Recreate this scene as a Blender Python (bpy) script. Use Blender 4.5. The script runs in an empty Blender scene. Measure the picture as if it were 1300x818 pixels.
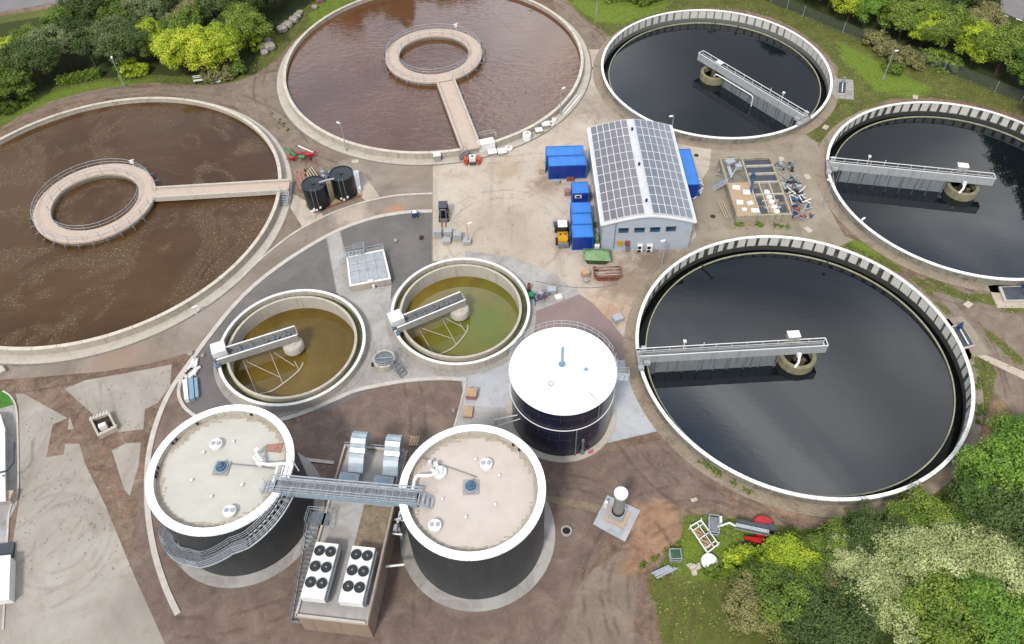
import bpy, math, random
import numpy as np
from mathutils import Vector
from mathutils.geometry import delaunay_2d_cdt
random.seed(7); RNG = np.random.default_rng(7)
PI = math.pi; rad = math.radians
SC = bpy.context.scene; COL = SC.collection

# ---------------------------------------------------------------- survey: where a sight line of the camera meets a level z
F_, PT, RO, HC = 1010.9, rad(48.479), rad(-1.801), 80.0
_c, _s = math.cos(RO), math.sin(RO)
_U = Vector((0, math.sin(PT), math.cos(PT))); _W = Vector((0, math.cos(PT), -math.sin(PT))); _X = Vector((1, 0, 0))
CR = _c*_X + _s*_U; CU = -_s*_X + _c*_U
def _ray(px, py): return (px-650)/F_*CR - (py-365.5)/F_*CU + _W
def P(px, py, z=0.0):
    d = _ray(px, py); t = (z-HC)/d.z
    return (d.x*t, d.y*t, z)
def PY(px, py, Y):
    d = _ray(px, py); t = Y/d.y
    return (d.x*t, Y, HC+d.z*t)
def P2(px, py, z=0.0): return P(px, py, z)[:2]

# ---------------------------------------------------------------- mesh builder
class MB:
    def __init__(s): s.v = []; s.f = []; s.m = []; s.mi = 0
    def add(s, v, f):
        n = len(s.v); s.v += [tuple(p) for p in v]
        for q in f: s.f.append(tuple(i+n for i in q)); s.m.append(s.mi)
        return s
    def mat(s, i): s.mi = i; return s
    def prism(s, poly, z0, z1, bottom=True):
        n = len(poly)
        a = sum(poly[i][0]*poly[(i+1) % n][1]-poly[(i+1) % n][0]*poly[i][1] for i in range(n))
        if a < 0: poly = poly[::-1]
        v = [(x, y, z0) for x, y in poly]+[(x, y, z1) for x, y in poly]
        f = [tuple(range(n, 2*n))]+[(i, (i+1) % n, n+(i+1) % n, n+i) for i in range(n)]
        if bottom: f.append(tuple(range(n-1, -1, -1)))
        return s.add(v, f)
    def box(s, cx, cy, z0, sx, sy, h, rot=0.0):
        c, w = math.cos(rot), math.sin(rot)
        return s.prism([(cx+c*x-w*y, cy+w*x+c*y) for x, y in ((-sx/2, -sy/2), (sx/2, -sy/2), (sx/2, sy/2), (-sx/2, sy/2))], z0, z0+h)
    def beam(s, p0, p1, w, h=None):
        h = h or w; a = Vector(p0); b = Vector(p1); d = (b-a)
        if d.length < 1e-6: return s
        d.normalize(); up = Vector((0, 0, 1))
        if abs(d.z) > .95: up = Vector((0, 1, 0))
        r = d.cross(up).normalized(); u = r.cross(d)
        v = [q+r*x*w/2+u*y*h/2 for q in (a, b) for x, y in ((-1, -1), (1, -1), (1, 1), (-1, 1))]
        return s.add(v, [(3, 2, 1, 0), (4, 5, 6, 7), (0, 1, 5, 4), (1, 2, 6, 5), (2, 3, 7, 6), (3, 0, 4, 7)])
    def tube(s, pts, r, n=6, r2=None):
        pts = [Vector(p) for p in pts]
        for k in range(len(pts)-1):
            a, b = pts[k], pts[k+1]; d = b-a
            if d.length < 1e-6: continue
            d.normalize(); up = Vector((0, 0, 1)) if abs(d.z) < .95 else Vector((0, 1, 0))
            x = d.cross(up).normalized(); y = x.cross(d)
            ra, rb = (r, r) if r2 is None else (r+(r2-r)*k/(len(pts)-1), r+(r2-r)*(k+1)/(len(pts)-1))
            v = [a+(x*math.cos(2*PI*i/n)+y*math.sin(2*PI*i/n))*ra for i in range(n)]+[b+(x*math.cos(2*PI*i/n)+y*math.sin(2*PI*i/n))*rb for i in range(n)]
            s.add(v, [(i, n+i, n+(i+1) % n, (i+1) % n) for i in range(n)]+[tuple(range(n)), tuple(range(2*n-1, n-1, -1))])
        return s
    def lathe(s, cx, cy, prof, n=64, a0=0.0, a1=2*PI, closed=False):
        full = abs(a1-a0-2*PI) < 1e-6; m = n if full else n+1; k = len(prof)
        v = []
        for i in range(m):
            a = a0+(a1-a0)*i/n
            for r, z in prof: v.append((cx+r*math.cos(a), cy+r*math.sin(a), z))
        f = []
        for i in range(n):
            j = (i+1) % m
            for q in range(k if closed else k-1):
                w = (q+1) % k; f.append((i*k+q, j*k+q, j*k+w, i*k+w))
        if closed and not full: f += [tuple(range(k-1, -1, -1)), tuple(n*k+q for q in range(k))]
        return s.add(v, f)
    def ring(s, cx, cy, r0, r1, z0, z1, n=128, a0=0.0, a1=2*PI):
        return s.lathe(cx, cy, [(r0, z0), (r1, z0), (r1, z1), (r0, z1)], n, a0, a1, closed=True)
    def disk(s, cx, cy, r, z, n=64):
        return s.add([(cx+r*math.cos(2*PI*i/n), cy+r*math.sin(2*PI*i/n), z) for i in range(n)], [tuple(range(n))])
    def cyl(s, cx, cy, r, z0, z1, n=24, r2=None):
        r2 = r if r2 is None else r2
        s.lathe(cx, cy, [(r, z0), (r2, z1)], n); s.disk(cx, cy, r2, z1, n)
        s.add([(cx+r*math.cos(-2*PI*i/n), cy+r*math.sin(-2*PI*i/n), z0) for i in range(n)], [tuple(range(n))])
        return s
    def rail(s, pts, h=1.1, step=1.6, r=.028, mids=(.55,), kick=False):
        pts = [Vector(p) for p in pts]
        for lv in tuple(mids)+(1.0,): s.tube([p+Vector((0, 0, h*lv if lv != .55 else h*.52)) for p in pts], r, 5)
        acc = 0; s.tube([pts[0], pts[0]+Vector((0, 0, h))], r, 5)
        for a, b in zip(pts, pts[1:]):
            L = (b-a).length; t = step-acc
            while t <= L:
                p = a+(b-a)*(t/L); s.tube([p, p+Vector((0, 0, h))], r, 5); t += step
            acc = L-(t-step)
        return s
    def each(s, name, m, parent=None):
        """every added box an object of its own"""
        out = []
        for k in range(0, len(s.v), 8):
            b = MB(); b.v = s.v[k:k+8]; b.f = [tuple(i-k for i in f) for f in s.f if k <= f[0] < k+8]; b.m = [0]*len(b.f); out.append(b.build(name, m, parent))
        return out
    def build(s, name, mats, parent=None, smooth=False, flip=None):
        me = bpy.data.meshes.new(name); off = Vector((0, 0, 0)); q = parent
        while q is not None: off += Vector(q.location); q = q.parent
        me.from_pydata([(x-off.x, y-off.y, z-off.z) for x, y, z in s.v], [], s.f)
        mats = mats if isinstance(mats, (list, tuple)) else [mats]
        for m in mats: me.materials.append(m)
        if len(mats) > 1: me.polygons.foreach_set('material_index', s.m)
        if smooth:
            me.polygons.foreach_set('use_smooth', [True]*len(me.polygons)); me.set_sharp_from_angle(angle=rad(32))
        me.update()
        o = bpy.data.objects.new(name, me); COL.objects.link(o)
        if parent is not None: o.parent = parent
        return o
def tag(o, label=None, cat=None, group=None, kind=None):
    if label: o['label'] = label
    if cat: o['category'] = cat
    if group: o['group'] = group
    if kind: o['kind'] = kind
    return o
def empty(name, loc, label, cat, group=None, rz=0.0):
    o = bpy.data.objects.new(name, None); COL.objects.link(o); o.location = loc; o.rotation_euler = (0, 0, rz); o.empty_display_size = .3
    return tag(o, label, cat, group)
def copy_tree(o, parent=None):
    c = o.copy(); COL.objects.link(c)
    if parent is not None: c.parent = parent
    for ch in list(o.children): copy_tree(ch, c)
    return c
def dup(o, loc, rz=0.0, label=None, sc=None, group=None):
    c = copy_tree(o); c.location = loc; c.rotation_euler = (0, 0, rz)
    if sc: c.scale = sc if isinstance(sc, tuple) else (sc, sc, sc)
    if label: c['label'] = label
    if group: c['group'] = group
    return c

# ---------------------------------------------------------------- materials
KEY = 1.93     # light level of an open horizontal surface; divides the colours read off the photograph
def lin(c): c = c/255; return c/12.92 if c <= .04045 else ((c+.055)/1.055)**2.4
def pc(r, g, b, k=1.0): return (min(.85, lin(r)/KEY*k), min(.85, lin(g)/KEY*k), min(.85, lin(b)/KEY*k), 1)
class NT:
    def __init__(s, name):
        s.m = bpy.data.materials.new(name); s.m.use_nodes = True; s.t = s.m.node_tree; s.t.nodes.clear()
        s.out = s.n('ShaderNodeOutputMaterial'); s.b = s.n('ShaderNodeBsdfPrincipled'); s.l(s.b.outputs[0], s.out.inputs[0]); s._co = None
    def n(s, k, **kw):
        q = s.t.nodes.new(k)
        for a, b in kw.items(): setattr(q, a, b)
        return q
    def l(s, a, b): s.t.links.new(a, b)
    def co(s):
        if s._co is None: s._co = s.n('ShaderNodeTexCoord').outputs['Object']
        return s._co
    def map(s, sc=(1, 1, 1), rot=(0, 0, 0), src=None):
        m = s.n('ShaderNodeMapping'); m.inputs['Scale'].default_value = sc; m.inputs['Rotation'].default_value = rot
        s.l(src or s.co(), m.inputs[0]); return m.outputs[0]
    def noise(s, scale, detail=6, rough=.6, src=None, dist=0):
        q = s.n('ShaderNodeTexNoise'); q.inputs['Scale'].default_value = scale; q.inputs['Detail'].default_value = detail
        q.inputs['Roughness'].default_value = rough; q.inputs['Distortion'].default_value = dist
        s.l(src or s.co(), q.inputs['Vector']); return q.outputs['Fac']
    def ramp(s, fac, stops, interp='LINEAR'):
        q = s.n('ShaderNodeValToRGB'); e = q.color_ramp.elements; q.color_ramp.interpolation = interp
        while len(e) < len(stops): e.new(.5)
        for i, (p, c) in enumerate(stops):
            e[i].position = p; e[i].color = c if isinstance(c, tuple) else (c, c, c, 1)
        s.l(fac, q.inputs[0]); return q.outputs[0]
    def mix(s, fac, a, b, mode='MIX'):
        q = s.n('ShaderNodeMix', data_type='RGBA', blend_type=mode)
        for v, i in ((fac, 0), (a, 6), (b, 7)):
            if hasattr(v, 'links'): s.l(v, q.inputs[i])
            else: q.inputs[i].default_value = v
        return q.outputs[2]
    def math(s, op, a, b=None, clamp=False):
        q = s.n('ShaderNodeMath', operation=op, use_clamp=clamp)
        for v, i in ((a, 0), (b, 1)):
            if v is None: continue
            if hasattr(v, 'links'): s.l(v, q.inputs[i])
            else: q.inputs[i].default_value = v
        return q.outputs[0]
    def bump(s, h, strength=.3, dist=.05):
        q = s.n('ShaderNodeBump'); q.inputs['Strength'].default_value = strength; q.inputs['Distance'].default_value = dist
        s.l(h, q.inputs['Height']); s.l(q.outputs[0], s.b.inputs['Normal'])
    def col(s, c):
        if hasattr(c, 'links'): s.l(c, s.b.inputs['Base Color'])
        else: s.b.inputs['Base Color'].default_value = c
    def set(s, rough=.8, metal=0.0, spec=.5):
        s.b.inputs['Roughness'].default_value = rough; s.b.inputs['Metallic'].default_value = metal; s.b.inputs['Specular IOR Level'].default_value = spec
def mat(name, c, c2=None, scale=1.0, rough=.75, metal=0.0, bump=.15, k=1.0, fine=12.0, spread=.16, spec=.4):
    t = NT(name); a = pc(*c, k=k); b = pc(*(c2 or tuple(max(0, x-28) for x in c)), k=k)
    n1 = t.noise(scale, 7, .65); base = t.ramp(n1, [(.5-spread, b), (.5+spread, a)])
    n2 = t.noise(fine, 3, .7); g = t.ramp(n2, [(.3, .82), (.7, 1.0)])
    t.col(t.mix(1.0, base, g, 'MULTIPLY')); t.set(rough, metal, spec)
    if bump: t.bump(n2, bump, .02)
    return t.m
def stained(name, c, dirt, scale=.5, streak=False, amount=.5, rough=.85, k=1.0):
    """concrete with darker blotches and (streak) rain marks running down"""
    t = NT(name); a = pc(*c, k=k); d = pc(*dirt, k=k)
    n1 = t.noise(scale, 8, .7, dist=.6); f1 = t.ramp(n1, [(.5-.02, 1.0), (.5+.22, 0.0)])
    sm = t.noise(scale*7, 5, .75); f2 = t.ramp(sm, [(.42, 0.0), (.68, 1.0)])
    f = t.math('MULTIPLY', t.math('ADD', t.math('MULTIPLY', t.math('SUBTRACT', 1.0, f1), .75), t.math('MULTIPLY', f2, .55), True), amount*1.3, True)
    if streak:
        n3 = t.noise(1.6, 5, .7, src=t.map((1.0, 1.0, .07))); f3 = t.ramp(n3, [(.5, 0.0), (.66, 1.0)])
        f = t.math('MAXIMUM', f, t.math('MULTIPLY', f3, .7))
    fine = t.noise(22, 3, .7)
    c0 = t.mix(f, a, d); t.col(t.mix(1.0, c0, t.ramp(fine, [(.25, .86), (.75, 1.0)]), 'MULTIPLY')); t.set(rough); t.bump(fine, .2, .02)
    return t.m
M = {}
M['concrete'] = stained('pale_concrete', (222, 212, 200), (160, 150, 134), .6, amount=.5)
M['concrete_side'] = stained('concrete_side', (214, 204, 188), (150, 138, 118), .6, streak=True, amount=.45)
M['concrete_grey'] = stained('grey_concrete', (190, 186, 180), (135, 130, 122), .4, amount=.6)
M['concrete_dark'] = stained('dark_concrete', (150, 145, 132), (84, 80, 70), .5, streak=True, amount=.7)
M['deck'] = stained('walkway_concrete', (222, 202, 186), (188, 166, 148), .9, amount=.4)
M['white'] = mat('white_paint', (238, 238, 238), (220, 220, 217), .8, .5, bump=.05, k=1.4)
M['cap'] = mat('white_coping', (240, 240, 238), (212, 210, 204), 1.2, .6, bump=.08, spread=.2, k=1.4)
M['roofwhite'] = mat('white_roof_membrane', (250, 250, 252), (240, 241, 242), .5, .45, bump=.02, k=1.6)
M['galv'] = mat('galvanised_steel', (206, 212, 220), (176, 184, 194), 3.0, .45, .12, bump=.05)
M['galv_dark'] = mat('weathered_galvanised_steel', (156, 162, 168), (118, 124, 130), 3.0, .5, .12, bump=.05)
M['grating'] = mat('steel_grating', (142, 150, 160), (112, 120, 130), 4.0, .6, .1)
M['fascia'] = stained('grey_aluminium_panel', (196, 200, 204), (150, 152, 152), 1.2, streak=True, amount=.35, rough=.5)
M['plate'] = stained('grey_scraper_plate', (150, 158, 164), (92, 98, 100), 1.2, streak=True, amount=.5, rough=.5)
M['dark'] = mat('dark_gap', (40, 40, 42), (24, 24, 26), 2, .8)
M['black'] = mat('black_plastic', (34, 38, 44), (20, 22, 26), 1.0, .35, bump=.03)
M['rubber'] = mat('black_rubber', (46, 46, 48), (26, 26, 28), 4, .85)
M['blue_c'] = mat('blue_container_paint', (34, 128, 226), (22, 100, 196), .7, .45, bump=.04)
M['blue_light'] = mat('pale_blue_paint', (160, 190, 214), (136, 170, 198), 2, .5)
M['blue'] = mat('blue_enamel', (52, 96, 150), (34, 72, 120), 4, .5)
M['bluegrey'] = mat('bluegrey_agitator', (120, 146, 172), (70, 96, 126), 5, .5)
M['yellow'] = mat('yellow_machine_paint', (240, 186, 20), (214, 156, 14), 1, .4, bump=.03)
M['orange'] = mat('orange_plastic', (226, 96, 60), (200, 76, 44), 3, .5)
M['red'] = mat('red_machine_paint', (222, 44, 46), (190, 30, 34), 3, .4, bump=.03)
M['rust'] = mat('rusty_red_paint', (186, 112, 92), (120, 64, 48), 3, .7)
M['green_tarp'] = mat('green_tarpaulin', (142, 178, 126), (110, 150, 98), 1.4, .55)
M['green'] = mat('green_plastic', (36, 168, 96), (24, 130, 72), 3, .5)
M['wood'] = mat('raw_timber', (222, 194, 158), (188, 154, 120), 5, .8)
M['wood_pale'] = mat('pale_timber', (226, 206, 182), (196, 172, 146), 5, .8)
M['pinkwood'] = mat('pinkish_planks', (206, 160, 146), (156, 108, 96), 5, .8)
M['rock'] = mat('pale_limestone', (196, 190, 178), (146, 138, 124), 2, .9, bump=.4)
M['glass'] = mat('dark_window_glass', (48, 62, 76), (34, 46, 60), 1, .12, bump=0)
M['glass_blue'] = mat('blue_window_glass', (60, 116, 160), (40, 88, 130), 1, .15, bump=0)
M['navy'] = None
# ---------------------------------------------------------------- special materials
def polar(t):
    x = t.n('ShaderNodeSeparateXYZ'); t.l(t.co(), x.inputs[0])
    an = t.math('ARCTAN2', x.outputs[1], x.outputs[0])
    r = t.math('SQRT', t.math('ADD', t.math('MULTIPLY', x.outputs[0], x.outputs[0]), t.math('MULTIPLY', x.outputs[1], x.outputs[1])))
    return an, r, x.outputs[2]
def comb(t, x, y, z=0.0):
    q = t.n('ShaderNodeCombineXYZ')
    for i, v in enumerate((x, y, z)):
        if hasattr(v, 'links'): t.l(v, q.inputs[i])
        else: q.inputs[i].default_value = v
    return q.outputs[0]
def streaked_wall(name, R, panels, base, dirt, z0, z1, strong=1.0):
    """precast panels round a tank: dark algae runs hang at the joints, the lower part is plain dark"""
    t = NT(name); an, r, z = polar(t)
    u = t.math('MULTIPLY', an, R)
    nz = t.noise(.9, 4, .6, src=comb(t, u, 0, 3))
    cell = t.math('FRACT', t.math('ADD', t.math('MULTIPLY', an, panels/(2*PI)), t.math('MULTIPLY', nz, .35)))
    tri = t.math('ABSOLUTE', t.math('SUBTRACT', cell, .5))
    big = t.noise(.22, 3, .5, src=comb(t, u, 0, 7)); wide = t.math('MULTIPLY', t.ramp(big, [(.38, .08), (.62, .34)]), strong)
    runs = t.math('LESS_THAN', tri, wide)
    st = t.noise(1.0, 5, .7, src=comb(t, t.math('MULTIPLY', u, 2.2), t.math('MULTIPLY', z, .35)))
    f = t.math('MULTIPLY', runs, t.ramp(st, [(.36, .55), (.5, 1.0)]), True)
    f = t.math('MAXIMUM', f, t.math('MULTIPLY', t.ramp(st, [(.56, 0.0), (.72, 1.0)]), .6))
    foot = t.math('ADD', z, t.math('MULTIPLY', st, .35)); ff = t.ramp(t.math('DIVIDE', t.math('SUBTRACT', foot, z0), z1-z0), [(.0, 1.0), (.46, 1.0), (.52, 0.0)])  # wall turns to the dark colour towards the bottom
    f = t.math('MAXIMUM', f, ff)
    t.col(t.mix(f, pc(*base), pc(*dirt))); t.set(.8); t.bump(st, .15, .03)
    return t.m
def water(name, c1, c2, scale, ripple=.05, rscale=3.0, rough=.03, specks=None, green=None, patch=None, spec=.5, ior=1.38):
    t = NT(name)
    n = t.noise(scale, 6, .6, dist=.8); base = t.ramp(n, [(.36, pc(*c2)), (.64, pc(*c1))])
    if green:
        gp = t.n('ShaderNodeVectorMath', operation='DISTANCE'); t.l(t.co(), gp.inputs[0]); gp.inputs[1].default_value = green[1]
        gf = t.math('ADD', t.ramp(t.math('DIVIDE', gp.outputs['Value'], green[2]), [(.2, .55), (1.0, -0.0)]), t.math('MULTIPLY', t.math('SUBTRACT', t.noise(.35, 5, .6), .5), 1.1), True)
        base = t.mix(gf, base, pc(*green[0]))
    rg = rough
    if specks:
        ns = t.noise(4.2, 3, .8); mk = t.ramp(t.noise(.09, 5, .65, dist=1.5), [(.47, 0.0), (.56, 1.0)])
        sp = t.math('MULTIPLY', t.ramp(ns, [(.6, 0.0), (.66, 1.0)]), mk)
        dull = t.mix(t.math('MULTIPLY', mk, .55), base, pc(*specks[1]))
        base = t.mix(t.math('MULTIPLY', sp, .95), dull, pc(*specks[0]))
        rg = t.math('ADD', t.math('MULTIPLY', mk, .28), rough)
    t.col(base); t.set(.03, 0, spec); t.b.inputs['IOR'].default_value = ior
    if hasattr(rg, 'links'): t.l(rg, t.b.inputs['Roughness'])
    else: t.b.inputs['Roughness'].default_value = rg
    h = t.noise(rscale, 3, .5, src=t.map((1, 1.9, 1), (0, 0, .35)), dist=.3)
    if patch:
        pm = t.ramp(t.noise(patch, 3, .5), [(.42, .15), (.6, 1.0)]); h = t.math('MULTIPLY', h, pm)
    t.bump(h, ripple, .25)
    return t.m
M['w_dark'] = water('dark_clear_water', (26, 33, 40), (18, 25, 31), .05, .009, 1.0, .02, ior=1.5)
M['w_chan'] = water('channel_water', (16, 18, 17), (10, 12, 11), .4, .02, 2.0, .1, ior=1.2)
M['w_brownA'] = water('brown_aerated_water', (116, 82, 56), (102, 70, 48), .07, .34, .7, .04, patch=.035, ior=1.44)
M['w_brownB'] = water('brown_sludge_water', (96, 70, 44), (80, 57, 35), .06, .04, 1.0, .06, specks=((205, 190, 162), (98, 76, 52)), ior=1.27)
M['w_olive'] = water('olive_settling_water', (124, 102, 46), (104, 84, 34), .14, .01, 1.5, .05)
M['w_green'] = water('green_algae_water', (138, 118, 50), (118, 100, 38), .2, .01, 1.5, .05, green=((92, 130, 44), (3.2, -2.0, 0), 10.5))
M['algae'] = stained('algae_channel', (104, 108, 40), (44, 48, 16), 1.0, amount=1.0, rough=.6)
M['weir'] = mat('mossy_weir_edge', (206, 204, 178), (168, 164, 128), 1.5, .7)

def corrugated(name, c, period_m, R, metal=.3, rough=.4, c2=None):
    t = NT(name); an, r, z = polar(t); w = t.math('SINE', t.math('MULTIPLY', an, 2*PI*R/period_m/(2*PI)*1.0*2*PI))
    n = t.noise(.35, 3, .5, src=comb(t, t.math('MULTIPLY', an, R*2), t.math('MULTIPLY', z, .2)))
    t.col(t.ramp(n, [(.3, pc(*(c2 or c))), (.7, pc(*c))])); t.set(rough, metal); t.bump(w, .5, .03)
    return t.m
M['corr'] = corrugated('charcoal_corrugated_cladding', (70, 75, 79), .24, 7.1, .15, .45, (60, 65, 69))
def navy_panels():
    t = NT('navy_enamelled_panels'); an, r, z = polar(t)
    row = t.math('MULTIPLY', z, 1/1.4); rowi = t.math('FLOOR', row)
    a = t.math('ADD', t.math('MULTIPLY', an, 15/(2*PI)), t.math('MULTIPLY', rowi, .5))
    sx = t.math('LESS_THAN', t.math('ABSOLUTE', t.math('SUBTRACT', t.math('FRACT', a), .5)), .012)
    sz = t.math('LESS_THAN', t.math('ABSOLUTE', t.math('SUBTRACT', t.math('FRACT', row), .5)), .02)
    s = t.math('MAXIMUM', sx, sz)
    wn = t.n('ShaderNodeTexWhiteNoise', noise_dimensions='3D'); t.l(comb(t, t.math('FLOOR', a), rowi), wn.inputs['Vector'])
    c = t.ramp(wn.outputs['Value'], [(0, pc(22, 24, 46)), (1, pc(30, 33, 60))])
    t.col(t.mix(s, c, pc(70, 74, 96))); t.set(.22, 0, .5); t.bump(s, .3, .02); return t.m
M['navy'] = navy_panels()
def jag_roof(JR):
    """pale membrane laid in strips: the strip ends leave a stepped brown border"""
    t = NT('strip_laid_roof_membrane'); x = t.n('ShaderNodeSeparateXYZ'); t.l(t.co(), x.inputs[0]); an, r, z = polar(t)
    w = .42
    fy = t.math('MULTIPLY', t.math('ADD', t.math('FLOOR', t.math('DIVIDE', x.outputs[1], w)), .5), w)
    fx = t.math('MULTIPLY', t.math('ADD', t.math('FLOOR', t.math('DIVIDE', x.outputs[0], w)), .5), w)
    rr = t.math('SQRT', t.math('ADD', t.math('MULTIPLY', fx, fx), t.math('MULTIPLY', fy, fy)))
    nn = t.noise(.35, 3, .5)
    jag = t.math('GREATER_THAN', t.math('ADD', rr, t.math('MULTIPLY', t.math('SUBTRACT', nn, .5), 1.6)), 5.75)
    n = t.noise(.5, 6, .6); pale = t.ramp(n, [(.3, pc(*JR[0])), (.7, pc(*JR[1]))])
    brown = t.ramp(t.noise(2.5, 5, .7), [(.35, pc(172, 160, 142)), (.65, pc(204, 195, 180))])
    rowl = t.math('LESS_THAN', t.math('FRACT', t.math('DIVIDE', x.outputs[1], w*2)), .03)
    c = t.mix(jag, pale, brown); c = t.mix(t.math('MULTIPLY', rowl, .12), c, pc(150, 140, 125))
    t.col(c); t.set(.85); t.bump(t.noise(20, 3, .7), .15, .01); return t.m
M['membrane'] = jag_roof(((206, 203, 194), (218, 215, 205)))
M['membrane_pink'] = jag_roof(((210, 198, 188), (224, 212, 203)))
def solar(name, c1, c2, r):
    t = NT(name); x = t.n('ShaderNodeSeparateXYZ'); t.l(t.co(), x.inputs[0])
    oi = t.n('ShaderNodeObjectInfo')
    a = t.math('LESS_THAN', t.math('FRACT', t.math('MULTIPLY', x.outputs[0], 6.3)), .07); b = t.math('LESS_THAN', t.math('FRACT', t.math('MULTIPLY', x.outputs[1], 6.3)), .07)
    base = t.ramp(oi.outputs['Random'], [(0, pc(*c1)), (1, pc(*c2))])
    t.col(t.mix(t.math('MULTIPLY', t.math('MAXIMUM', a, b), .35), base, pc(170, 172, 180))); t.set(r, 0, .5); return t.m
M['solar'] = solar('solar_cells', (112, 106, 112), (122, 117, 124), .2)
M['solar2'] = solar('solar_cells_cooler', (122, 130, 144), (134, 142, 156), .18)
def ribbed(name, c, c2, axis, period, rough=.45, metal=.0, st=.6):
    t = NT(name); x = t.n('ShaderNodeSeparateXYZ'); t.l(t.co(), x.inputs[0])
    w = t.math('SINE', t.math('MULTIPLY', x.outputs[axis], 2*PI/period)); w2 = t.ramp(w, [(.3, 0.0), (.55, 1.0)])
    n = t.noise(.9, 6, .65); g_ = t.noise(1.3, 7, .75, dist=.5); t.col(t.mix(t.ramp(g_, [(.62, 0.0), (.74, .45)]), t.ramp(n, [(.3, pc(*c2)), (.6, pc(*c))]), pc(124, 116, 108))); t.set(rough, metal); t.bump(w2, st, .05); return t.m
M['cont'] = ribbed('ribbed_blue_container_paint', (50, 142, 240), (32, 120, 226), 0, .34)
M['cont_shade'] = ribbed('shaded_blue_container_paint', (20, 64, 170), (12, 46, 142), 0, .34)  # roof blue darkened for the sides: their shade is put into the colour
M['bwall'] = ribbed('pale_blue_profiled_wall', (196, 206, 220), (184, 195, 210), 0, .3, .5, 0, .25)
M['roofmetal'] = ribbed('profiled_roof_sheet', (236, 238, 242), (216, 219, 225), 1, .5, .4, .0, 1.0)
def asphalt(name, c, c2, sc=.25, pebble=30):
    t = NT(name); n = t.noise(sc, 8, .65, dist=.4); b = t.ramp(n, [(.32, pc(*c2)), (.68, pc(*c))])
    p = t.noise(pebble, 2, .9); t.col(t.mix(1.0, b, t.ramp(p, [(.3, .7), (.7, 1.12)]), 'MULTIPLY')); t.set(.92); t.bump(p, .35, .02); return t.m
M['asphalt'] = asphalt('dark_asphalt', (134, 128, 126), (112, 107, 106))
M['road'] = asphalt('worn_track', (170, 153, 139), (130, 118, 109), .16)
M['highway'] = asphalt('road_asphalt', (150, 146, 148), (134, 130, 132))
M['chips'] = asphalt('brown_stone_chips', (168, 150, 128), (124, 106, 84), 1.5, 7)
def tracks(t, base, arcs, col_, amt, wob=1.6):
    w = t.noise(.12, 4, .6); brk = t.noise(.35, 5, .7); off = t.math('MULTIPLY', t.math('SUBTRACT', w, .5), wob); tot = None
    for (cx_, cy_), r_ in arcs:
        gp = t.n('ShaderNodeVectorMath', operation='DISTANCE'); t.l(t.co(), gp.inputs[0]); gp.inputs[1].default_value = (cx_, cy_, 0)
        d = t.math('ABSOLUTE', t.math('SUBTRACT', t.math('ADD', gp.outputs['Value'], off), r_)); d = t.math('ABSOLUTE', t.math('SUBTRACT', d, .85))   # two wheels of one axle
        m = t.ramp(d, [(.08, 1.0), (.3, 0.0)]); tot = m if tot is None else t.math('MAXIMUM', tot, m)
    f = t.math('MULTIPLY', t.math('MULTIPLY', tot, t.ramp(brk, [(.42, 0.0), (.58, 1.0)])), amt); return t.mix(f, base, pc(*col_))
def yard(name, stops, sc=.07, rings=(), dirt=(150, 126, 104), wet=(120, 108, 98), spots=()):
    t = NT(name); n = t.noise(sc, 9, .62, dist=.9); b = t.ramp(n, [(p, pc(*c)) for p, c in stops])
    m = t.noise(.45, 8, .78, dist=.5); b = t.mix(t.math('MULTIPLY', t.ramp(m, [(.52, 0.0), (.7, 1.0)]), .55), b, pc(*dirt))
    tr = t.noise(.32, 6, .7, src=t.map((1, .12, 1), (0, 0, .25)), dist=.6); b = t.mix(t.math('MULTIPLY', t.ramp(tr, [(.55, 0.0), (.7, 1.0)]), .35), b, pc(*wet))
    sp = t.noise(5, 4, .8); b = t.mix(t.ramp(sp, [(.7, 0.0), (.8, .3)]), b, pc(*wet))
    for (cx_, cy_), rr_, cc_, am_ in spots:
        gp = t.n('ShaderNodeVectorMath', operation='DISTANCE'); t.l(t.co(), gp.inputs[0]); gp.inputs[1].default_value = (cx_, cy_, 0)
        ff = t.math('ADD', t.ramp(t.math('DIVIDE', gp.outputs['Value'], rr_), [(.15, .75), (1.0, .0)]), t.math('MULTIPLY', t.math('SUBTRACT', m, .5), 1.6), True); b = t.mix(t.math('MULTIPLY', t.ramp(ff, [(.25, 0.0), (.7, 1.0)]), am_), b, pc(*cc_))
    if rings: b = tracks(t, b, rings, wet, .28)
    fn = t.noise(26, 2, .8); t.col(t.mix(1.0, b, t.ramp(fn, [(.3, .86), (.7, 1.03)]), 'MULTIPLY')); t.set(.9); t.bump(fn, .25, .02); return t.m
M['yard'] = yard('cream_yard_concrete', [(.3, (190, 173, 154)), (.5, (211, 197, 180)), (.7, (223, 211, 197))], rings=[((34.95, 58.11), 23.0), ((36.34, 119.18), 24.5), (P2(640, 300), 9), (P2(640, 100), 22)], spots=((P2(836, 330), 9, (122, 108, 92), .8), (P2(775, 395), 6, (196, 150, 116), .7), (P2(800, 360), 8, (158, 136, 116), .8), (P2(705, 120), 14, (164, 152, 136), .8), (P2(770, 140), 8, (168, 154, 138), .8), (P2(640, 215), 5, (190, 168, 142), .7), (P2(690, 235), 4, (160, 134, 112), .8)))
M['yard2'] = yard('greyish_yard_concrete', [(.3, (146, 134, 116)), (.5, (170, 157, 138)), (.7, (186, 174, 156))], dirt=(120, 104, 84), rings=[((34.95, 58.11), 24.0), ((67.3, 88.02), 24.0), ((36.34, 119.18), 23.0), ((36.34, 119.18), 26.5)], wet=(128, 116, 98))
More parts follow.
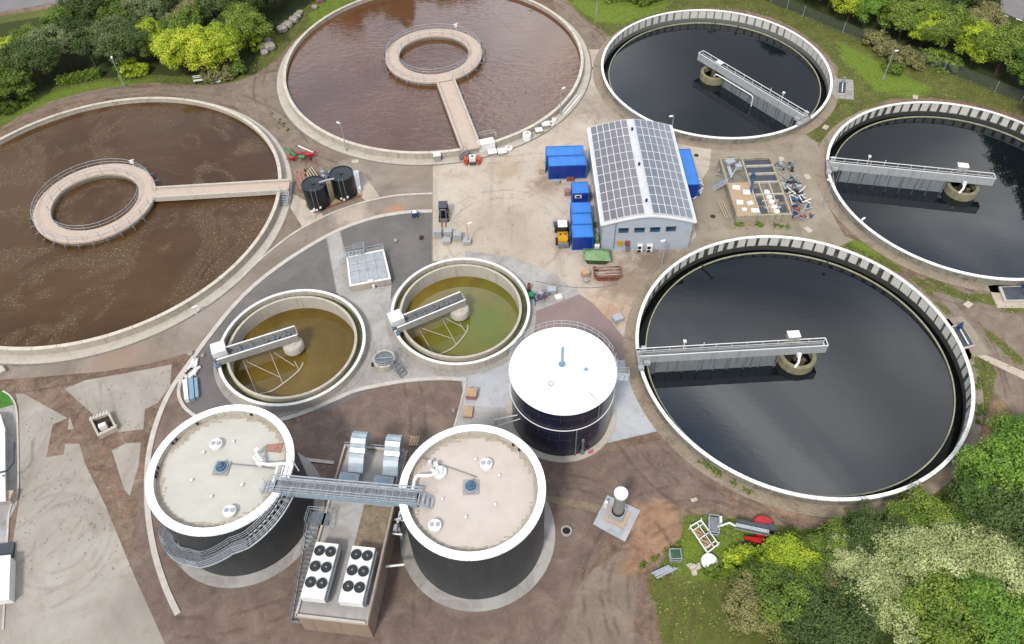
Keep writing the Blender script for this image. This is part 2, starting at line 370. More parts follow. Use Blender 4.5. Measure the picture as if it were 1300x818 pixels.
M['hard'] = yard('stained_hardstanding', [(.3, (136, 122, 110)), (.5, (158, 143, 130)), (.7, (176, 162, 150))], sc=.12, dirt=(124, 106, 92), wet=(112, 100, 92), rings=[((-61.0, 88.8), 33.5), ((-61.0, 88.8), 36.5), (P2(480, 420), 27)], spots=((P2(520, 198), 4, (206, 168, 120), .9), (P2(500, 272), 3.5, (196, 150, 112), .8), (P2(445, 272), 5, (208, 192, 176), .9), (P2(250, 395), 7, (176, 166, 158), .6), (P2(150, 455), 6, (168, 140, 120), .7)))
M['slab'] = yard('old_slab_concrete', rings=[(P2(80, 690), 4.0), (P2(60, 690), 6.5), (P2(-40, 560), 14), (P2(-60, 600), 17)], stops=[(.3, (162, 154, 143)), (.5, (182, 174, 163)), (.7, (200, 193, 182))], sc=.1, dirt=(156, 140, 124))
M['apron'] = yard('patchy_pale_apron', [(.3, (164, 158, 152)), (.5, (190, 186, 182)), (.7, (206, 203, 200))], sc=.25, dirt=(128, 120, 110))
M['apron_wet'] = yard('bluish_pale_apron', [(.3, (182, 184, 190)), (.5, (200, 202, 208)), (.7, (214, 215, 218))], sc=.25, dirt=(150, 148, 148))
M['kerb'] = mat('white_kerb_stone', (232, 226, 218), (206, 198, 188), .9, .8)
M['curb_grey'] = mat('grey_kerb_stone', (176, 164, 150), (150, 138, 122), .9, .8)
def brick():
    t = NT('purple_block_paving'); b = t.n('ShaderNodeTexBrick'); t.l(t.map((1, 1, 1), (0, 0, .3)), b.inputs[0])
    b.inputs['Scale'].default_value = 2.2; b.inputs['Color1'].default_value = pc(150, 128, 124); b.inputs['Color2'].default_value = pc(138, 114, 111); b.inputs['Mortar'].default_value = pc(164, 146, 142); b.inputs['Mortar Size'].default_value = .03
    n = t.noise(.3, 5, .6); t.col(t.mix(1.0, b.outputs[0], t.ramp(n, [(.3, .9), (.7, 1.06)]), 'MULTIPLY')); t.set(.85); return t.m
M['brick'] = brick()

def seams(name, c, c2, R, seg, k=1.4, grime=(150, 146, 134), amt=.5, sd=.75):
    t = NT(name); an, r, z = polar(t); u = t.math('MULTIPLY', an, R)
    sx = t.math('LESS_THAN', t.math('MULTIPLY', t.math('ABSOLUTE', t.math('SUBTRACT', t.math('FRACT', t.math('DIVIDE', u, seg)), .5)), t.math('MULTIPLY', r, seg/R)), .03)
    n = t.noise(.7, 7, .7); base = t.ramp(n, [(.35, pc(*c2, k=k)), (.6, pc(*c, k=k))])
    g = t.noise(.35, 8, .75, dist=.5); base = t.mix(t.math('MULTIPLY', t.ramp(g, [(.54, 0.0), (.72, 1.0)]), amt), base, pc(*grime))
    sp = t.noise(7, 3, .8); base = t.mix(t.ramp(sp, [(.68, 0.0), (.76, .5)]), base, pc(*grime))
    t.col(t.mix(t.math('MULTIPLY', sx, sd), base, pc(110, 106, 98))); t.set(.6); t.bump(sp, .1, .01); return t.m
M['cap_s'] = seams('jointed_white_coping', (240, 240, 238), (216, 214, 208), 20, 2.4)
M['cap_a'] = seams('jointed_cream_coping', (226, 216, 200), (202, 192, 174), 26, 3.0, 1.05, (140, 128, 106))
M['rim_s'] = seams('jointed_white_rim_sheet', (250, 250, 250), (238, 238, 238), 7, 1.5, 1.6, (196, 196, 190), .4)
def ground_mat():
    t = NT('ground_soil_and_grass')
    def at_(n): q = t.n('ShaderNodeAttribute'); q.attribute_name = n; return q.outputs['Fac']
    big = t.noise(.06, 8, .65, dist=.8); mid = t.noise(.4, 8, .75, dist=.6); fn = t.noise(4.0, 6, .8); vf = t.noise(18, 3, .8)
    def soft(a, amt, lo=.42, hi=.58):
        s = t.math('ADD', a, t.math('MULTIPLY', t.math('SUBTRACT', mid, .5), amt)); s = t.math('ADD', s, t.math('MULTIPLY', t.math('SUBTRACT', fn, .5), amt*.5)); return t.ramp(s, [(lo, 0.0), (hi, 1.0)])
    soil = t.ramp(big, [(.3, pc(126, 105, 90)), (.5, pc(146, 124, 107)), (.7, pc(160, 140, 122))])
    soil = t.mix(t.ramp(mid, [(.5, 0.0), (.66, .8)]), soil, pc(104, 84, 70))
    soil = t.mix(t.ramp(mid, [(.32, .8), (.45, 0.0)]), soil, pc(180, 158, 140))
    org = t.noise(.25, 6, .7, dist=1.2); soil = t.mix(t.ramp(org, [(.6, 0.0), (.7, .7)]), soil, pc(176, 124, 96))
    det = t.noise(1.5, 7, .82, dist=.4); soil = t.mix(1.0, soil, t.ramp(det, [(.34, .66), (.5, 1.0), (.66, 1.3)]), 'MULTIPLY')
    grey = t.ramp(mid, [(.3, pc(132, 116, 102)), (.5, pc(152, 136, 122)), (.7, pc(174, 156, 140))])
    tan = t.ramp(mid, [(.32, pc(146, 112, 88)), (.5, pc(176, 140, 112)), (.68, pc(198, 166, 138))])
    purp = t.ramp(mid, [(.32, pc(120, 101, 92)), (.5, pc(140, 121, 111)), (.68, pc(161, 142, 131))])
    gr = t.ramp(mid, [(.32, pc(92, 102, 48)), (.5, pc(116, 122, 58)), (.68, pc(142, 136, 84))])
    gr = t.mix(t.ramp(fn, [(.4, .5), (.62, 0.0)]), gr, pc(78, 84, 42))
    lush = t.ramp(fn, [(.35, pc(98, 122, 42)), (.5, pc(122, 148, 50)), (.65, pc(150, 172, 68))])
    wood = t.ramp(fn, [(.35, pc(44, 52, 22)), (.65, pc(84, 96, 42))])
    c = soil
    c = t.mix(soft(at_('purple'), .5), c, purp); c = t.mix(soft(at_('grey'), .6), c, grey); c = t.mix(soft(at_('tan'), .9, .4, .75), c, tan)
    c = t.mix(soft(at_('grass'), .8), c, gr); c = t.mix(t.math('MULTIPLY', soft(at_('lush'), 1.3, .3, .85), .85), c, lush); c = t.mix(soft(at_('wood'), .5), c, wood)
    c = tracks(t, c, [((34.95, 58.11), 23.2), ((34.95, 58.11), 25.4), ((67.3, 88.02), 23.5), ((-61.0, 88.8), 31.5), ((-12.6, 124.8), 31.0), ((36.34, 119.18), 24.0), (P2(900, 760), 9.0), (P2(900, 760), 11.5), (P2(700, 760), 13), (P2(300, 560), 21)], (98, 78, 66), .5)
    tr = t.noise(.5, 5, .7, src=t.map((1, .15, 1), (0, 0, -.5)), dist=.7); c = t.mix(t.ramp(tr, [(.6, 0.0), (.7, .25)]), c, pc(110, 88, 76))
    vo = t.n('ShaderNodeTexVoronoi'); vo.inputs['Scale'].default_value = 2.6; t.l(t.co(), vo.inputs['Vector']); pb = t.math('MULTIPLY', t.ramp(vo.outputs['Distance'], [(.1, 1.0), (.2, 0.0)]), t.ramp(det, [(.5, 0.0), (.6, .55)])); gm = t.math('SUBTRACT', 1.0, at_('grass'), True); c = t.mix(t.math('MULTIPLY', pb, gm), c, pc(196, 182, 166))
    c = t.mix(1.0, c, t.ramp(vf, [(.3, .66), (.7, 1.16)]), 'MULTIPLY')
    t.col(c); t.set(.95, 0, .2); t.bump(fn, .5, .12); return t.m
M['ground'] = ground_mat()
M['lawn'] = mat('bright_lawn', (84, 150, 44), (56, 116, 28), 1.5, .9, bump=.4)
M['stack'] = mat('grey_stack_sheet', (176, 174, 168), (140, 138, 132), 1.5, .5)
def leafmat(name, cols, trans=.35):
    t = NT(name); q = t.n('ShaderNodeAttribute'); q.attribute_name = 'tint'; oi = t.n('ShaderNodeObjectInfo')
    f = t.math('ADD', q.outputs['Fac'], t.math('MULTIPLY', t.math('SUBTRACT', oi.outputs['Random'], .5), .3), True)
    c = t.ramp(f, [(i/(len(cols)-1), pc(*x, k=1.75)) for i, x in enumerate(cols)])
    t.col(c); t.set(.55, 0, .3)
    tr = t.n('ShaderNodeBsdfTranslucent'); t.l(c, tr.inputs[0]); mx = t.n('ShaderNodeMixShader'); mx.inputs[0].default_value = trans
    t.l(t.b.outputs[0], mx.inputs[1]); t.l(tr.outputs[0], mx.inputs[2]); t.l(mx.outputs[0], t.out.inputs[0]); return t.m
M['lf_dark'] = leafmat('dark_green_leaves', [(48, 66, 34), (72, 92, 44), (100, 118, 60)])
M['lf_mid'] = leafmat('mid_green_leaves', [(68, 90, 36), (102, 126, 46), (142, 158, 66)])
M['lf_yel'] = leafmat('yellow_green_leaves', [(100, 128, 36), (152, 174, 44), (206, 208, 66)])
M['lf_sil'] = leafmat('silver_green_leaves', [(122, 136, 86), (166, 174, 116), (206, 210, 158)])
M['lf_gry'] = leafmat('grey_green_leaves', [(78, 94, 58), (108, 122, 78), (142, 152, 106)])
M['lf_oli'] = leafmat('olive_brown_leaves', [(96, 98, 60), (132, 130, 82), (164, 156, 106)])
M['lf_grn'] = leafmat('fresh_green_leaves', [(64, 98, 34), (98, 134, 46), (142, 168, 66)])
M['bark'] = mat('tree_bark', (104, 88, 70), (70, 58, 44), 3, .9, bump=.5)
M['grassblade'] = leafmat('grass_blades', [(88, 104, 44), (122, 140, 58), (160, 164, 92)])
# ---------------------------------------------------------------- where the round things stand (metres)
TA = (-12.6, 124.8, 26.5); TB = (-61.0, 88.8, 26.9)
TC = (36.34, 119.18, 19.6); TD = (67.3, 88.02, 19.7); TE = (34.95, 58.11, 19.9)
TF = (-27.75, 61.45, 9.15); TG = (-6.75, 66.45, 9.0)
DH = (-29.34, 39.66, 7.18); DI = (-4.43, 36.44, 7.08); GJ = (5.27, 50.84, 5.71)
HOLES = [(x, y, r-.18) for x, y, r in (TA, TB, TC, TD, TE, TF, TG)]
def inside(poly, X, Y):
    m = np.zeros(X.shape, bool); n = len(poly)
    for i in range(n):
        x0, y0 = poly[i]; x1, y1 = poly[(i+1) % n]
        if y0 == y1: continue
        c = ((y0 > Y) != (y1 > Y)) & (X < (x1-x0)*(Y-y0)/(y1-y0)+x0); m ^= c
    return m
def px(pts, z=0.0): return [P2(a, b, z) for a, b in pts]

# ---------------------------------------------------------------- ground: one sheet out to the horizon, fine near the works
def make_ground():
    xs = np.concatenate([[-3000, -1500, -700, -350, -220, -160, -135], np.arange(-120, 120.01, .5), [135, 160, 220, 350, 700, 1500, 3000]])
    ys = np.concatenate([[-1500, -500, -150, -50, -15, 0], np.arange(10, 180.01, .5), [190, 205, 235, 300, 450, 900, 2000, 4000]])
    X, Y = np.meshgrid(xs, ys); ny, nx = X.shape
    def zone(polys, blur=2):
        m = np.zeros(X.shape)
        for p in polys: m = np.maximum(m, inside(p, X, Y).astype(float))
        for _ in range(blur):
            q = np.pad(m, 1, mode='edge'); m = (q[:-2, 1:-1]+q[2:, 1:-1]+q[1:-1, :-2]+q[1:-1, 2:]+q[1:-1, 1:-1])/5
        return m
    att = {}
    g_tl = px([(-60, 200), (-60, 60), (0, 20), (420, -40), (520, -30), (470, 2), (428, 18), (395, 36), (372, 52), (352, 74), (330, 92), (300, 104), (258, 109), (200, 106), (150, 108), (104, 117), (60, 130), (20, 150)])
    g_t = px([(700, -40), (720, 0), (735, 18), (752, 32), (776, 46), (792, 44), (806, 34), (828, 24), (860, 16), (900, 10), (940, 12), (980, 22), (1016, 40), (1044, 62), (1064, 86), (1062, 128), (1040, 150), (1016, 166), (1043, 184), (1060, 165), (1090, 142), (1130, 127), (1180, 124), (1240, 131), (1300, 148), (1400, 170), (1400, -60), (900, -60)])
    g_bits = [px([(770, 62), (778, 44), (808, 26), (803, 36), (782, 60), (770, 78)]),
              px([(1066, 314), (1083, 303), (1100, 310), (1152, 345), (1140, 347), (1096, 322)]),
              px([(1170, 362), (1180, 350), (1225, 372), (1260, 374), (1264, 392), (1300, 400), (1300, 388), (1230, 385)]),
              px([(1150, 352), (1166, 362), (1200, 400), (1216, 402), (1190, 380), (1165, 350)]),
              px([(1232, 452), (1258, 452), (1266, 470), (1256, 520), (1246, 560), (1238, 555), (1244, 510), (1240, 470)]),
              px([(1236, 400), (1250, 425), (1300, 470), (1300, 455), (1262, 425)]),
              px([(926, 282), (1000, 286), (1002, 291), (930, 289)])]
    g_b = px([(850, 850), (822, 735), (838, 712), (858, 695), (868, 672), (864, 655), (880, 652), (930, 656), (975, 665), (1020, 672), (1090, 660), (1150, 640), (1195, 622), (1230, 585), (1262, 560), (1300, 530), (1420, 520), (1450, 900), (900, 900)])
    att['grass'] = zone([g_tl, g_t, g_b]+g_bits+[[(-4000, 157), (4000, 157), (4000, 5000), (-4000, 5000)], [(106, 60), (4000, 60), (4000, 158), (106, 158)], [(-4000, -2000), (-100, -2000), (-100, 158), (-4000, 158)], [(75, -2000), (4000, -2000), (4000, 61), (75, 61)], [(-101, -2000), (76, -2000), (76, 12), (-101, 12)]], 2)
    att['lush'] = zone([px([(1062, 50), (1130, 84), (1190, 116), (1160, 126), (1110, 116), (1092, 96), (1066, 76)]), px([(868, 655), (930, 658), (990, 668), (1000, 720), (880, 740), (840, 716), (868, 690)]), px([(715, 0), (860, 0), (840, 14), (790, 30), (760, 30)]), px([(0, 160), (0, 138), (60, 118), (120, 104), (200, 100), (200, 104), (104, 116), (40, 140)]), px([(400, 5), (430, -6), (460, -6), (400, 28), (385, 38)]), px([(1080, 300), (1150, 340), (1145, 344), (1074, 310)])], 4)
    att['wood'] = zone([px([(-60, 150), (-60, 40), (0, 30), (440, -40), (400, 0), (335, 50), (325, 96), (300, 96), (170, 96), (90, 104), (0, 136)]), px([(880, -60), (968, 0), (1292, 128), (1420, 170), (1420, -60)]), px([(985, 745), (1010, 700), (1060, 668), (1180, 640), (1240, 600), (1300, 560), (1440, 540), (1440, 900), (960, 900)])], 2)
    att['purple'] = zone([px([(160, 735), (190, 560), (205, 520), (235, 470), (262, 530), (370, 545), (430, 505), (520, 484), (592, 484), (575, 545), (640, 570), (760, 575), (840, 560), (900, 600), (930, 640), (800, 640), (740, 735), (900, 900), (100, 900)])], 3)
    att['tan'] = zone([px([(800, 640), (850, 632), (868, 655), (866, 690), (830, 715), (800, 735), (780, 735), (800, 690)]), px([(150, 470), (190, 480), (170, 500)]), px([(1250, 520), (1275, 500), (1290, 560), (1245, 600), (1215, 620)]), px([(890, 640), (1000, 655), (1100, 650), (1100, 642), (1000, 640)])], 4)
    att['grey'] = zone([px([(360, 90), (395, 150), (470, 200), (550, 208), (549, 245), (430, 268), (385, 290), (330, 330), (280, 380), (180, 440), (0, 480), (0, 460), (180, 420), (300, 360), (360, 290), (366, 200), (300, 135), (200, 118), (80, 130), (0, 165), (0, 158), (100, 116), (250, 108), (330, 96)]),
                        px([(700, 0), (740, 70), (765, 66), (790, 50), (760, 44), (735, 20), (715, -5)]), px([(1050, 60), (1110, 100), (1125, 125), (1060, 150), (1045, 170), (1040, 160), (1075, 115), (1050, 75)]),
                        px([(1150, 350), (1200, 400), (1225, 440), (1240, 470), (1300, 540), (1300, 400), (1200, 360)]), px([(740, 735), (800, 690), (810, 735), (800, 850), (700, 850)])], 4)
    cx = X.copy(); cy = Y.copy(); gone = np.zeros(X.shape, bool)
    for hx, hy, hr in HOLES:
        d = np.hypot(cx-hx, cy-hy); sn = np.abs(d-hr) < .36
        k = np.where(sn, hr/np.maximum(d, 1e-6), 1); cx = np.where(sn, hx+(cx-hx)*k, cx); cy = np.where(sn, hy+(cy-hy)*k, cy); gone |= (d < hr) & ~sn; gone |= False
    inn = np.zeros(X.shape, bool)
    for hx, hy, hr in HOLES: inn |= np.hypot(cx-hx, cy-hy) <= hr+1e-4
    rng = np.random.default_rng(3); Z = np.zeros(X.shape)
    idx = np.arange(ny*nx).reshape(ny, nx)
    quads = np.stack([idx[:-1, :-1], idx[:-1, 1:], idx[1:, 1:], idx[1:, :-1]], -1).reshape(-1, 4)
    keep = ~inn.ravel()[quads].all(1); quads = quads[keep]
    me = bpy.data.meshes.new('ground'); me.vertices.add(nx*ny)
    me.vertices.foreach_set('co', np.stack([cx, cy, Z], -1).ravel())
    me.loops.add(len(quads)*4); me.loops.foreach_set('vertex_index', quads.ravel()); me.polygons.add(len(quads))
    me.polygons.foreach_set('loop_start', np.arange(0, len(quads)*4, 4)); me.update(calc_edges=True)
    for k, a in att.items():
        q = me.attributes.new(k, 'FLOAT', 'POINT'); q.data.foreach_set('value', a.ravel().astype(np.float32))
    me.materials.append(M['ground']); o = bpy.data.objects.new('ground', me); COL.objects.link(o); tag(o, kind='structure')
    return att, xs, ys
GATT, GXS, GYS = make_ground()

def sheet(name, poly, z, m, kind='structure', thick=0, circles=None, label=None):
    """flat sheet with an outline in metres, cut round every tank"""
    circles = HOLES if circles is None else circles
    vs = [Vector(p) for p in poly]; ed = [(i, (i+1) % len(poly)) for i in range(len(poly))]
    X0, X1 = min(p[0] for p in poly), max(p[0] for p in poly); Y0, Y1 = min(p[1] for p in poly), max(p[1] for p in poly)
    for hx, hy, hr in circles:
        if hx+hr < X0 or hx-hr > X1 or hy+hr < Y0 or hy-hr > Y1: continue
        n = 96; b = len(vs); vs += [Vector((hx+hr*math.cos(2*PI*i/n), hy+hr*math.sin(2*PI*i/n))) for i in range(n)]; ed += [(b+i, b+(i+1) % n) for i in range(n)]
    r = delaunay_2d_cdt(vs, ed, [], 0, 1e-4)
    V, Fc = r[0], r[2]; fs = []
    C = np.array([[sum(V[i].x for i in f)/3, sum(V[i].y for i in f)/3] for f in Fc])
    ok = inside(poly, C[:, 0], C[:, 1])
    for hx, hy, hr in circles: ok &= np.hypot(C[:, 0]-hx, C[:, 1]-hy) > hr*.9995-.01
    b = MB(); b.add([(v.x, v.y, z) for v in V], [tuple(f) for f, k in zip(Fc, ok) if k])
    used = sorted({i for f in b.f for i in f}); mp = {i: k for k, i in enumerate(used)}
    b.v = [b.v[i] for i in used]; b.f = [tuple(mp[i] for i in f) for f in b.f]
    # all faces up
    for k, f in enumerate(b.f):
        a, q, c = (Vector(b.v[i]) for i in f[:3])
        if (q-a).cross(c-a).z < 0: b.f[k] = f[::-1]
    o = b.build(name, m); o['kind'] = kind
    return o
def strip(pts, w, z0, z1, name, m, side=0):
    """kerb: a bar of width w along a line"""
    b = MB(); pts = [Vector(p).to_2d() if len(p) > 2 else Vector(p) for p in pts]
    L, R = [], []
    for i, p in enumerate(pts):
        d = (pts[min(i+1, len(pts)-1)]-pts[max(i-1, 0)]).normalized(); n = Vector((-d.y, d.x))*w/2; L.append(p+n); R.append(p-n)
    n = len(pts); v = [(q.x, q.y, z) for z in (z0, z1) for s in (L, R) for q in s]
    f = []
    for i in range(n-1):
        f += [(2*n+i, 3*n+i, 3*n+i+1, 2*n+i+1), (i, 2*n+i, 2*n+i+1, i+1), (n+i, n+i+1, 3*n+i+1, 3*n+i)]
    f += [(0, n, 3*n, 2*n), (n-1, 3*n-1, 4*n-1, 2*n-1)]
    b.add(v, f); o = b.build(name, m); return o
def smooth(pts, k=6):
    """Catmull-Rom through the points"""
    out = []; n = len(pts)
    for i in range(n-1):
        p0, p1, p2, p3 = (Vector(pts[max(i-1, 0)]), Vector(pts[i]), Vector(pts[i+1]), Vector(pts[min(i+2, n-1)]))
        for j in range(k):
            t = j/k; out.append(tuple(.5*((2*p1)+(p2-p0)*t+(2*p0-5*p1+4*p2-p3)*t*t+(3*p1-p0-3*p2+p3)*t**3)))
    out.append(tuple(pts[-1])); return out

# crisp paved areas
sheet('yard', px([(549, 190), (560, 196), (650, 160), (712, 110), (738, 86), (744, 63), (768, 63), (770, 110), (812, 150), (870, 172), (905, 177)])+px([(905, 215), (880, 250), (885, 300), (860, 322), (810, 372), (800, 440), (808, 470), (838, 548), (800, 455), (795, 433), (775, 408), (736, 374), (700, 390), (690, 350), (650, 330), (549, 332)]), .012, M['yard'])
sheet('rear_yard', px([(905, 175), (960, 182), (1018, 168), (1038, 182), (1044, 215), (1050, 260), (1072, 300), (1085, 305), (1062, 314), (1000, 298), (940, 300), (880, 318), (850, 345), (822, 360), (862, 320), (884, 300), (876, 250), (900, 215)]), .02, M['yard2'])
AS_OUT = smooth(px([(549, 269), (520, 270), (485, 275), (450, 285), (418, 299), (385, 318), (352, 340), (322, 364), (296, 390), (272, 420), (250, 446)]))
sheet('asphalt_apron', AS_OUT+px([(236, 470), (230, 490), (232, 508), (244, 524), (264, 534), (300, 540), (420, 520), (520, 470), (560, 400), (600, 340), (549, 334)]), .012, M['asphalt'])
sheet('track', smooth(px([(549, 247), (500, 250), (455, 260), (412, 276), (372, 298), (336, 326), (306, 354), (270, 384), (220, 414), (150, 440), (60, 458), (-30, 466)]))+px([(-30, 484), (60, 478), (130, 472), (190, 462), (225, 452)])+AS_OUT[::-1], .008, M['hard'])
sheet('dark_hardstanding', px([(480, 197), (549, 208), (549, 245), (500, 249), (470, 256), (440, 230), (430, 205)]), .010, M['hard'])
sheet('path', px([(414, 300), (432, 293), (438, 318), (449, 376), (431, 372), (427, 372)]), .024, M['apron'])
sheet('apron', px([(449, 370), (497, 362), (494, 404), (520, 455), (585, 470), (600, 455), (640, 440), (680, 395), (690, 350), (650, 330), (700, 345), (736, 374), (681, 396), (676, 440), (650, 560), (575, 548), (592, 482), (520, 484), (440, 498), (400, 520), (340, 535), (330, 505), (400, 480), (455, 440), (452, 400), (428, 380), (430, 368)]), .02, M['apron'])
sheet('apron_corner', px([(590, 318), (650, 326), (700, 346), (738, 374), (681, 398), (678, 440), (640, 440), (600, 400)]), .016, M['apron'])
sheet('bluish_apron', px([(585, 474), (640, 462), (680, 440), (700, 530), (651, 518), (590, 516)]), .032, M['apron_wet'])
sheet('pale_apron', px([(770, 452), (802, 455), (803, 480), (838, 547), (770, 563), (745, 572), (730, 540)]), .03, M['apron_wet'])
sheet('brick_paving', px([(681, 395), (736, 374), (752, 385), (775, 409), (795, 432), (795, 456), (740, 470), (676, 440)]), .036, M['brick'])
sheet('concrete_slab', px([(20, 500), (30, 500), (86, 531), (67, 539), (59, 581), (81, 577), (83, 563.6), (101, 563.6), (107.6, 587.6), (134, 642), (170, 730), (215, 830), (-30, 830), (10, 730), (26, 626), (24, 517)]), .012, M['slab'])
sheet('concrete_patch', px([(82, 494), (108, 483), (160, 474), (218, 463), (216, 490), (200, 512), (184, 520), (182, 545), (150, 549), (117, 525)]), .012, M['slab'])
sheet('small_concrete_patch', px([(142, 572), (160, 563), (179, 562), (176, 590), (165, 630), (158, 622)]), .012, M['slab'])
sheet('concrete_wedge', px([(88, 528), (94, 545), (86, 546)]), .012, M['slab'])
sheet('pavement', px([(-30, 508), (4, 498), (14, 505), (20, 520), (22, 560), (22, 640), (12, 660), (8, 740), (-20, 830), (-120, 830)]), .03, M['apron'])
sheet('lawn', px([(-30, 470), (0, 494), (10, 500), (17, 514), (0, 519), (-30, 522)]), .06, M['lawn'])
sheet('sandy_hardstanding', px([(385, 290), (366, 260), (372, 246), (400, 262), (412, 276)]), .016, M['yard'])
sheet('footpath', px([(1236, 450), (1246, 448), (1300, 472), (1330, 486), (1330, 500), (1296, 480), (1258, 462)]), .02, M['yard'])
sheet('gravel_strip', px([(690, 629), (720, 633), (762, 641), (765, 653), (715, 641), (692, 637)]), .02, M['chips'])
sheet('highway', px([(-60, 30), (0, 16), (90, 0), (200, -26), (320, -60), (250, -70), (60, -26), (-60, 2)]), .02, M['highway'])
sheet('highway', px([(1190, -50), (1256, 8), (1300, 28), (1400, 70), (1420, 20), (1300, -18), (1240, -60)]), .02, M['highway'])
lm = MB()
for a, b_ in [((1263, 17), (1280, 21)), ((1254, 24), (1276, 31)), ((1290, 24), (1306, 29)), ((1283, 33), (1312, 43))]: lm.beam(P(*a, .03), P(*b_, .03), .25, .01)
lm.build('road_marking', M['white'])['kind'] = 'structure'

# kerbs
KB = [('kerb', smooth(px([(549, 268.5), (520, 269.5), (485, 274.5), (450, 284.5), (418, 298.5), (385, 317.5), (352, 339.5), (322, 363.5), (296, 389.5), (268, 424), (240, 462), (218, 494), (203, 526), (192, 562), (187, 600), (188, 650), (196, 700), (210, 745), (226, 780)])), .6, .1),
      ('kerb', smooth(px([(549, 246), (500, 249), (455, 259), (412, 275), (372, 297), (336, 325), (306, 353)])), .3, .08),
      ('kerb', smooth(px([(246, 455), (232, 478), (227, 498), (232, 514), (244, 526), (262, 536)])), .4, .12),
      ('kerb', px([(549, 208), (549, 268), (549, 334)]), .18, .03),
      ('kerb', smooth(px([(296, 545), (340, 537), (376, 528), (420, 510), (450, 497), (480, 490), (520, 483.5), (560, 481), (592, 483)])), .5, .13),
      ('kerb', px([(592, 484), (584, 516), (575, 549)]), .2, .08),
      ('kerb', px([(414, 300), (427, 370)]), .12, .04), ('kerb', px([(432, 293), (446, 366)]), .12, .04),
      ('kerb', smooth(px([(4, 497), (14, 504), (21, 520), (23, 560), (22.5, 626), (12, 650), (8, 728), (4, 800)])), .2, .12),
      ('kerb', px([(381, 583), (424, 588)]), .4, .1)]
for nm, pts, w, h in KB:
    o = strip(pts, w, -.02, h, nm, M['kerb'] if w > .19 else M['curb_grey']); o['kind'] = 'structure'
# ---------------------------------------------------------------- tanks
def arc3(cx, cy, r, z, a0, a1, n=48): return [(cx+r*math.cos(rad(a0+(a1-a0)*i/n)), cy+r*math.sin(rad(a0+(a1-a0)*i/n)), z) for i in range(n+1)]
M['skirt_brown'] = stained('brown_grey_skirt', (176, 160, 140), (120, 104, 84), .5, amount=.7)
def aeration(cx, cy, R, ring, wat, ends, label, wlabel, arms):
    t = empty('aeration_tank', (cx, cy, 0), label, 'tank')
    MB().lathe(cx, cy, [(R-.4, -1.2), (R-.4, 1.12), (R, 1.12), (R, -.3)], 192).build('wall', M['concrete_side'], t, True)
    MB().ring(cx, cy, R-.46, R+.06, 1.122, 1.25, 192).build('coping', M['cap_a'], t, True)
    MB().ring(cx, cy, R+.003, R+1.35, -.1, .07, 192).build('skirt', M['concrete'], t, True)
    MB().ring(cx, cy, R+1.36, R+1.6, -.1, .03, 192).build('gutter', M['concrete_dark'], t, True)
    MB().disk(cx, cy, R-.4, .45, 192).build('water', wat, t)
    rx, ry = ring; b = MB().ring(rx, ry, 6.25, 8.65, .95, 1.3, 96); b.build('ring_walkway', M['deck'], t, True)
    MB().ring(rx, ry, 6.26, 6.5, -.3, .948, 96).ring(rx, ry, 8.3, 8.5, -.3, .948, 96).build('ring_support', M['concrete_dark'], t, True)
    a, bb = Vector((*ends[0], 0)), Vector((*ends[1], 0)); d = (bb-a).normalized(); n = Vector((-d.y, d.x, 0)); w = ends[2]
    pr = lambda s0, s1, z0, z1: MB().prism([tuple((q+n*s)[:2]) for q, s in ((a, s0), (bb, s0), (bb, s1), (a, s1))], z0, z1)
    pr(-w/2, w/2, 1.0, 1.303).build('bridge_deck', M['deck'], t)
    for s in (-1, 1): pr(s*w/2+(0 if s > 0 else -.32), s*w/2+(.32 if s > 0 else 0), .8, 1.62).build('bridge_parapet', M['concrete'], t)
    def rl(r, a0, a1, nm='handrail'): MB().rail(arc3(rx, ry, r, 1.3, a0, a1), 1.1, 2.2, .035).build(nm, M['galv'], t)
    gap = math.degrees(math.atan2(d.y, d.x)); g = math.degrees(w/2/8.6)+2
    rl(8.5, gap+g, gap+360-g); rl(6.4, 0, 360)
    # outward brackets with diffuser pipes hang from the edge
    for i in range(arms):
        an = rad(gap+28+i*(304/(arms-1))); c, s = math.cos(an), math.sin(an)
        q = MB(); q.tube([(rx+8.6*c, ry+8.6*s, 1.1), (rx+9.3*c, ry+9.3*s, 1.1), (rx+9.3*c, ry+9.3*s, .2)], .07, 6); q.build('drop_pipe', M['galv_dark'], t)
    for f in (.2, .5, .8):
        p = a.lerp(bb, f); q = MB(); q.tube([tuple(p+n*(w/2+.34)+Vector((0, 0, 1.0))), tuple(p+n*(w/2+.9)+Vector((0, 0, .9))), tuple(p+n*(w/2+.9)+Vector((0, 0, .2)))], .06, 6); q.build('drop_pipe', M['galv_dark'], t)
    q = MB()   # control post on the ring
    p = Vector((rx, ry, 1.3))+Vector((math.cos(rad(62)), math.sin(rad(62)), 0))*8.2
    q.tube([p, p+Vector((0, 0, 1.7))], .05); q.box(p.x, p.y, 2.4, .5, .3, .5); q.tube([p+Vector((-.5, .2, 1.4)), p+Vector((.5, -.1, 1.9))], .06); q.build('control_post', M['white'], t)
    return t, d, n
M['cap2'] = mat('cream_coping', (226, 216, 200), (200, 190, 172), 1.2, .75, bump=.1)
e0 = P2(566, 104, 1.3); e1 = P2(598.5, 189, 1.3)
tA, dA, nA = aeration(*TA, (-12.65, 126.0), M['w_brownA'], (e0, e1, 2.6), 'big round tank of rippled brown water whose footbridge runs down to the yard', '', 22)
f0 = P2(196, 246, 1.3); f1 = P2(367, 236, 1.3)
tB, dB, nB = aeration(*TB, (-61.45, 89.45), M['w_brownB'], (f0, f1, 1.9), 'big round tank of muddy brown water with floating scum, at the left edge', '', 26)
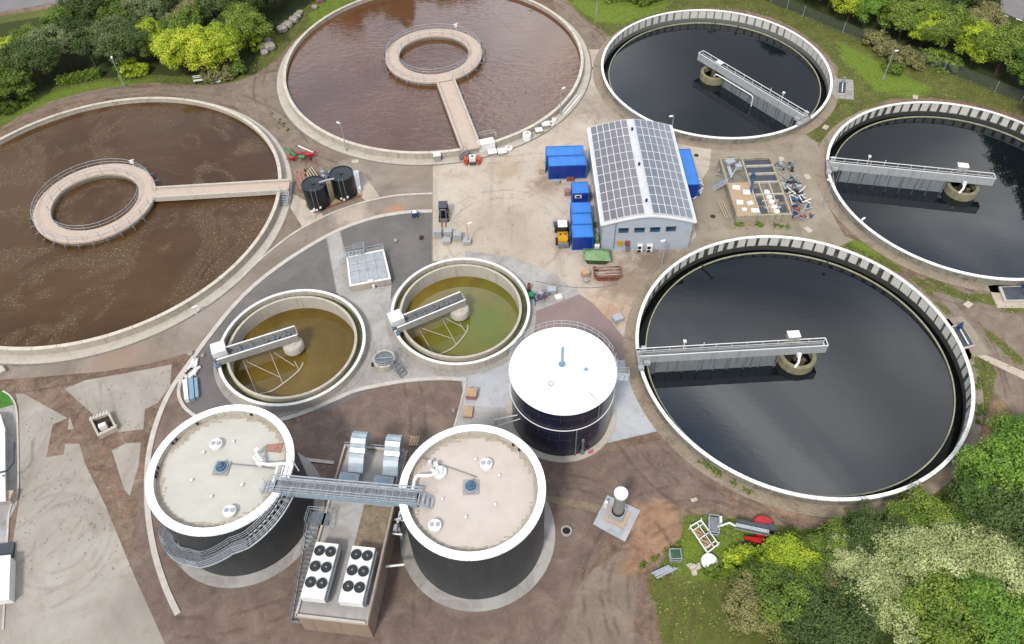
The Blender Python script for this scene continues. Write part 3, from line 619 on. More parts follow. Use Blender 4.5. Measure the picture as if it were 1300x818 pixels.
# stairs at the bridge ends belong to the tanks
def stair(p0, p1, w, name, parent, m='galv_dark', rails=True):
    a, b_ = Vector(p0), Vector(p1); d = b_-a; hd = Vector((d.x, d.y, 0)).normalized(); n = Vector((-hd.y, hd.x, 0)); k = max(3, int(abs(d.z)/.19)); q = MB()
    for s in (-1, 1): q.beam(a+n*s*w/2, b_+n*s*w/2, .05, .22)
    for i in range(k+1):
        p = a+d*(i/k); q.beam(p-n*w/2, p+n*w/2, .26, .04)
    if rails:
        for s in (-1, 1):
            for h in (.5, 1.0): q.tube([a+n*s*w/2+Vector((0, 0, h)), b_+n*s*w/2+Vector((0, 0, h))], .025, 5)
            for i in range(0, k+1, 3):
                p = a+d*(i/k)+n*s*w/2; q.tube([p, p+Vector((0, 0, 1))], .022, 5)
    return q.build(name, M[m], parent)
stair(P(593, 192, 1.2), P(583, 201, .05), 1.3, 'access_stair', tA)
stair(P(362, 244, 1.2), P(360, 262, .05), 1.2, 'access_stair', tB, 'galv')

def clarifier(cx, cy, R, label, strong, dirt=(58, 62, 58), arms=()):
    t = empty('clarifier_tank', (cx, cy, 0), label, 'tank')
    m_in = streaked_wall('streaked_precast_wall', R, int(R*2*PI/1.55), (226, 224, 216), dirt, -1.6, 1.05, strong)
    MB().lathe(cx, cy, [(R-.3, -2.2), (R-.3, 1.05)], 192).build('inner_wall', m_in, t, True)
    MB().lathe(cx, cy, [(R, 1.05), (R, -.2)], 192).build('outer_wall', M['out_wall'], t, True)
    MB().ring(cx, cy, R-.36, R+.05, 1.052, 1.18, 192).build('coping', M['cap_s'], t, True)
    MB().ring(cx, cy, R+.003, R+1.4, -.1, .05, 192).build('skirt', M['skirt_brown'], t, True)
    MB().ring(cx, cy, R-1.38, R-.31, -2.3, -1.35, 192).build('channel_water', M['w_chan'], t, True)
    MB().ring(cx, cy, R-1.52, R-1.383, -2.3, -.72, 192).build('weir', M['weir'], t, True)
    MB().disk(cx, cy, R-1.52, -.9, 192).build('water', M['w_dark'], t)
    b = MB().ring(cx, cy, 1.75, 2.25, -1.6, .35, 48); b.build('centre_well', M['well'], t, True)
    MB().disk(cx, cy, 1.76, -.55, 32).build('well_water', M['w_chan'], t)
    for a in arms:
        a = rad(a); c_, s_ = math.cos(a), math.sin(a); q = MB(); q.beam((cx+(R-1.3)*c_, cy+(R-1.3)*s_, -.6), (cx+(R-3.6)*c_, cy+(R-3.6)*s_, -.72), .14); q.cyl(cx+(R-3.6)*c_, cy+(R-3.6)*s_, .22, -.9, -.6, 10); q.build('scum_skimmer', M['dark'], t)
    q = MB(); q.cyl(cx, cy, .45, -.8, 1.1, 20); q.cyl(cx+.5, cy-.8, .3, -.8, .3, 16); q.build('centre_column', M['rustcol'], t, True)
    return t
M['out_wall'] = stained('stained_outer_wall', (168, 164, 152), (92, 88, 78), .8, streak=True, amount=.9)
M['well'] = stained('mossy_centre_well', (168, 162, 128), (104, 98, 66), 1.0, streak=True, amount=.7)
M['rustcol'] = mat('rusty_column', (130, 112, 92), (86, 66, 50), 3, .8)
clarifier(*TC, 'round clarifier of dark water whose scraper bridge slants down to the right', .5, (118, 122, 118), (64, 78))
clarifier(*TD, 'round clarifier of dark water mirroring tree tops, cut by the right edge', .8)
clarifier(*TE, 'largest-looking round clarifier of still black water, at the lower right', .75, arms=(62, 118))

def scraper_bridge(cx, cy, R, ang, inner, s, label, cabin=True, wide=1.15, pipe=False):
    """bridge along local +x from beyond the centre (-inner) to the rim; s = which side carries the hanging plates"""
    t = empty('scraper_bridge', (cx, cy, 0), label, 'bridge', 'scraper bridges on the dark clarifiers', rad(ang))
    def B(b, nm, m, par=t, sm=False):
        o = b.build(nm, m, None, sm); o.parent = par; return o
    x0, x1 = -inner, R-.1; w = wide/2; zf = 1.35
    B(MB().box((x0+x1)/2, 0, zf, x1-x0, wide-.12, .06), 'deck', M['grating'])
    for k in (-1, 1):
        B(MB().box((x0+x1)/2, k*w, zf-.12, x1-x0, .1, 1.25 if k == s else .5), 'side_girder', M['fascia'])
        q = MB(); q.rail([(x0, k*w, zf+.1), (x1, k*w, zf+.1)], 1.12, 1.9, .035); q.beam((x0, k*w, zf+1.24), (x1, k*w, zf+1.24), .09, .07); B(q, 'handrail', M['white'])
    q = MB(); q.beam((x0, -w, zf+1.24), (x0, w, zf+1.24), .09, .07); q.box(x0, 0, zf-.12, .1, wide, .5); B(q, 'end_frame', M['white'])
    # hanging plates with gaps
    x = 2.9; q = MB(); yy = s*(w+.02); k = 0
    while x < x1-2.0:
        L = min(1.9, x1-2-x); q.box(x+L/2, yy, -1.0, L-.12, .05, 2.2); x += L; k += 1
    B(q, 'scraper_plate', M['plate'])
    for i in range(6):
        q = MB(); xx = 2.8+(x1-4.5)*i/5; q.beam((xx, s*(w+.1), zf), (xx, s*(w+.1), -1.1), .14); B(q, 'hanger', M['galv_dark'])
    # carriage at the rim
    q = MB(); q.box(R-.2, 0, 1.2, .5, 2.6, .28); q.box(R-.9, s*1.0, 1.5, .8, .5, .5); q.box(R-.8, -s*.9, 1.45, .6, .5, .9); q.box(R-.1, s*1.5, 1.2, .7, .5, .5); B(q, 'carriage', M['fascia'])
    for k in (-1, 1):
        b = MB(); b.tube([(R-.38, k*1.25, 1.36), (R-.02, k*1.25, 1.36)], .18, 14); B(b, 'wheel', M['rubber'])
    if cabin:
        q = MB(); q.box(.9, -s*.95, zf+1.0, 1.35, .9, .85); q.beam((.5, -s*.6, zf), (.5, -s*.6, zf+1.1), .08); q.beam((1.3, -s*.6, zf), (1.3, -s*.6, zf+1.1), .08); B(q, 'control_cabinet', M['fascia'])
        q = MB(); q.box(.9, -s*.95, zf+1.851, 1.5, 1.05, .06); B(q, 'cabinet_roof', M['white'])
        q = MB(); q.tube([(.3, s*.9, 1.5), (.5, s*1.6, .9), (.9, s*1.9, .3)], .16, 8); q.box(.4, s*.9, 1.2, .5, .4, .5); B(q, 'scum_pipe', M['white'])
    else:
        q = MB(); q.tube([(.9, s*.9, .2), (1.2, s*1.0, .95), (1.9, s*1.0, 1.05), (9.3, s*1.0, 1.05), (9.7, s*1.0, .7), (9.7, s*1.0, -.9)], .1, 8); B(q, 'scum_pipe', M['white'])
        q = MB(); q.box(.8, 0, zf+1.28, 1.2, .8, .1); B(q, 'canopy', M['white'])
    q = MB(); q.tube([(R-5.6, -s*w, zf), (R-5.6, -s*(w+.1), zf+2.2)], .05); q.box(R-5.6, -s*(w+.1), zf+1.9, .35, .35, .25); q.tube([(R-8, -s*w, zf+1), (R-8, -s*w, zf+1.7)], .05); B(q, 'sensor_post', M['white'])
    return t
scraper_bridge(*TE, 181.8, 3.0, 1, 'grey scraper bridge with a white cabinet reaching over the largest black clarifier')
scraper_bridge(*TD, 168.0, 3.5, 1, 'grey scraper bridge with a white cabinet over the clarifier at the right edge')
scraper_bridge(*TC, -54.5, 3.6, -1, 'grey scraper bridge with a long white pipe slanting over the top clarifier', cabin=False)

def thickener(cx, cy, R, wat, label):
    t = empty('settling_tank', (cx, cy, 0), label, 'tank')
    Ri = R-1.08
    MB().lathe(cx, cy, [(R-.32, -.6), (R-.32, 1.2), (R, 1.2), (R, -.3)], 128).build('outer_wall', M['concrete_lt'], t, True)
    MB().ring(cx, cy, R-.34, R+.03, 1.202, 1.27, 128).build('coping', M['cap'], t, True)
    MB().ring(cx, cy, Ri+.003, R-.323, -.4, .45, 128).build('algae_channel', M['algae'], t, True)
    MB().lathe(cx, cy, [(Ri, .3), (Ri, 1.1), (Ri-.28, 1.1), (Ri-.28, -2.0)], 128).build('inner_wall', M['concrete_lt'], t, True)
    MB().ring(cx, cy, Ri-.3, Ri+.02, 1.103, 1.15, 128).build('weir', M['cap2'], t, True)
    MB().disk(cx, cy, Ri-.28, -1.0, 128).build('water', wat, t)
    MB().ring(cx, cy, R+.003, R+.8, -.05, .06, 128).build('skirt', M['concrete_grey'], t, True)
    return t
M['concrete_lt'] = stained('light_wall_concrete', (220, 213, 202), (176, 166, 148), .5, streak=True, amount=.35)
thickener(*TF, M['w_olive'], 'small round settling tank of olive brown water, the left one of the pair')
thickener(*TG, M['w_green'], 'small round settling tank of green tinged water, the right one of the pair')
def trough_bridge(c, outer, inner, arc, struts, label, par_z=-.93):
    cx, cy, R = c; t = empty('settling_tank_bridge', (cx, cy, 0), label, 'bridge', 'scraper bridges on the settling tanks')
    a, b_ = Vector((*outer, 0)), Vector((*inner, 0)); d = (b_-a).normalized(); n = Vector((-d.y, d.x, 0)); w = .72
    def pr(s0, s1, z0, z1, q=None, e0=0, e1=0):
        q = q or MB(); return q.prism([tuple((p+n*s)[:2]) for p, s in ((a-d*e0, s0), (b_+d*e1, s0), (b_+d*e1, s1), (a-d*e0, s1))], z0, z1)
    pr(-w, w, 1.3, 1.38).build('deck', M['grating'], t)
    q = MB(); pr(-w-.09, -w, 1.05, 2.15, q); pr(w, w+.09, 1.05, 2.15, q); e = b_+d*.05; q.prism([tuple((p+n*s)[:2]) for p, s in ((b_, -w), (b_+d*.1, -w), (b_+d*.1, w), (b_, w))], 1.05, 2.1); q.build('side_panel', M['concrete_grey'], t)
    q = MB(); pr(-w-.13, -w+.04, 2.152, 2.22, q); pr(w-.04, w+.13, 2.152, 2.22, q); q.build('top_rail', M['white'], t)
    q = MB(); L = (b_-a).length
    for i in range(1, 7): p = a+d*(L*i/7); q.beam(p-n*w+Vector((0, 0, 1.9)), p+n*w+Vector((0, 0, 1.9)), .08)
    for i in range(5): p = a+d*(L*(.62+.07*i))+n*.2; q.box(p.x, p.y, 1.39, .4, .3, .3)
    q.build('cross_bar', M['galv_dark'], t)
    p = a+d*.5; q = MB(); q.box(p.x+n.x*.9, p.y+n.y*.9, 1.3, 1.7, 1.7, 1.2, math.atan2(d.y, d.x)); q.build('drive_cover', M['white'], t)
    q = MB(); p = a-d*.1-n*1.0; q.box(p.x, p.y, .5, .5, .6, 1.0, .3); p = a-d*.25; q.box(p.x, p.y, .7, .3, .6, .9, .4); q.build('drive_motor', M['bluegrey'], t)
    # settling drum under the inner end, on the near side
    p = b_-d*.9-n*.55; q = MB(); q.lathe(p.x, p.y, [(.0, .95), (.6, .92), (1.15, .7), (1.3, .45), (1.3, -.35), (.8, -.7), (.4, -1.1)], 28)
    for k in (-.35, .35): q.cyl(p.x+k, p.y-.5, .12, .8, .95, 10)
    q.build('centre_drum', M['concrete_lt'], t, True)
    q = MB(); q.tube([P(x, y, par_z) for x, y in arc], .1, 8)
    for (u, v) in struts: q.tube([P(*u, par_z), P(*v, par_z)], .055, 6)
    for u in struts[:4]:
        p = Vector(P(*u[0], par_z)); q.tube([p, p+Vector((0, 0, 2.2))], .05, 6)
    q.build('scraper_arm', M['cap2'], t)
    return t
def zz(x0, y0, s, pts): return [(x0+x/s, y0+y/s) for x, y in pts]
f8 = lambda pts: zz(260, 340, 4.304, pts); g6 = lambda pts: zz(480, 340, 5.843, pts)
pair = lambda l: [(l[i], l[i+1]) for i in range(0, len(l), 2)]
trough_bridge(TF, (-36.6, 59.35), (-27.3, 62.9), smooth(f8([(538, 520), (510, 566), (430, 632), (360, 676), (285, 692)])), pair(f8([(220, 530), (283, 688), (362, 475), (425, 630), (236, 517), (410, 598), (380, 465), (492, 538), (490, 510), (515, 560)])), 'trough-shaped bridge with a white drive cover over the olive brown settling tank')
trough_bridge(TG, (-14.9, 63.5), (-6.4, 67.8), smooth(g6([(666, 425), (655, 480), (580, 572), (520, 615), (435, 652)])), pair(g6([(310, 465), (410, 640), (475, 375), (580, 570), (325, 450), (545, 525), (495, 372), (625, 440), (605, 410), (650, 480)])), 'trough-shaped bridge with a white drive cover over the green tinged settling tank')
# ---------------------------------------------------------------- digesters
def digester(cx, cy, R, label, flip):
    t = empty('digester_tank', (cx, cy, 0), label, 'tank'); Z = 10.0
    b = MB(); n = 640; v = []
    b.lathe(cx, cy, [(R-.08, 0), (R-.08, Z-.3)], 192); b.build('cladding', M['corr'], t, True)
    MB().ring(cx, cy, R-.75, R, Z-.28, Z, 160).build('rim', M['rim_s'], t, True)
    MB().lathe(cx, cy, [(R-.755, Z-.02), (R-.755, Z-.75)], 160).build('upstand', M['concrete_lt'], t, True)
    MB().disk(cx, cy, R-.75, Z-.72, 128).build('roof', M['membrane' if flip else 'membrane_pink'], t)
    MB().ring(cx, cy, R-.07, R+1.1, -.1, .12, 128).build('plinth', M['apron'], t, True)
    zr = Z-.715
    return t, zr
def hatch(t, x, y, z):
    MB().cyl(x, y, .62, z, z+.55, 28).build('hatch', M['white'], t, True)
    h = [o for o in t.children if o.name.startswith('hatch')][-1]
    b = MB()
    for k in (-1, 1): b.cyl(x+k*.29, y+.05, .2, z+.552, z+.68, 16)
    b.build('hatch_lid', M['galv'], h, True)
def agitator(t, x, y, z, rot=0.0):
    MB().box(x, y, z, 1.55, 1.5, .14, rot).build('agitator_plinth', M['concrete_grey'], t)
    b = MB(); b.cyl(x, y, .56, z+.14, z+.32, 24); b.cyl(x, y, .42, z+.32, z+.5, 20); b.box(x, y+.05, z+.5, .34, .45, .25, .3); b.cyl(x-.05, y+.12, .16, z+.7, z+.95, 14)
    for i in range(12): a = i*PI/6; b.cyl(x+.5*math.cos(a), y+.5*math.sin(a), .05, z+.32, z+.42, 6)
    b.build('agitator_motor', M['bluegrey'], t, True)
    b = MB(); b.lathe(x, y, [(.56, z+.16), (.66, z+.2), (.66, z+.28), (.5, z+.33)], 24, closed=False); b.build('agitator_flange', M['blue_light'], t, True)
def vents(t, pts, z):
    for x, y in pts: MB().cyl(x, y, .13, z, z+.3, 12).build('vent_cap', M['white'], t, True)
tH, zH = digester(*DH, 'charcoal clad digester tank wrapped by a steel stair, the left one of the two', 1)
tI, zI = digester(*DI, 'charcoal clad digester tank without a wrapped stair, the right one of the two', 0)
for q in [(276, 567), (293, 652)]: hatch(tH, *P2(*q, zH), zH)
for q in [(617.5, 592), (552.5, 670)]: hatch(tI, *P2(*q, zI), zI)
agitator(tH, *P2(282, 595, zH), zH, -.1); agitator(tI, *P2(598, 619, zI), zI, .0)
vents(tH, [P2(*q, zH) for q in [(259, 576), (297, 562), (244, 611), (308, 617), (269, 632)]], zH)
vents(tI, [P2(*q, zI) for q in [(604, 584.5), (634, 605), (561.6, 635), (629, 642), (591.6, 658), (566, 598)]], zI)
# wrapped stair on the left digester
def wrap_stair():
    cx, cy, R = DH; r0, r1 = R+.12, R+1.2; parts = [(338, 296, 10.0, 7.9), (296, 286, 7.9, 7.9), (286, 259, 7.9, 5.3), (259, 249, 5.3, 5.3), (249, 214, 5.3, 2.2), (214, 206, 2.2, 2.2), (206, 186, 2.2, .1)]
    tr, rl, st, br = MB(), MB(), MB(), MB()
    def p(a, r, z): return (cx+r*math.cos(rad(a)), cy+r*math.sin(rad(a)), z)
    path = []
    for a0, a1, z0, z1 in parts:
        if z0 == z1:
            n = 4
            for i in range(n):
                u, v = a0+(a1-a0)*i/n, a0+(a1-a0)*(i+1)/n
                tr.add([p(u, r0, z0), p(u, r1, z0), p(v, r1, z0), p(v, r0, z0), p(u, r0, z0-.06), p(u, r1, z0-.06), p(v, r1, z0-.06), p(v, r0, z0-.06)], [(0, 1, 2, 3), (7, 6, 5, 4), (1, 5, 6, 2), (3, 7, 4, 0)])
            for a in (a0, a1):
                br.beam(p(a, r0, z0-.1), p(a, r1, z0-.1), .1); br.beam(p(a, r1, z0-.1), p(a, R, z0-1.3), .08)
        else:
            n = int(abs(z1-z0)/.2)
            for i in range(n):
                f = (i+.5)/n; a = a0+(a1-a0)*f; z = z0+(z1-z0)*f; tr.beam(p(a, r0, z), p(a, r1, z), .24, .04)
        m = max(2, int(abs(a1-a0)/3))
        for i in range(m+1): f = i/m; path.append((a0+(a1-a0)*f, z0+(z1-z0)*f))
    for r in (r0, r1):
        st.tube([p(a, r, z-.1) for a, z in path], .09, 5)
        for h in (.4, .75, 1.1): rl.tube([p(a, r, z+h) for a, z in path], .028, 5)
        for a, z in path: rl.tube([p(a, r, z), p(a, r, z+1.1)], .024, 5)
    s = tr.build('wrapped_stair', M['galv_dark'], tH); st.build('stringer', M['galv'], s); rl.build('handrail', M['galv'], s); br.each('bracket', M['galv_dark'], s)
wrap_stair()
# pipework on both roofs
def roofpipes():
    z = zH
    q = MB(); a = P(337, 590, z+.6); q.cyl(*P2(332, 588, z), .5, z, z+.45, 20); q.tube([P(322, 580, z+.5), P(330, 588, z+.9), P(340, 590, z+.9), P(372, 588, z+1.1)], .16, 8); q.tube([P(325, 576, z+1.3), P(333, 586, z+.7)], .17, 8)
    q.cyl(*P2(329, 578, z), .22, z+.5, z+1.1, 12); q.tube([P(353, 592, z+.8), P(347, 612, z+.8)], .14, 8); q.tube([P(360, 592, z+.8), P(355, 610, z+.8)], .09, 8); q.tube([P(366, 592, z+.8), P(362, 606, z+.8)], .07, 8)
    q.build('roof_pipework', M['white'], tH, True)
    MB().tube([P(294, 589, z+.1), P(326, 592, z+.12), P(348, 595, z+.12)], .05, 6).build('cable_duct', M['galv_dark'], tH)
    MB().prism(px([(338, 565), (360, 563), (356, 575), (337, 573)], z), z+.003, z+.06).build('timber_mat', M['pinkwood'], tH)
    z = zI; q = MB(); x, y = P2(558, 601, z); q.cyl(x, y, .72, z, z+.35, 24); q.cyl(x, y, .4, z+.35, z+.7, 18); q.box(x-.3, y+.5, z+.5, .35, .5, .5, .4); q.box(x-.9, y+.75, z+.5, .3, .3, .6)
    q.tube([P(556, 600, z+.8), P(546, 604, z+.8), P(530, 604, z+.7), P(526, 610, z+.7), P(524, 622, z+.7)], .17, 8); q.tube([P(546, 596, z+.9), P(556, 599, z+.8)], .13, 8)
    q.build('roof_pipework', M['white'], tI, True)
    q = MB(); q.tube([P(520, 618, z+.4), P(523, 594, z+.4), P(533, 581, z+.4), P(606, 606, z+.12)], .045, 6); q.tube([P(517, 618, z+.4), P(520.5, 593, z+.4), P(531, 579.5, z+.4)], .045, 6); q.build('cable_duct', M['galv_dark'], tI)
roofpipes()
for t, pts in ((tH, [(221, 556), (216, 561), (199, 594), (197, 600), (196, 605), (252, 541), (320, 524), (361, 599), (365, 599)]), (tI, [(652, 564), (660, 570), (557, 688)])):
    b = MB()
    for a, c in pts: x, y = P2(a, c, 9.7); cx, cy = t.location.x, t.location.y; d = Vector((cx-x, cy-y)).normalized(); rr = (DH if t is tH else DI)[2]-.77; b.box(cx-d.x*rr, cy-d.y*rr, 9.5, .25, .25, .28, math.atan2(d.y, d.x))
    b.each('overflow_opening', M['dark'], t)

# ---------------------------------------------------------------- black and white gas tank
M['lid_s'] = seams('jointed_white_lid', (252, 252, 252), (244, 245, 246), 5.7, 2.984, 1.7, (214, 216, 218), .3, .12)
def gastank():
    cx, cy, R = GJ; Z = 9.0
    t = empty('gas_tank', (cx, cy, 0), 'navy panelled tank with a bright white lid and a pale blue pipe standing on it', 'tank')
    MB().lathe(cx, cy, [(R, 0), (R, Z-.1)], 128).build('panel_wall', M['navy'], t, True)
    MB().lathe(cx, cy, [(R+.12, Z-.25), (R+.14, Z-.05), (R+.02, Z), (R*.6, Z+.25), (R*.3, Z+.38), (0.001, Z+.4)], 128).build('lid', M['lid_s'], t, True)
    MB().ring(cx, cy, R+.02, R+.75, -.05, .22, 96).build('plinth', M['concrete'], t, True)
    MB().rail(arc3(cx, cy, R+.22, Z-.1, 18, 172, 40), 1.15, .9, .032).build('handrail', M['galv'], t)
    MB().rail(arc3(cx, cy, R+.22, Z-.1, 172, 378, 50), .12, 3, .02, ()).build('edge_tube', M['white'], t)
    MB().tube(arc3(cx, cy, R+.12, 5.7, 0, 360, 80), .06, 6).build('ring_main', M['white'], t)
    x, y = P2(713.5, 463, Z+.35); p = MB(); p.cyl(x, y, .17, Z+.3, Z+3.4, 18); p.cyl(x, y, .45, Z+.36, Z+.46, 8); p.build('vent_pipe', M['blue_light'], t, True)
    q = MB(); q.cyl(*P2(744, 470, Z+.2), .25, Z+.1, Z+.42, 12); q.build('lid_hatch', M['blue_light'], t); q = MB(); q.lathe(*P2(699.5, 488.5, Z+.1), [(.32, Z+.2), (.32, Z+.36), (.2, Z+.36)], 18); q.build('lid_fitting', M['galv_dark'], t)
    q = MB()
    q.tube([P(747, 497, Z+.3), P(761.5, 512, Z), (P(761.5, 512, Z)[0], P(761.5, 512, Z)[1], 6.0)], .05, 6); a = rad(-90+12); q.tube([(cx+(R+.15)*math.cos(a), cy+(R+.15)*math.sin(a), .3), (cx+(R+.15)*math.cos(a), cy+(R+.15)*math.sin(a), 5.6)], .08, 6)
    a = rad(-70); xx, yy = cx+(R+.2)*math.cos(a), cy+(R+.2)*math.sin(a); q.tube([(xx, yy, .2), (xx, yy, 3.2)], .1, 8); q.box(xx, yy, 2.9, .3, .3, .35); q.box(xx, yy, .4, .35, .35, .5)
    q.build('riser_pipe', M['galv_dark'], t)
    a = rad(8); q = MB()
    for s in (-.35, .35):
        b0 = Vector((cx+(R+.25)*math.cos(a)-s*math.sin(a), cy+(R+.25)*math.sin(a)+s*math.cos(a), 0)); q.tube([b0, b0+Vector((0, 0, Z+1))], .035, 5)
    for i in range(30): z = .3+i*.3; q.tube([(cx+(R+.25)*math.cos(a)+.35*math.sin(a), cy+(R+.25)*math.sin(a)-.35*math.cos(a), z), (cx+(R+.25)*math.cos(a)-.35*math.sin(a), cy+(R+.25)*math.sin(a)+.35*math.cos(a), z)], .02, 4)
    for z in (4, 5.5, 7, 8.5): q.tube([(cx+(R+.25+.75*math.sin(u))*math.cos(a)-.4*math.cos(u)*math.sin(a), cy+(R+.25+.75*math.sin(u))*math.sin(a)+.4*math.cos(u)*math.cos(a), z) for u in [PI*k/8 for k in range(9)]], .025, 4)
    q.build('caged_ladder', M['galv'], t)
    a = rad(-8); q = MB(); c = Vector((cx+(R+.8)*math.cos(a), cy+(R+.8)*math.sin(a), Z-.6)); q.box(c.x, c.y, c.z, 1.3, 1.0, .06, a); q.rail([c+Vector((-.5, -.5, 0)), c+Vector((.65, -.5, 0)), c+Vector((.65, .5, 0)), c+Vector((-.5, .5, 0))], 1.0, .6, .03); q.build('ladder_platform', M['galv'], t)
    q = MB(); q.box(*P2(666, 513, 0), 4.2, .02, .02, .02); 
    for (u, v) in (((628, 533), (657, 527)), ((632, 541), (660, 532))):
        A = Vector(P(*u, .6)); e = Vector(P(*v, 4.0)); q.tube([A-Vector((0, 0, .6)), A, A.lerp(e, .7), e], .07, 6)
    q.build('feed_pipe', M['white'], t)
    q = MB(); p = P(750, 574, .3); q.box(p[0], p[1], .2, .5, .25, .35, .3); q.build('valve_box', mat('pink_valve_box', (232, 120, 150), (220, 100, 130)), t)
gastank()

# ---------------------------------------------------------------- walkway between the digesters
M['bluelid'] = mat('bluish_lid', (176, 198, 214), (150, 176, 194), 2, .4)
def walkway():
    a = Vector(P(341, 616, 10.15)); b_ = Vector(P(536, 633.5, 10.15)); d = (b_-a).normalized(); n = Vector((-d.y, d.x, 0)); L = (b_-a).length
    t = empty('linking_walkway', (*a[:2], 10.0), 'galvanised steel walkway spanning from one digester roof to the other', 'walkway'); w = .6
    def bar(s0, s1, u0, u1, z0, z1): return MB().prism([tuple((a+d*u+n*s)[:2]) for u, s in ((u0, s0), (u1, s0), (u1, s1), (u0, s1))], z0, z1)
    bar(-w, w, .6, L-.4, 10.12, 10.17).build('deck', M['galv_dark'], t)
    q = MB()
    for i in range(20): u = 1.0+i*(L-1.8)/19; p0, p1 = a+d*u-n*w, a+d*u+n*w; q.beam((p0.x, p0.y, 10.18), (p1.x, p1.y, 10.18), .06, .03)
    q.each('deck_bar', M['galv'], t)
    for s in (-1, 1):
        bar(s*w-.06, s*w+.06, .6, L-.4, 9.82 if s > 0 else 9.45, 10.119).build('edge_beam', M['bluelid'] if s < 0 else M['galv'], t)
        q = MB(); q.rail([a+d*.6+n*s*w, a+d*(L-.4)+n*s*w], 1.15, 1.25, .035, (.55, .15)); q.build('handrail', M['galv'], t)
    q = MB()
    for i in range(12):
        p = a+d*(.8+i*(L-1.6)/11); q.beam(p-n*w+Vector((0, 0, -.45)), p+n*(w+.8)+Vector((0, 0, -.45)), .09)
    q.build('cross_beam', M['galv_dark'], t)
    for s, r, nm in ((w+.3, .16, 'insulated_pipe'), (w+.65, .1, 'insulated_pipe')):
        MB().tube([a+d*.4+n*s+Vector((0, 0, -.2)), a+d*(L-.2)+n*s+Vector((0, 0, -.2))], r, 12).build(nm, M['galv'], t, True)
    # steps down to both roofs
    for e, sg in ((a+d*.6, -1), (b_-d*.4, 1)):
        p0 = e; p1 = e+d*sg*1.3-Vector((0, 0, .72)); p0 = Vector((p0.x, p0.y, 10.15)); p1 = Vector((p1.x, p1.y, 9.45)); stair(p0, p1, 1.15, 'end_steps', t, 'galv')
    q = MB(); p = a+d*2.4+n*1.9; q.beam(p+Vector((0, 0, -.3)), p+Vector((-1.2, 1.6, .9)), .1); q.build('brace', M['galv'], t)
walkway()

# ---------------------------------------------------------------- technical building between them
TR = rad(-8.0); TC0 = Vector((-16.6, 35.6)); TL, TW, TZ = 18.4, 7.0, 4.0
def tl(u, v): c, s = math.cos(TR), math.sin(TR); return (TC0.x+c*u-s*v, TC0.y+s*u+c*v)
def techblock():
    t = empty('technical_building', (*TC0, 0), 'flat roofed technical building squeezed between the two digesters', 'building')
    def box(u, v, z, a, b, h, q=None): q = q or MB(); x, y = tl(u, v); return q.box(x, y, z, a, b, h, TR)
    box(0, 0, 0, TW-.2, TL-.2, TZ-.25).build('wall', M['brownwall'], t)
    box(0, 0, TZ-.249, TW-.35, TL-.35, .1).build('roof', M['apron'], t)
    box(1.75, -1.2, TZ-.148, 2.9, 7.6, .05).build('gravel_bed', M['chips'], t)
    q = MB()
    for u in (-1, 1): box(u*(TW/2-.1), 0, TZ-.3, .22, TL, .42, q)
    for v in (-1, 1): box(0, v*(TL/2-.1), TZ-.3, TW-.24, .22, .42, q)
    q.build('parapet', M['concrete'], t)
    q = MB(); P0 = [tl(-3.2, 8.9), tl(3.3, 8.9), tl(3.3, 4.5)]; q.rail([(x, y, TZ+.12) for x, y in P0], 1.0, 1.5, .04); q.build('handrail', M['galv'], t)
    q = MB(); q.tube([(*tl(3.42, 8.7), TZ+.3), (*tl(3.42, 4.4), TZ+.3), (*tl(3.42, -9), TZ+.3)], .13, 8); q.tube([(*tl(-3.3, 8.5), TZ+.35), (*tl(-3.3, 3), TZ+.35)], .1, 8)
    q.tube([(*tl(-1.0, 8), TZ+.3), (*tl(-1.0, 3.5), TZ+.3)], .08, 6); q.build('roof_pipe', M['pinkpipe'], t)
M['brownwall'] = stained('tan_render', (176, 152, 132), (128, 108, 92), .6, streak=True, amount=.4)
M['pinkpipe'] = mat('pale_pipe', (214, 196, 184), (190, 168, 154), 2, .6)
techblock()
def duct(u, label):
    u += .35; x, y = tl(u, 6.9); t = empty('air_duct', (x, y, TZ), label, 'duct', 'ventilation ducts on the technical building'); w = 1.6
    # side profile (v, z): box on the roof, rising and arching back down over the edge
    top = [(-2.2, 1.0), (-1.6, 1.15), (-1.0, 1.6), (-.3, 2.0), (.5, 2.15), (1.1, 2.4), (1.7, 2.85), (2.5, 3.1), (3.3, 3.1), (4.0, 2.8), (4.5, 2.3)]; bot = [(4.2, 1.3), (3.2, 1.9), (2.4, 1.9), (1.6, 1.5), (.9, 1.1), (-.2, .9), (-.9, .4), (-2.2, .2)]
    pr = top+bot; q = MB(); V = []
    for k in (-w/2, w/2):
        for v, z in pr: xx, yy = tl(u+k, 6.9+v*.62); V.append((xx, yy, TZ+z))
    n = len(pr); q.add(V, [tuple(range(n)), tuple(range(2*n-1, n-1, -1))]+[(i, n+i, n+(i+1) % n, (i+1) % n) for i in range(n)]); q.build('duct_casing', M['silver'], t)
    q = MB()
    for v, z, h in ((.45, 1.02, 1.17), (2.5, 1.95, 1.2)): xx, yy = tl(u, 6.9+v*.62); q.box(xx, yy, TZ+z, w+.05, .05, h, TR)
    q.each('flange', M['galv_dark'], t)
    q = MB(); xx, yy = tl(u-.5, 4.7); q.box(xx, yy, TZ-.1, 2.1, 1.5, 1.1, TR); q.build('fan_housing', M['galv'], t)
    MB().box(xx, yy, TZ+1.003, 1.4, .95, .05, TR).build('fan_lid', M['bluelid'], t)
    q = MB()
    for k in (-.9, .9):
        for vv in (-.6, .6): a, b_ = tl(u-.5+k, 4.7+vv); q.box(a, b_, TZ-.12, .1, .1, 1.15, TR)
    q.each('frame_post', M['galv_dark'], t)
M['silver'] = mat('silver_sheet_duct', (214, 226, 234), (186, 204, 216), 1.2, .35, .25, bump=.05)
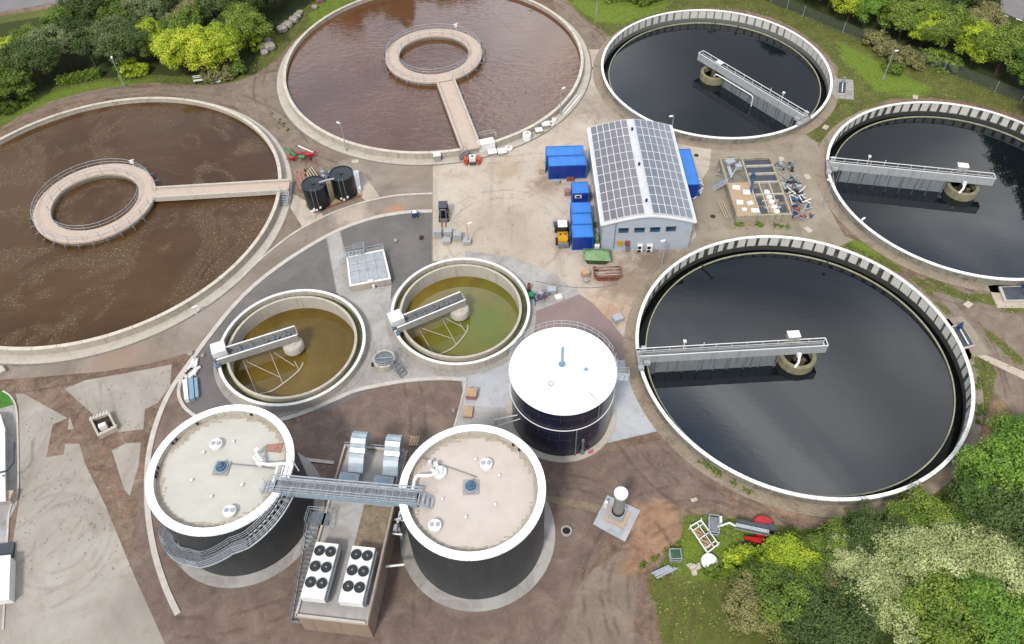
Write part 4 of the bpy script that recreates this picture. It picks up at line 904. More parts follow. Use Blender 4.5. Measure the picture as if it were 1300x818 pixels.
duct(-1.6, 'silver air duct arching over the roof edge, left of the pair'); duct(2.1, 'silver air duct arching over the roof edge, right of the pair')
def cooler(u, label):
    x, y = tl(u, -5.2); t = empty('cooling_unit', (x, y, TZ), label, 'cooler', 'fan coolers on the technical building'); L = 5.4
    MB().box(x, y, TZ+.5, 2.25, L, 1.0, TR).build('casing', M['white'], t)
    q = MB()
    for k in (-1, 1):
        for v in (-2.4, 0, 2.4): a, b_ = tl(u+k*1.0, -5.2+v); q.box(a, b_, TZ-.14, .1, .1, .64, TR)
    q.build('support_leg', M['galv'], t)
    for v in (1.85, .3, -1.25):
        for k in (-.55, .55):
            a, b_ = tl(u+k, -5.2+v); q = MB(); q.cyl(a, b_, .5, TZ+1.503, TZ+1.56, 28); f = q.build('fan', M['black'], t, True)
            q = MB()
            for i in range(7): an = i*2*PI/7; q.beam((a, b_, TZ+1.58), (a+.42*math.cos(an), b_+.42*math.sin(an), TZ+1.58), .13, .02)
            q.build('blade', M['dark'], f)
            q = MB(); q.cyl(a, b_, .12, TZ+1.56, TZ+1.64, 12); q.lathe(a, b_, [(.5, TZ+1.57), (.53, TZ+1.6), (.53, TZ+1.52)], 28)
            for r in (.22, .36): q.lathe(a, b_, [(r, TZ+1.605), (r+.015, TZ+1.605)], 20)
            q.build('fan_hub', M['galv_dark'], f)
    MB().box(*tl(u+1.25, -5.2), TZ+.2, .18, L-.4, .9, TR).build('heat_exchanger', M['galv_dark'], t)
cooler(-1.9, 'white cooling unit with black fans, left of the pair'); cooler(1.75, 'white cooling unit with black fans, right of the pair')
def stairtower():
    t = empty('stair_tower', (*tl(-4.6, 0), 0), 'galvanised stair climbing beside the left digester to the flat roof', 'stair')
    a = Vector((*tl(-4.4, -8.5), .1)); b_ = Vector((*tl(-4.3, -.3), TZ+.1)); stair(a, b_, 1.1, 'flight', t, 'galv_dark')
    q = MB(); q.box(*tl(-3.9, .5), TZ+.05, 2.2, 1.3, .07, TR); q.build('landing', M['grating'], t)
    q = MB(); q.rail([(*tl(-5.0, -.2), TZ+.1), (*tl(-5.0, 1.2), TZ+.1), (*tl(-2.7, 1.2), TZ+.1)], 1.1, .7, .035); q.build('handrail', M['galv'], t); q = MB(); q.rail([(*tl(-2.6, 1.2), TZ), (*tl(-2.3, -.6), TZ)], 1.1, .6, .035); q.build('handrail', M['galv'], t)
    q = MB()
    for u, v in ((-5, -.2), (-5, 1.2), (-3.7, 1.2), (-4.9, -4.4), (-3.8, -4.4)): q.beam((*tl(u, v), 0), (*tl(u, v), TZ if v > -1 else TZ/2), .12)
    q.build('post', M['galv'], t)
stairtower()
q = MB(); x, y = tl(3.95, .6); 
tp = empty('valve_cluster', (x, y, 0), 'white pipes and valves beside the right digester wall', 'pipework')
q.tube([(*tl(4.1, 2.4), 3.6), (*tl(4.1, 1.0), 3.6), (*tl(4.1, 1.0), .1)], .14, 8); q.tube([(*tl(3.6, 1.6), 3.3), (*tl(4.7, 1.6), 3.3)], .12, 8); q.tube([(*tl(3.6, .2), 3.0), (*tl(4.7, .2), 3.0)], .1, 8); q.tube([(*tl(3.6, -3), 2.4), (*tl(5.4, -2.6), 2.4)], .12, 8)
q.build('pipe', M['white'], tp, True)
q = MB(); q.tube([(*tl(4.1, .7), 4.0), (*tl(4.1, .1), 4.0)], .25, 12); q.tube([(*tl(4.45, 1.5), 3.9), (*tl(4.1, 1.5), 3.9)], .25, 12); q.build('valve', M['galv'], tp, True)

# ---------------------------------------------------------------- exhaust stack on its pad
pad = [P2(740+x/4.673, 560+y/4.673) for x, y in [(145, 325), (340, 415), (250, 600), (60, 495)]]
t = empty('exhaust_stack', (*P2(784.5, 655), 0), 'short grey exhaust stack with a white top on a pale square slab', 'stack')
MB().prism(pad, -.05, .16).build('pad', M['apron_wet'], t)
sx, sy = P2(783.5, 655, .1); MB().box(sx, sy-.15, .162, 2.3, 2.0, .16, -.5).build('plinth', M['wood_pale'], t)
MB().box(sx, sy, .324, 1.5, 1.4, .9, -.5).build('base_box', M['fascia'], t)
MB().lathe(sx, sy, [(.58, 1.225), (.58, 5.0)], 32).build('shell', M['stack'], t, True)
MB().lathe(sx, sy, [(.6, 4.98), (.72, 5.0), (.72, 5.3), (.001, 5.4)], 32).build('cap', M['cap'], t, True)
MB().ring(sx, sy, .6, .68, 1.226, 1.5, 32).build('base_ring', M['dark'], t)
q = MB(); q.box(sx-1.1, sy+1.1, .162, .35, .35, 1.0, -.4); q.build('junction_box', M['white'], t)
q = MB(); q.box(sx-.6, sy-1.9, .165, 1.4, .5, .02, -.5); q.build('cover_plate', M['galv'], t)
# ---------------------------------------------------------------- workshop hall with solar roof
def hall():
    x0, x1, y0, y1 = 12.55, 24.65, 77.1, 97.6; ze, zp = 5.45, 6.75; xm = (x0+x1)/2
    t = empty('workshop_hall', (xm, (y0+y1)/2, 0), 'pale blue metal hall with a curved roof of solar panels', 'building')
    def rz(x): u = (x-xm)/((x1-x0)/2); return ze+(zp-ze)*(1-abs(u)**1.55)
    xs = [x0+(x1-x0)*i/20 for i in range(21)]
    prof = [(x, rz(x)-.12) for x in xs]
    def wall(y, nm, d=.15):
        q = MB(); V = [(x0, y, 0), (x1, y, 0)]+[(x, y, z) for x, z in prof[::-1]]; n = len(V); V2 = [(a, b+d, c) for a, b, c in V]
        q.add(V+V2, [tuple(range(n)), tuple(range(2*n-1, n-1, -1))]+[(i, n+i, n+(i+1) % n, (i+1) % n) for i in range(n)]); return q.build(nm, M['bwall'], t)
    wall(y0, 'gable_wall'); wall(y1-.15, 'gable_wall')
    MB().box(x0+.075, (y0+y1)/2, 0, .15, y1-y0-.31, ze-.15).build('side_wall', M['bwall2'], t); MB().box(x1-.075, (y0+y1)/2, 0, .15, y1-y0-.31, ze-.15).build('side_wall', M['bwall2'], t)
    q = MB(); ya, yb = y0-.3, y1+.3; xs2 = [x0-.3]+xs+[x1+.3]; pz = [ze-.05]+[rz(x) for x in xs]+[ze-.05]; k = len(xs2)
    V = [(x, y, z+dz) for dz in (-.1, .08) for y in (ya, yb) for x, z in zip(xs2, pz)]
    f = []
    for i in range(k-1): f += [(2*k+i, 2*k+i+1, 3*k+i+1, 3*k+i), (i, k+i, k+i+1, i+1), (i, i+1, 2*k+i+1, 2*k+i), (k+i, 3*k+i, 3*k+i+1, k+i+1)]
    f += [(0, 2*k, 3*k, k), (k-1, 2*k-1, 4*k-1, 3*k-1)]
    q.add(V, f); q.build('roof', M['roofmetal'], t)
    q = MB()
    for i in range(k-1): q.beam((xs2[i], ya-.03, pz[i]-.05), (xs2[i+1], ya-.03, pz[i+1]-.05), .1, .3)
    q.build('verge_trim', M['white'], t)
    for xx in (x0-.34, x1+.34): MB().box(xx, (ya+yb)/2, ze-.28, .16, yb-ya, .22).build('gutter', M['white'], t)
    # panels: two blocks of 6 x 11, tilted with the curve of the roof
    import itertools
    pm = {}
    panels = []
    for side, (xa, xb) in enumerate(((x0+.05, xm-.62), (xm+.48, x1-.05))):
        w = (xb-xa)/6; dy = (y1-y0+.1)/11
        for j in range(11):
            for i in range(6): panels.append((side, xa+w*(i+.5), y0+.05+dy*(j+.5), w, dy))
    panels.sort(key=lambda p: p[2])
    stuff = MB()
    for n_, (side, x, y, w, dy) in enumerate(panels):
        sl = (rz(x+.3)-rz(x-.3))/.6; z = rz(x)+.16
        if n_ < 100:
            if side not in pm:
                q = MB(); q.box(0, 0, -.02, w-.05, dy-.06, .04); me = q.build('solar_panel', M['solar' if side == 0 else 'solar2']); fr = MB(); 
                for a, b_, c, d in ((0, -(dy-.04)/2, w-.02, .035), (0, (dy-.04)/2, w-.02, .035), (-(w-.035)/2, 0, .035, dy-.08), ((w-.035)/2, 0, .035, dy-.08)): fr.box(a, b_, -.024, c, d, .05)
                fo = fr.build('panel_frame', M['white'], me); pm[side] = (me, fo); o = me; first = True
            else:
                o = pm[side][0].copy(); COL.objects.link(o); fo = pm[side][1].copy(); COL.objects.link(fo); fo.parent = o
            o.parent = t; o.location = (x-t.location.x, y-t.location.y, z); o.rotation_euler = (0, -math.atan(sl), 0)
        else:
            stuff.mi = 2
            a, b_ = w/2, dy/2; zz_ = z-.01; stuff.add([(x-a, y-b_, zz_-sl*a), (x+a, y-b_, zz_+sl*a), (x+a, y+b_, zz_+sl*a), (x-a, y+b_, zz_-sl*a)], [(0, 1, 2, 3)]); stuff.mi = side
            a, b_ = (w-.08)/2, (dy-.1)/2
            stuff.add([(x-a, y-b_, z-sl*a), (x+a, y-b_, z+sl*a), (x+a, y+b_, z+sl*a), (x-a, y+b_, z-sl*a)], [(0, 1, 2, 3)])
            stuff.add([(x-a, y-b_, z-sl*a-.05), (x+a, y-b_, z+sl*a-.05), (x+a, y+b_, z+sl*a-.05), (x-a, y+b_, z-sl*a-.05)], [(3, 2, 1, 0)])
    o = stuff.build('distant_solar_panels', [M['solar'], M['solar2'], M['white']], t); o['kind'] = 'stuff'
    for yy in (79.6, 87.2, 95.2): MB().cyl(xm-.1, yy, .16, rz(xm), rz(xm)+.5, 14).build('roof_vent', M['black'], t, True)
    # windows with blue glass, cabinets and coolers on the gable
    Y = y0
    for a, b_, c, d in ((785, 289.5, 798, 295), (805, 289, 818.5, 294.5), (825, 288.4, 838, 293.8), (845, 287.5, 858.3, 293)):
        p0, p1 = PY(a, d, Y), PY(c, b_, Y); cx, w = (p0[0]+p1[0])/2, p1[0]-p0[0]; z0, h = p0[2]-.05, p1[2]-p0[2]+.1
        f = MB().box(cx, Y-.02, z0-.06, w+.12, .1, h+.12).build('window_frame', M['galv'], t)
        MB().box(cx, Y-.062, z0, w, .06, h).build('window_pane', M['glass_blue'], f); MB().box(cx, Y-.098, z0+h*.5, w, .03, h*.5).build('window_blind', M['glass'], f)
    def onwall(nm, m, a, b_, c, d, dep=.35, par=t):
        p0, p1 = PY(a, d, Y), PY(c, b_, Y); return MB().box((p0[0]+p1[0])/2, Y-dep/2-.003, max(.05, p0[2]), p1[0]-p0[0], dep, p1[2]-max(.05, p0[2])).build(nm, M[m], par)
    onwall('yellow_cabinet', 'yellow', 784, 305.5, 790, 310.5); onwall('pink_cabinet', 'rust', 793, 305.5, 799.5, 310.5); onwall('grey_cabinet', 'galv_dark', 794, 312, 799.5, 317.5)
    for a, c in ((808, 816), (819.5, 828.5)):
        o = onwall('air_conditioner', 'white', a, 309.5, c, 319, .45); p0 = PY((a+c)/2, 314, Y); q = MB()
        for dz in (-.33, .33): q.tube([(p0[0]-.1, Y-.46, p0[2]+dz), (p0[0]-.1, Y-.48, p0[2]+dz)], .27, 18)
        q.build('fan_grille', M['black'], o)
    q = MB(); p0, p1 = PY(781, 300, Y), PY(783, 276, Y); q.tube([(p1[0], Y-.08, .5), (p1[0], Y-.08, 6.3)], .05, 6); q.build('downpipe', M['galv_dark'], t)
    q = MB(); q.box(xm+.2, Y-.008, 3.0, 8.2, .01, .07); q.build('trim_line', mat('faint_orange_line', (222, 196, 186), (216, 190, 180)), t)
M['bwall2'] = ribbed('pale_blue_side_wall', (196, 206, 220), (184, 195, 210), 1, .3, .5, 0, .25)
hall()

# ---------------------------------------------------------------- containers
def container(x0, y0, w, d, h, label, long_axis='x', hatch_=False, group='blue containers beside the hall', z0=.06):
    t = empty('shipping_container', (x0+w/2, y0+d/2, 0), label, 'container', group)
    cx, cy = x0+w/2, y0+d/2
    MB().box(cx, cy, z0+.12, w-.1, d-.1, h-.2).build('side_panels', M['cont_shade' if True else 'cont'], t)
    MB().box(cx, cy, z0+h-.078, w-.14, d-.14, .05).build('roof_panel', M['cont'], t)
    q = MB()
    for i in (-1, 1):
        q.box(cx, cy+i*(d/2-.05), z0+h-.12, w, .1, .13); q.box(cx+i*(w/2-.05), cy, z0+h-.118, .1, d-.2, .126); q.box(cx, cy+i*(d/2-.05), z0, w, .1, .15); q.box(cx+i*(w/2-.05), cy, z0, .1, d-.2, .15)
        for j in (-1, 1): q.box(cx+i*(w/2-.06), cy+j*(d/2-.06), z0, .14, .14, h)
    q.build('frame', M['blue_c'], t)
    q = MB(); n = int((w-.3)/.3)
    for i in range(n): q.box(x0+.25+i*(w-.5)/max(1, n-1), cy-d/2+.03, z0+.2, .09, .06, h-.4)
    q.build('wall_ribs', M['cont_shade'], t)
    if hatch_:
        f = MB().box(cx-.35, y0+.01, z0+h-.95, .95, .06, .6).build('window_frame', M['white'], t); MB().box(cx-.35, y0-.025, z0+h-.85, .6, .03, .38).build('window_pane', M['glass'], f)
    return t
container(5.85, 94.95, 5.75, 2.3, 2.6, 'long blue container, rear of the two lying west of the hall')
container(6.05, 92.55, 5.75, 2.3, 2.6, 'long blue container, front of the two lying west of the hall')
container(9.15, 86.3, 2.45, 2.5, 2.6, 'small blue site cabin with a white framed window', hatch_=True)
container(8.75, 82.3, 2.85, 2.2, 2.5, 'small dull blue container, rearmost of three in a row by the loader')
container(8.65, 80.0, 2.85, 2.2, 2.5, 'small blue container, middle of three in a row by the loader')
container(8.5, 77.4, 2.95, 2.5, 2.5, 'small blue container, nearest of three in a row by the loader')
container(25.4, 87.4, 2.4, 8.2, 2.6, 'blue container standing behind the east side of the hall')

# ---------------------------------------------------------------- machines
def wheel(par, x, y, z, r, w, nm='wheel', ax='x'):
    d = (w/2, 0) if ax == 'x' else (0, w/2); b = MB(); b.tube([(x-d[0], y-d[1], z), (x+d[0], y+d[1], z)], r, 20); o = b.build('tyre', M['rubber'], par, True); o.name = nm
    b = MB(); b.tube([(x-d[0]*1.05, y-d[1]*1.05, z), (x+d[0]*1.05, y+d[1]*1.05, z)], r*.5, 14); b.build('rim', M['yellow'] if nm == 'wheel' else M['galv'], o, True); return o
def loader():
    x, y = P2(713.5, 302); t = empty('wheel_loader', (x, y, 0), 'small yellow wheel loader with a white cab roof beside the blue containers', 'loader')
    for sx in (-.72, .72):
        for sy in (-1.05, 1.15): wheel(t, x+sx, y+sy, .48, .48, .36)
    q = MB(); q.prism([(x-.5, y-1.95), (x+.5, y-1.95), (x+.62, y-1.6), (x+.62, y-.35), (x-.62, y-.35), (x-.62, y-1.6)], .5, 1.45); q.box(x, y-1.1, 1.453, .9, 1.2, .12); q.build('engine_hood', M['yellow'], t)
    q = MB(); q.cyl(x-.3, y-1.0, .12, 1.574, 1.66, 12); q.cyl(x+.3, y-.95, .1, 1.574, 1.7, 12); q.build('hood_vent', M['black'], t)
    MB().box(x, y-2.08, .4, 1.3, .25, .7).build('counterweight', M['galv_dark'], t)
    MB().box(x, y+.3, .4, .95, 2.7, .5).build('chassis', M['yellow'], t)
    c = MB().box(x, y+.15, .9, 1.05, 1.05, 1.35).build('cab', M['glass'], t)
    MB().box(x, y+.15, 2.253, 1.15, 1.15, .1).build('cab_roof', M['white'], c)
    q = MB()
    for a in (-.5, .5):
        for b_ in (-.35, .65): q.beam((x+a, y+b_, .9), (x+a, y+b_, 2.25), .07)
    q.build('cab_pillar', M['black'], c)
    q = MB()
    for s in (-.35, .35): q.beam((x+s, y+.9, 1.1), (x+s, y+2.1, .5), .14, .2)
    q.beam((x-.4, y+1.6, .8), (x+.4, y+1.6, .8), .12); q.build('lift_arm', M['black'], t)
    q = MB(); q.add([(x+a, y+b_, z) for a in (-.95, .95) for b_, z in ((2.1, .1), (2.1, .8), (2.2, .85), (2.25, .2), (2.9, .12), (2.9, .06))], [(0, 1, 2, 3, 4, 5), (11, 10, 9, 8, 7, 6)]+[(i, 6+i, 6+(i+1) % 6, (i+1) % 6) for i in range(6)])
    for s in (-.95, .95): q.prism([(x+s-.02, y+2.1), (x+s+.02, y+2.1), (x+s+.02, y+2.85), (x+s-.02, y+2.85)], .1, .6)
    q.build('bucket', M['galv_dark'], t); t.scale = (1.12, 1.12, 1.12)
loader()
def forklift():
    x, y = P2(564, 276); t = empty('forklift', (x, y, 0), 'black forklift truck facing the stacks of paving stones', 'forklift')
    for sx in (-.5, .5): wheel(t, x+sx, y+.8, .32, .32, .22, 'rear_wheel'); wheel(t, x+sx, y-.7, .36, .36, .26, 'front_wheel')
    q = MB(); q.prism([(x-.45, y+1.25), (x+.45, y+1.25), (x+.58, y+.9), (x+.58, y-.8), (x-.58, y-.8), (x-.58, y+.9)], .3, 1.0); q.build('body', M['black'], t)
    MB().box(x, y+.9, 1.003, .9, .7, .2).build('counterweight', M['rubber'], t); MB().box(x, y+.2, 1.003, .5, .5, .55).build('seat', M['dark'], t)
    MB().box(x-.02, y+.15, 2.1, 1.1, 1.3, .07).build('overhead_guard', M['slate'], t)
    q = MB()
    for a in (-.5, .5):
        for b_, c in ((-.55, -.45), (.9, .75)): q.beam((x+a, y+b_, 1.0), (x+a, y+c, 2.1), .07)
    q.build('guard_post', M['black'], t)
    q = MB()
    for s in (-.35, .35): q.beam((x+s, y-.95, .1), (x+s, y-.95, 2.3), .1, .14)
    q.beam((x-.4, y-.95, 2.25), (x+.4, y-.95, 2.25), .1); q.box(x, y-1.05, .3, 1.0, .06, .5); q.build('mast', M['galv_dark'], t)
    q = MB()
    for s in (-.25, .25): q.box(x+s, y-1.6, .12, .12, 1.1, .05)
    q.build('fork', M['rust'], t); t.scale = (1.15, 1.15, 1.1)
    MB().box(x+.55, y-.3, 1.0, .1, .3, .2).build('side_light', M['orange'], t)
M['slate'] = mat('slate_paint', (84, 92, 104), (64, 70, 82), 2, .5)
forklift()
def stone_stack(pxy, n, label, layers=2, rz=-.08):
    x, y = P2(*pxy); t = empty('paving_stack', (x, y, 0), label, 'paving stones', 'stacks of grey paving stones on pallets', rz)
    def B(b, nm, m):
        o = b.build(nm, m); o.parent = t; return o
    q = MB(); z = 0
    for s in (-.45, 0, .45): q.box(s, 0, 0, .1, .95, .1)
    q.box(0, 0, .1, 1.15, 1.0, .04); B(q, 'pallet', M['wood'])
    q = MB(); z = .143; rows = 4*n
    for k in range(rows):
        for i in range(4):
            for j in range(2): q.box(-.42+i*.28, -.24+j*.48, z, .265, .465, .13)
        z += .14
    B(q, 'stones', M['stone'])
    MB.build
    return t
M['stone'] = mat('pale_grey_paving_stone', (206, 208, 210), (176, 178, 180), 3, .85)
for pxy, n, lb in (((556.5, 300), 2, 'tall pallet stack of grey paving stones, directly in front of the forklift'), ((569.5, 300), 2, 'tall pallet stack of grey paving stones, middle of the back row'), ((581.5, 304), 2, 'tall pallet stack of grey paving stones, right end of the back row'), ((567.5, 308), 1, 'low pallet of grey paving stones in front of the middle stack'), ((593, 309), 1, 'low pallet of grey paving stones farthest right, by the lamp')): stone_stack(pxy, n, lb)

def skip_bin():
    x, y = P2(757, 331); t = empty('covered_skip', (x, y, 0), 'green waste skip with a faded peaked tarpaulin cover', 'skip')
    L, W = 3.4, 2.0; r = -.08; c, s = math.cos(r), math.sin(r)
    def w(u, v, z): return (x+c*u-s*v, y+s*u+c*v, z)
    q = MB(); q.add([w(-1.2, -.8, .1), w(1.2, -.8, .1), w(1.2, .8, .1), w(-1.2, .8, .1), w(-1.75, -1.0, 1.2), w(1.75, -1.0, 1.2), w(1.75, 1.0, 1.2), w(-1.75, 1.0, 1.2)], [(3, 2, 1, 0), (0, 1, 5, 4), (1, 2, 6, 5), (2, 3, 7, 6), (3, 0, 4, 7), (4, 5, 6, 7)]); q.build('skip_body', M['tarpdark'], t)
    q = MB(); q.add([w(-1.85, -1.1, 1.2), w(1.95, -1.15, 1.15), w(1.9, 1.1, 1.2), w(-1.85, 1.1, 1.2), w(-1.5, 0, 1.75), w(-.3, .05, 2.05), w(1.5, 0, 1.7), w(-.3, -1.15, 1.2), w(-.3, 1.12, 1.2)], [(0, 7, 5, 4), (7, 1, 6, 5), (1, 2, 6), (2, 8, 5, 6), (8, 3, 4, 5), (3, 0, 4)]); q.build('tarpaulin', M['green_tarp'], t)
    q = MB()
    for u in (-1, 1): q.box(*w(u*.9, -.98, 0)[:2], .5, .12, .1, .6, r)
    q.build('lifting_lug', M['rust'], t)
M['tarpdark'] = mat('dark_green_skip_paint', (74, 112, 78), (50, 84, 58), 2, .6)
skip_bin()
def scrap_skip():
    x, y = P2(770, 352); t = empty('scrap_skip', (x, y, 0), 'rusty red skip filled with scrap metal bars', 'skip'); rng = random.Random(5)
    def w(u, v, z): return (x+u, y+v, z)
    V = [w(-1.3, -.75, .1), w(1.3, -.75, .1), w(1.3, .75, .1), w(-1.3, .75, .1), w(-1.8, -.95, 1.1), w(1.8, -.95, 1.1), w(1.8, .95, 1.1), w(-1.8, .95, 1.1)]
    q = MB(); q.add(V, [(3, 2, 1, 0), (0, 1, 5, 4), (1, 2, 6, 5), (2, 3, 7, 6), (3, 0, 4, 7)])
    for a, b_ in ((4, 5), (5, 6), (6, 7), (7, 4)): q.beam(V[a], V[b_], .12)
    q.box(x, y-.98, .45, 2.6, .06, .15); q.build('skip_body', M['rust'], t)
    MB().prism([w(-1.5, -.8, 0)[:2], w(1.5, -.8, 0)[:2], w(1.5, .8, 0)[:2], w(-1.5, .8, 0)[:2]], .3, .75).build('rubble', M['darkscrap'], t)
    q = MB()
    for i in range(26): v = rng.uniform(-.8, .8); z = rng.uniform(.85, 1.35); q.beam(w(rng.uniform(-1.7, -.9), v, z), w(rng.uniform(.9, 1.8), v+rng.uniform(-.25, .25), z+rng.uniform(-.2, .2)), .06)
    q.build('metal_bars', M['pinkpipe'], t)
    q = MB()
    for i in range(16): q.box(x+rng.uniform(-1.4, 1.4), y+rng.uniform(-.7, .7), rng.uniform(.8, 1.0), rng.uniform(.2, .6), rng.uniform(.2, .4), .2, rng.uniform(0, 3))
    q.each('scrap_piece', M['rust'], t)
M['darkscrap'] = mat('dark_scrap', (84, 62, 52), (44, 32, 28), 5, .9)
scrap_skip()
def box_thing(name, pxy, sz, label, cat, m, rz=0.0, m2=None, group=None, z0=0.04, lid=True):
    x, y = P2(*pxy); t = empty(name, (x, y, 0), label, cat, group)
    MB().box(x, y, z0, sz[0], sz[1], sz[2], rz).build('body', M[m], t)
    if lid: MB().box(x, y, z0+sz[2]+.003, sz[0]+.06, sz[1]+.06, .05, rz).build('lid', M[m2 or m], t)
    q = MB(); c, s = math.cos(rz), math.sin(rz)
    for u in (-1, 1): q.box(x+c*u*sz[0]*.35, y+s*u*sz[0]*.35, 0, .1, sz[1]*.9, z0, rz)
    q.build('runner', M['wood'], t); return t
box_thing('timber_crate', (743, 351), (1.0, .8, .9), 'small brown timber crate beside the rusty scrap skip', 'crate', 'wood', .3)
box_thing('cable_drum', (744, 357), (.7, .7, .3), 'small grey box on the ground left of the rusty skip', 'box', 'concrete_grey', .5)
box_thing('equipment_crate', (784, 406.5), (1.25, .95, .6), 'grey crate standing alone between the paving and the black clarifier', 'crate', 'galv', .35)
box_thing('timber_box', (599, 503), (1.25, 1.15, .8), 'pinkish timber box on the grey apron, the upper of two', 'box', 'pinkwood', -.15, 'wood')
box_thing('timber_box', (594.5, 525), (1.0, 1.35, .35), 'low pinkish timber box just above the right digester', 'box', 'pinkwood', -.1, 'wood')
box_thing('white_lid_box', (709, 379), (.9, .7, .35), 'white box at the corner of the purple paving', 'box', 'white', .3)
box_thing('pump_box', (700.5, 371), (1.1, .8, .6), 'pale grey box beside the pipes near the green tank', 'box', 'galv', .0)
box_thing('trailer_shelf', (688, 216), (.9, 2.1, 1.0), 'pale platform leaning at the west end of the long blue containers', 'platform', 'wood_pale', 0)
# ---------------------------------------------------------------- two black dosing tanks on a bunded slab
def black_tank(base, top_z, r, label, side):
    x, y = base; t = empty('dosing_tank', (x, y, 0), label, 'tank', 'black dosing tanks')
    MB().lathe(x, y, [(r, .08), (r, top_z)], 40).build('shell', M['black'], t, True)
    MB().lathe(x, y, [(r+.03, top_z-.12), (r+.03, top_z), (r-.06, top_z), (r-.1, top_z-.1), (.35, top_z-.02), (.3, top_z+.12), (.001, top_z+.13)], 40).build('lid', M['black'], t, True)
    q = MB()
    for a in (rad(-95), rad(-75)): q.tube([(x+(r+.08)*math.cos(a), y+(r+.08)*math.sin(a), .2), (x+(r+.08)*math.cos(a), y+(r+.08)*math.sin(a), top_z-.2), (x+(r-.2)*math.cos(a), y+(r-.2)*math.sin(a), top_z+.25)], .045, 6)
    q.build('pipe', M['galv_dark'], t)
    q = MB()
    for a in (rad(-100), rad(-88), rad(-70)): q.box(x+(r+.12)*math.cos(a), y+(r+.12)*math.sin(a), .55+.2*math.sin(a*9), .28, .2, .22)
    q.build('valve', M['white'], t)
M['greenwire'] = mat('green_wire', (60, 84, 66), (44, 64, 50), 3, .6)
t = empty('bund_slab', (*P2(425, 255), 0), 'stained concrete slab with a low rim under the two black tanks', 'slab')
bp = px([(398, 269), (388, 262), (395, 240), (440, 222), (452, 228), (459, 246)])
MB().prism(bp, -.05, .07).build('slab', M['mustard'] if 'mustard' in M else stained('mossy_yellow_slab', (190, 172, 128), (150, 132, 60), .7, amount=.8), t)
MB().prism(px([(453, 222), (463, 222), (482, 250), (464, 256), (452, 243)]), -.04, .06).build('side_slab', M['yard'], t)
MB().beam(P(399, 270, .12), P(459, 248, .12), .18, .16).build('front_rim', M['rust'], t)
black_tank(P2(405, 259, 0), 4.0, 1.75, 'squat black cylindrical tank, nearer to the left brown tank', 0)
black_tank(P2(439, 246, 0), 4.0, 1.75, 'squat black cylindrical tank, next to the white panels', 1)
q = MB(); q.tube([P(405, 232, 4.15), P(414, 229, 4.3), P(424, 227, 4.3)], .13, 8); tt = q.build('connecting_pipe', M['galv'], None, True); tag(tt, 'silver pipe joining the lids of the two black tanks', 'pipe')
t = empty('leaning_panels', (*P2(453, 233), 0), 'white panel leaning against the right black tank', 'panel'); MB().prism(px([(449, 223), (456, 222), (459, 245), (455, 246)]), .07, .9).build('panel', M['white'], t); MB().beam(P(449, 223, 1), P(455, 246, 1), .1).build('edge', M['wood_pale'], t)
def plank_stack(pts, n, label, m, name='plank_pile', h=.45):
    x, y = P2(*pts[0]); t = empty(name, (x, y, 0), label, 'planks'); a = Vector(P(*pts[0], 0)); b_ = Vector(P(*pts[1], 0)); c = Vector(P(*pts[2], 0)); rng = random.Random(n*7)
    q = MB()
    for k in (.2, .8): p = a.lerp(b_, k); e = (c-a); q.beam(p+Vector((0, 0, .06)), p+e+Vector((0, 0, .06)), .1)
    q.build('bearer', M['wood'], t)
    q = MB()
    for i in range(n):
        for j in range(2):
            s = (i+rng.uniform(-.1, .1))/n; o = (c-a)*s; d = (b_-a).normalized()*rng.uniform(-.5, .5); q.beam(a+o+d+Vector((0, 0, .2+j*.16)), b_+o+d*.6+Vector((0, 0, .2+j*.16)), .16, .1)
    q.build('plank', m, t)
plank_stack([(374, 222), (382, 244), (387, 217)], 8, 'pile of pinkish planks left of the black tanks', M['pinkwood'])
plank_stack([(386, 222), (397, 238), (399, 214)], 5, 'loose pale poles lying behind the left black tank', M['wood_pale'])
def scaffold(pxy, label, m, n=9, sx=2.6, sy=1.6, cat='scrap', seed=1, name='scrap_heap', mats=None):
    x, y = P2(*pxy); t = empty(name, (x, y, 0), label, cat); rng = random.Random(seed)
    q = MB()
    for i in range(n): a = rng.uniform(0, PI); u, v = rng.uniform(-sx/2, sx/2), rng.uniform(-sy/2, sy/2); L = rng.uniform(.4, 1.1); z = rng.uniform(.05, .8); q.beam((x+u-L*math.cos(a), y+v-L*math.sin(a), z), (x+u+L*math.cos(a), y+v+L*math.sin(a), z+rng.uniform(-.05, .3)), rng.uniform(.06, .12))
    q.build('bar', M[m], t)
    for k, mm in enumerate(mats or ('galv', 'darkscrap')):
        q = MB()
        for i in range(max(3, n//2)): u, v = rng.uniform(-sx/2, sx/2), rng.uniform(-sy/2, sy/2); q.box(x+u, y+v, rng.uniform(0, .3), rng.uniform(.25, .8), rng.uniform(.2, .6), rng.uniform(.15, .5), rng.uniform(0, 3))
        q.each('scrap_piece', M[mm], t)
    return t
scaffold((421, 222), 'tangle of dark pipes and brackets between the black tanks', 'galv_dark', 12, 3.2, 2.0, seed=3)
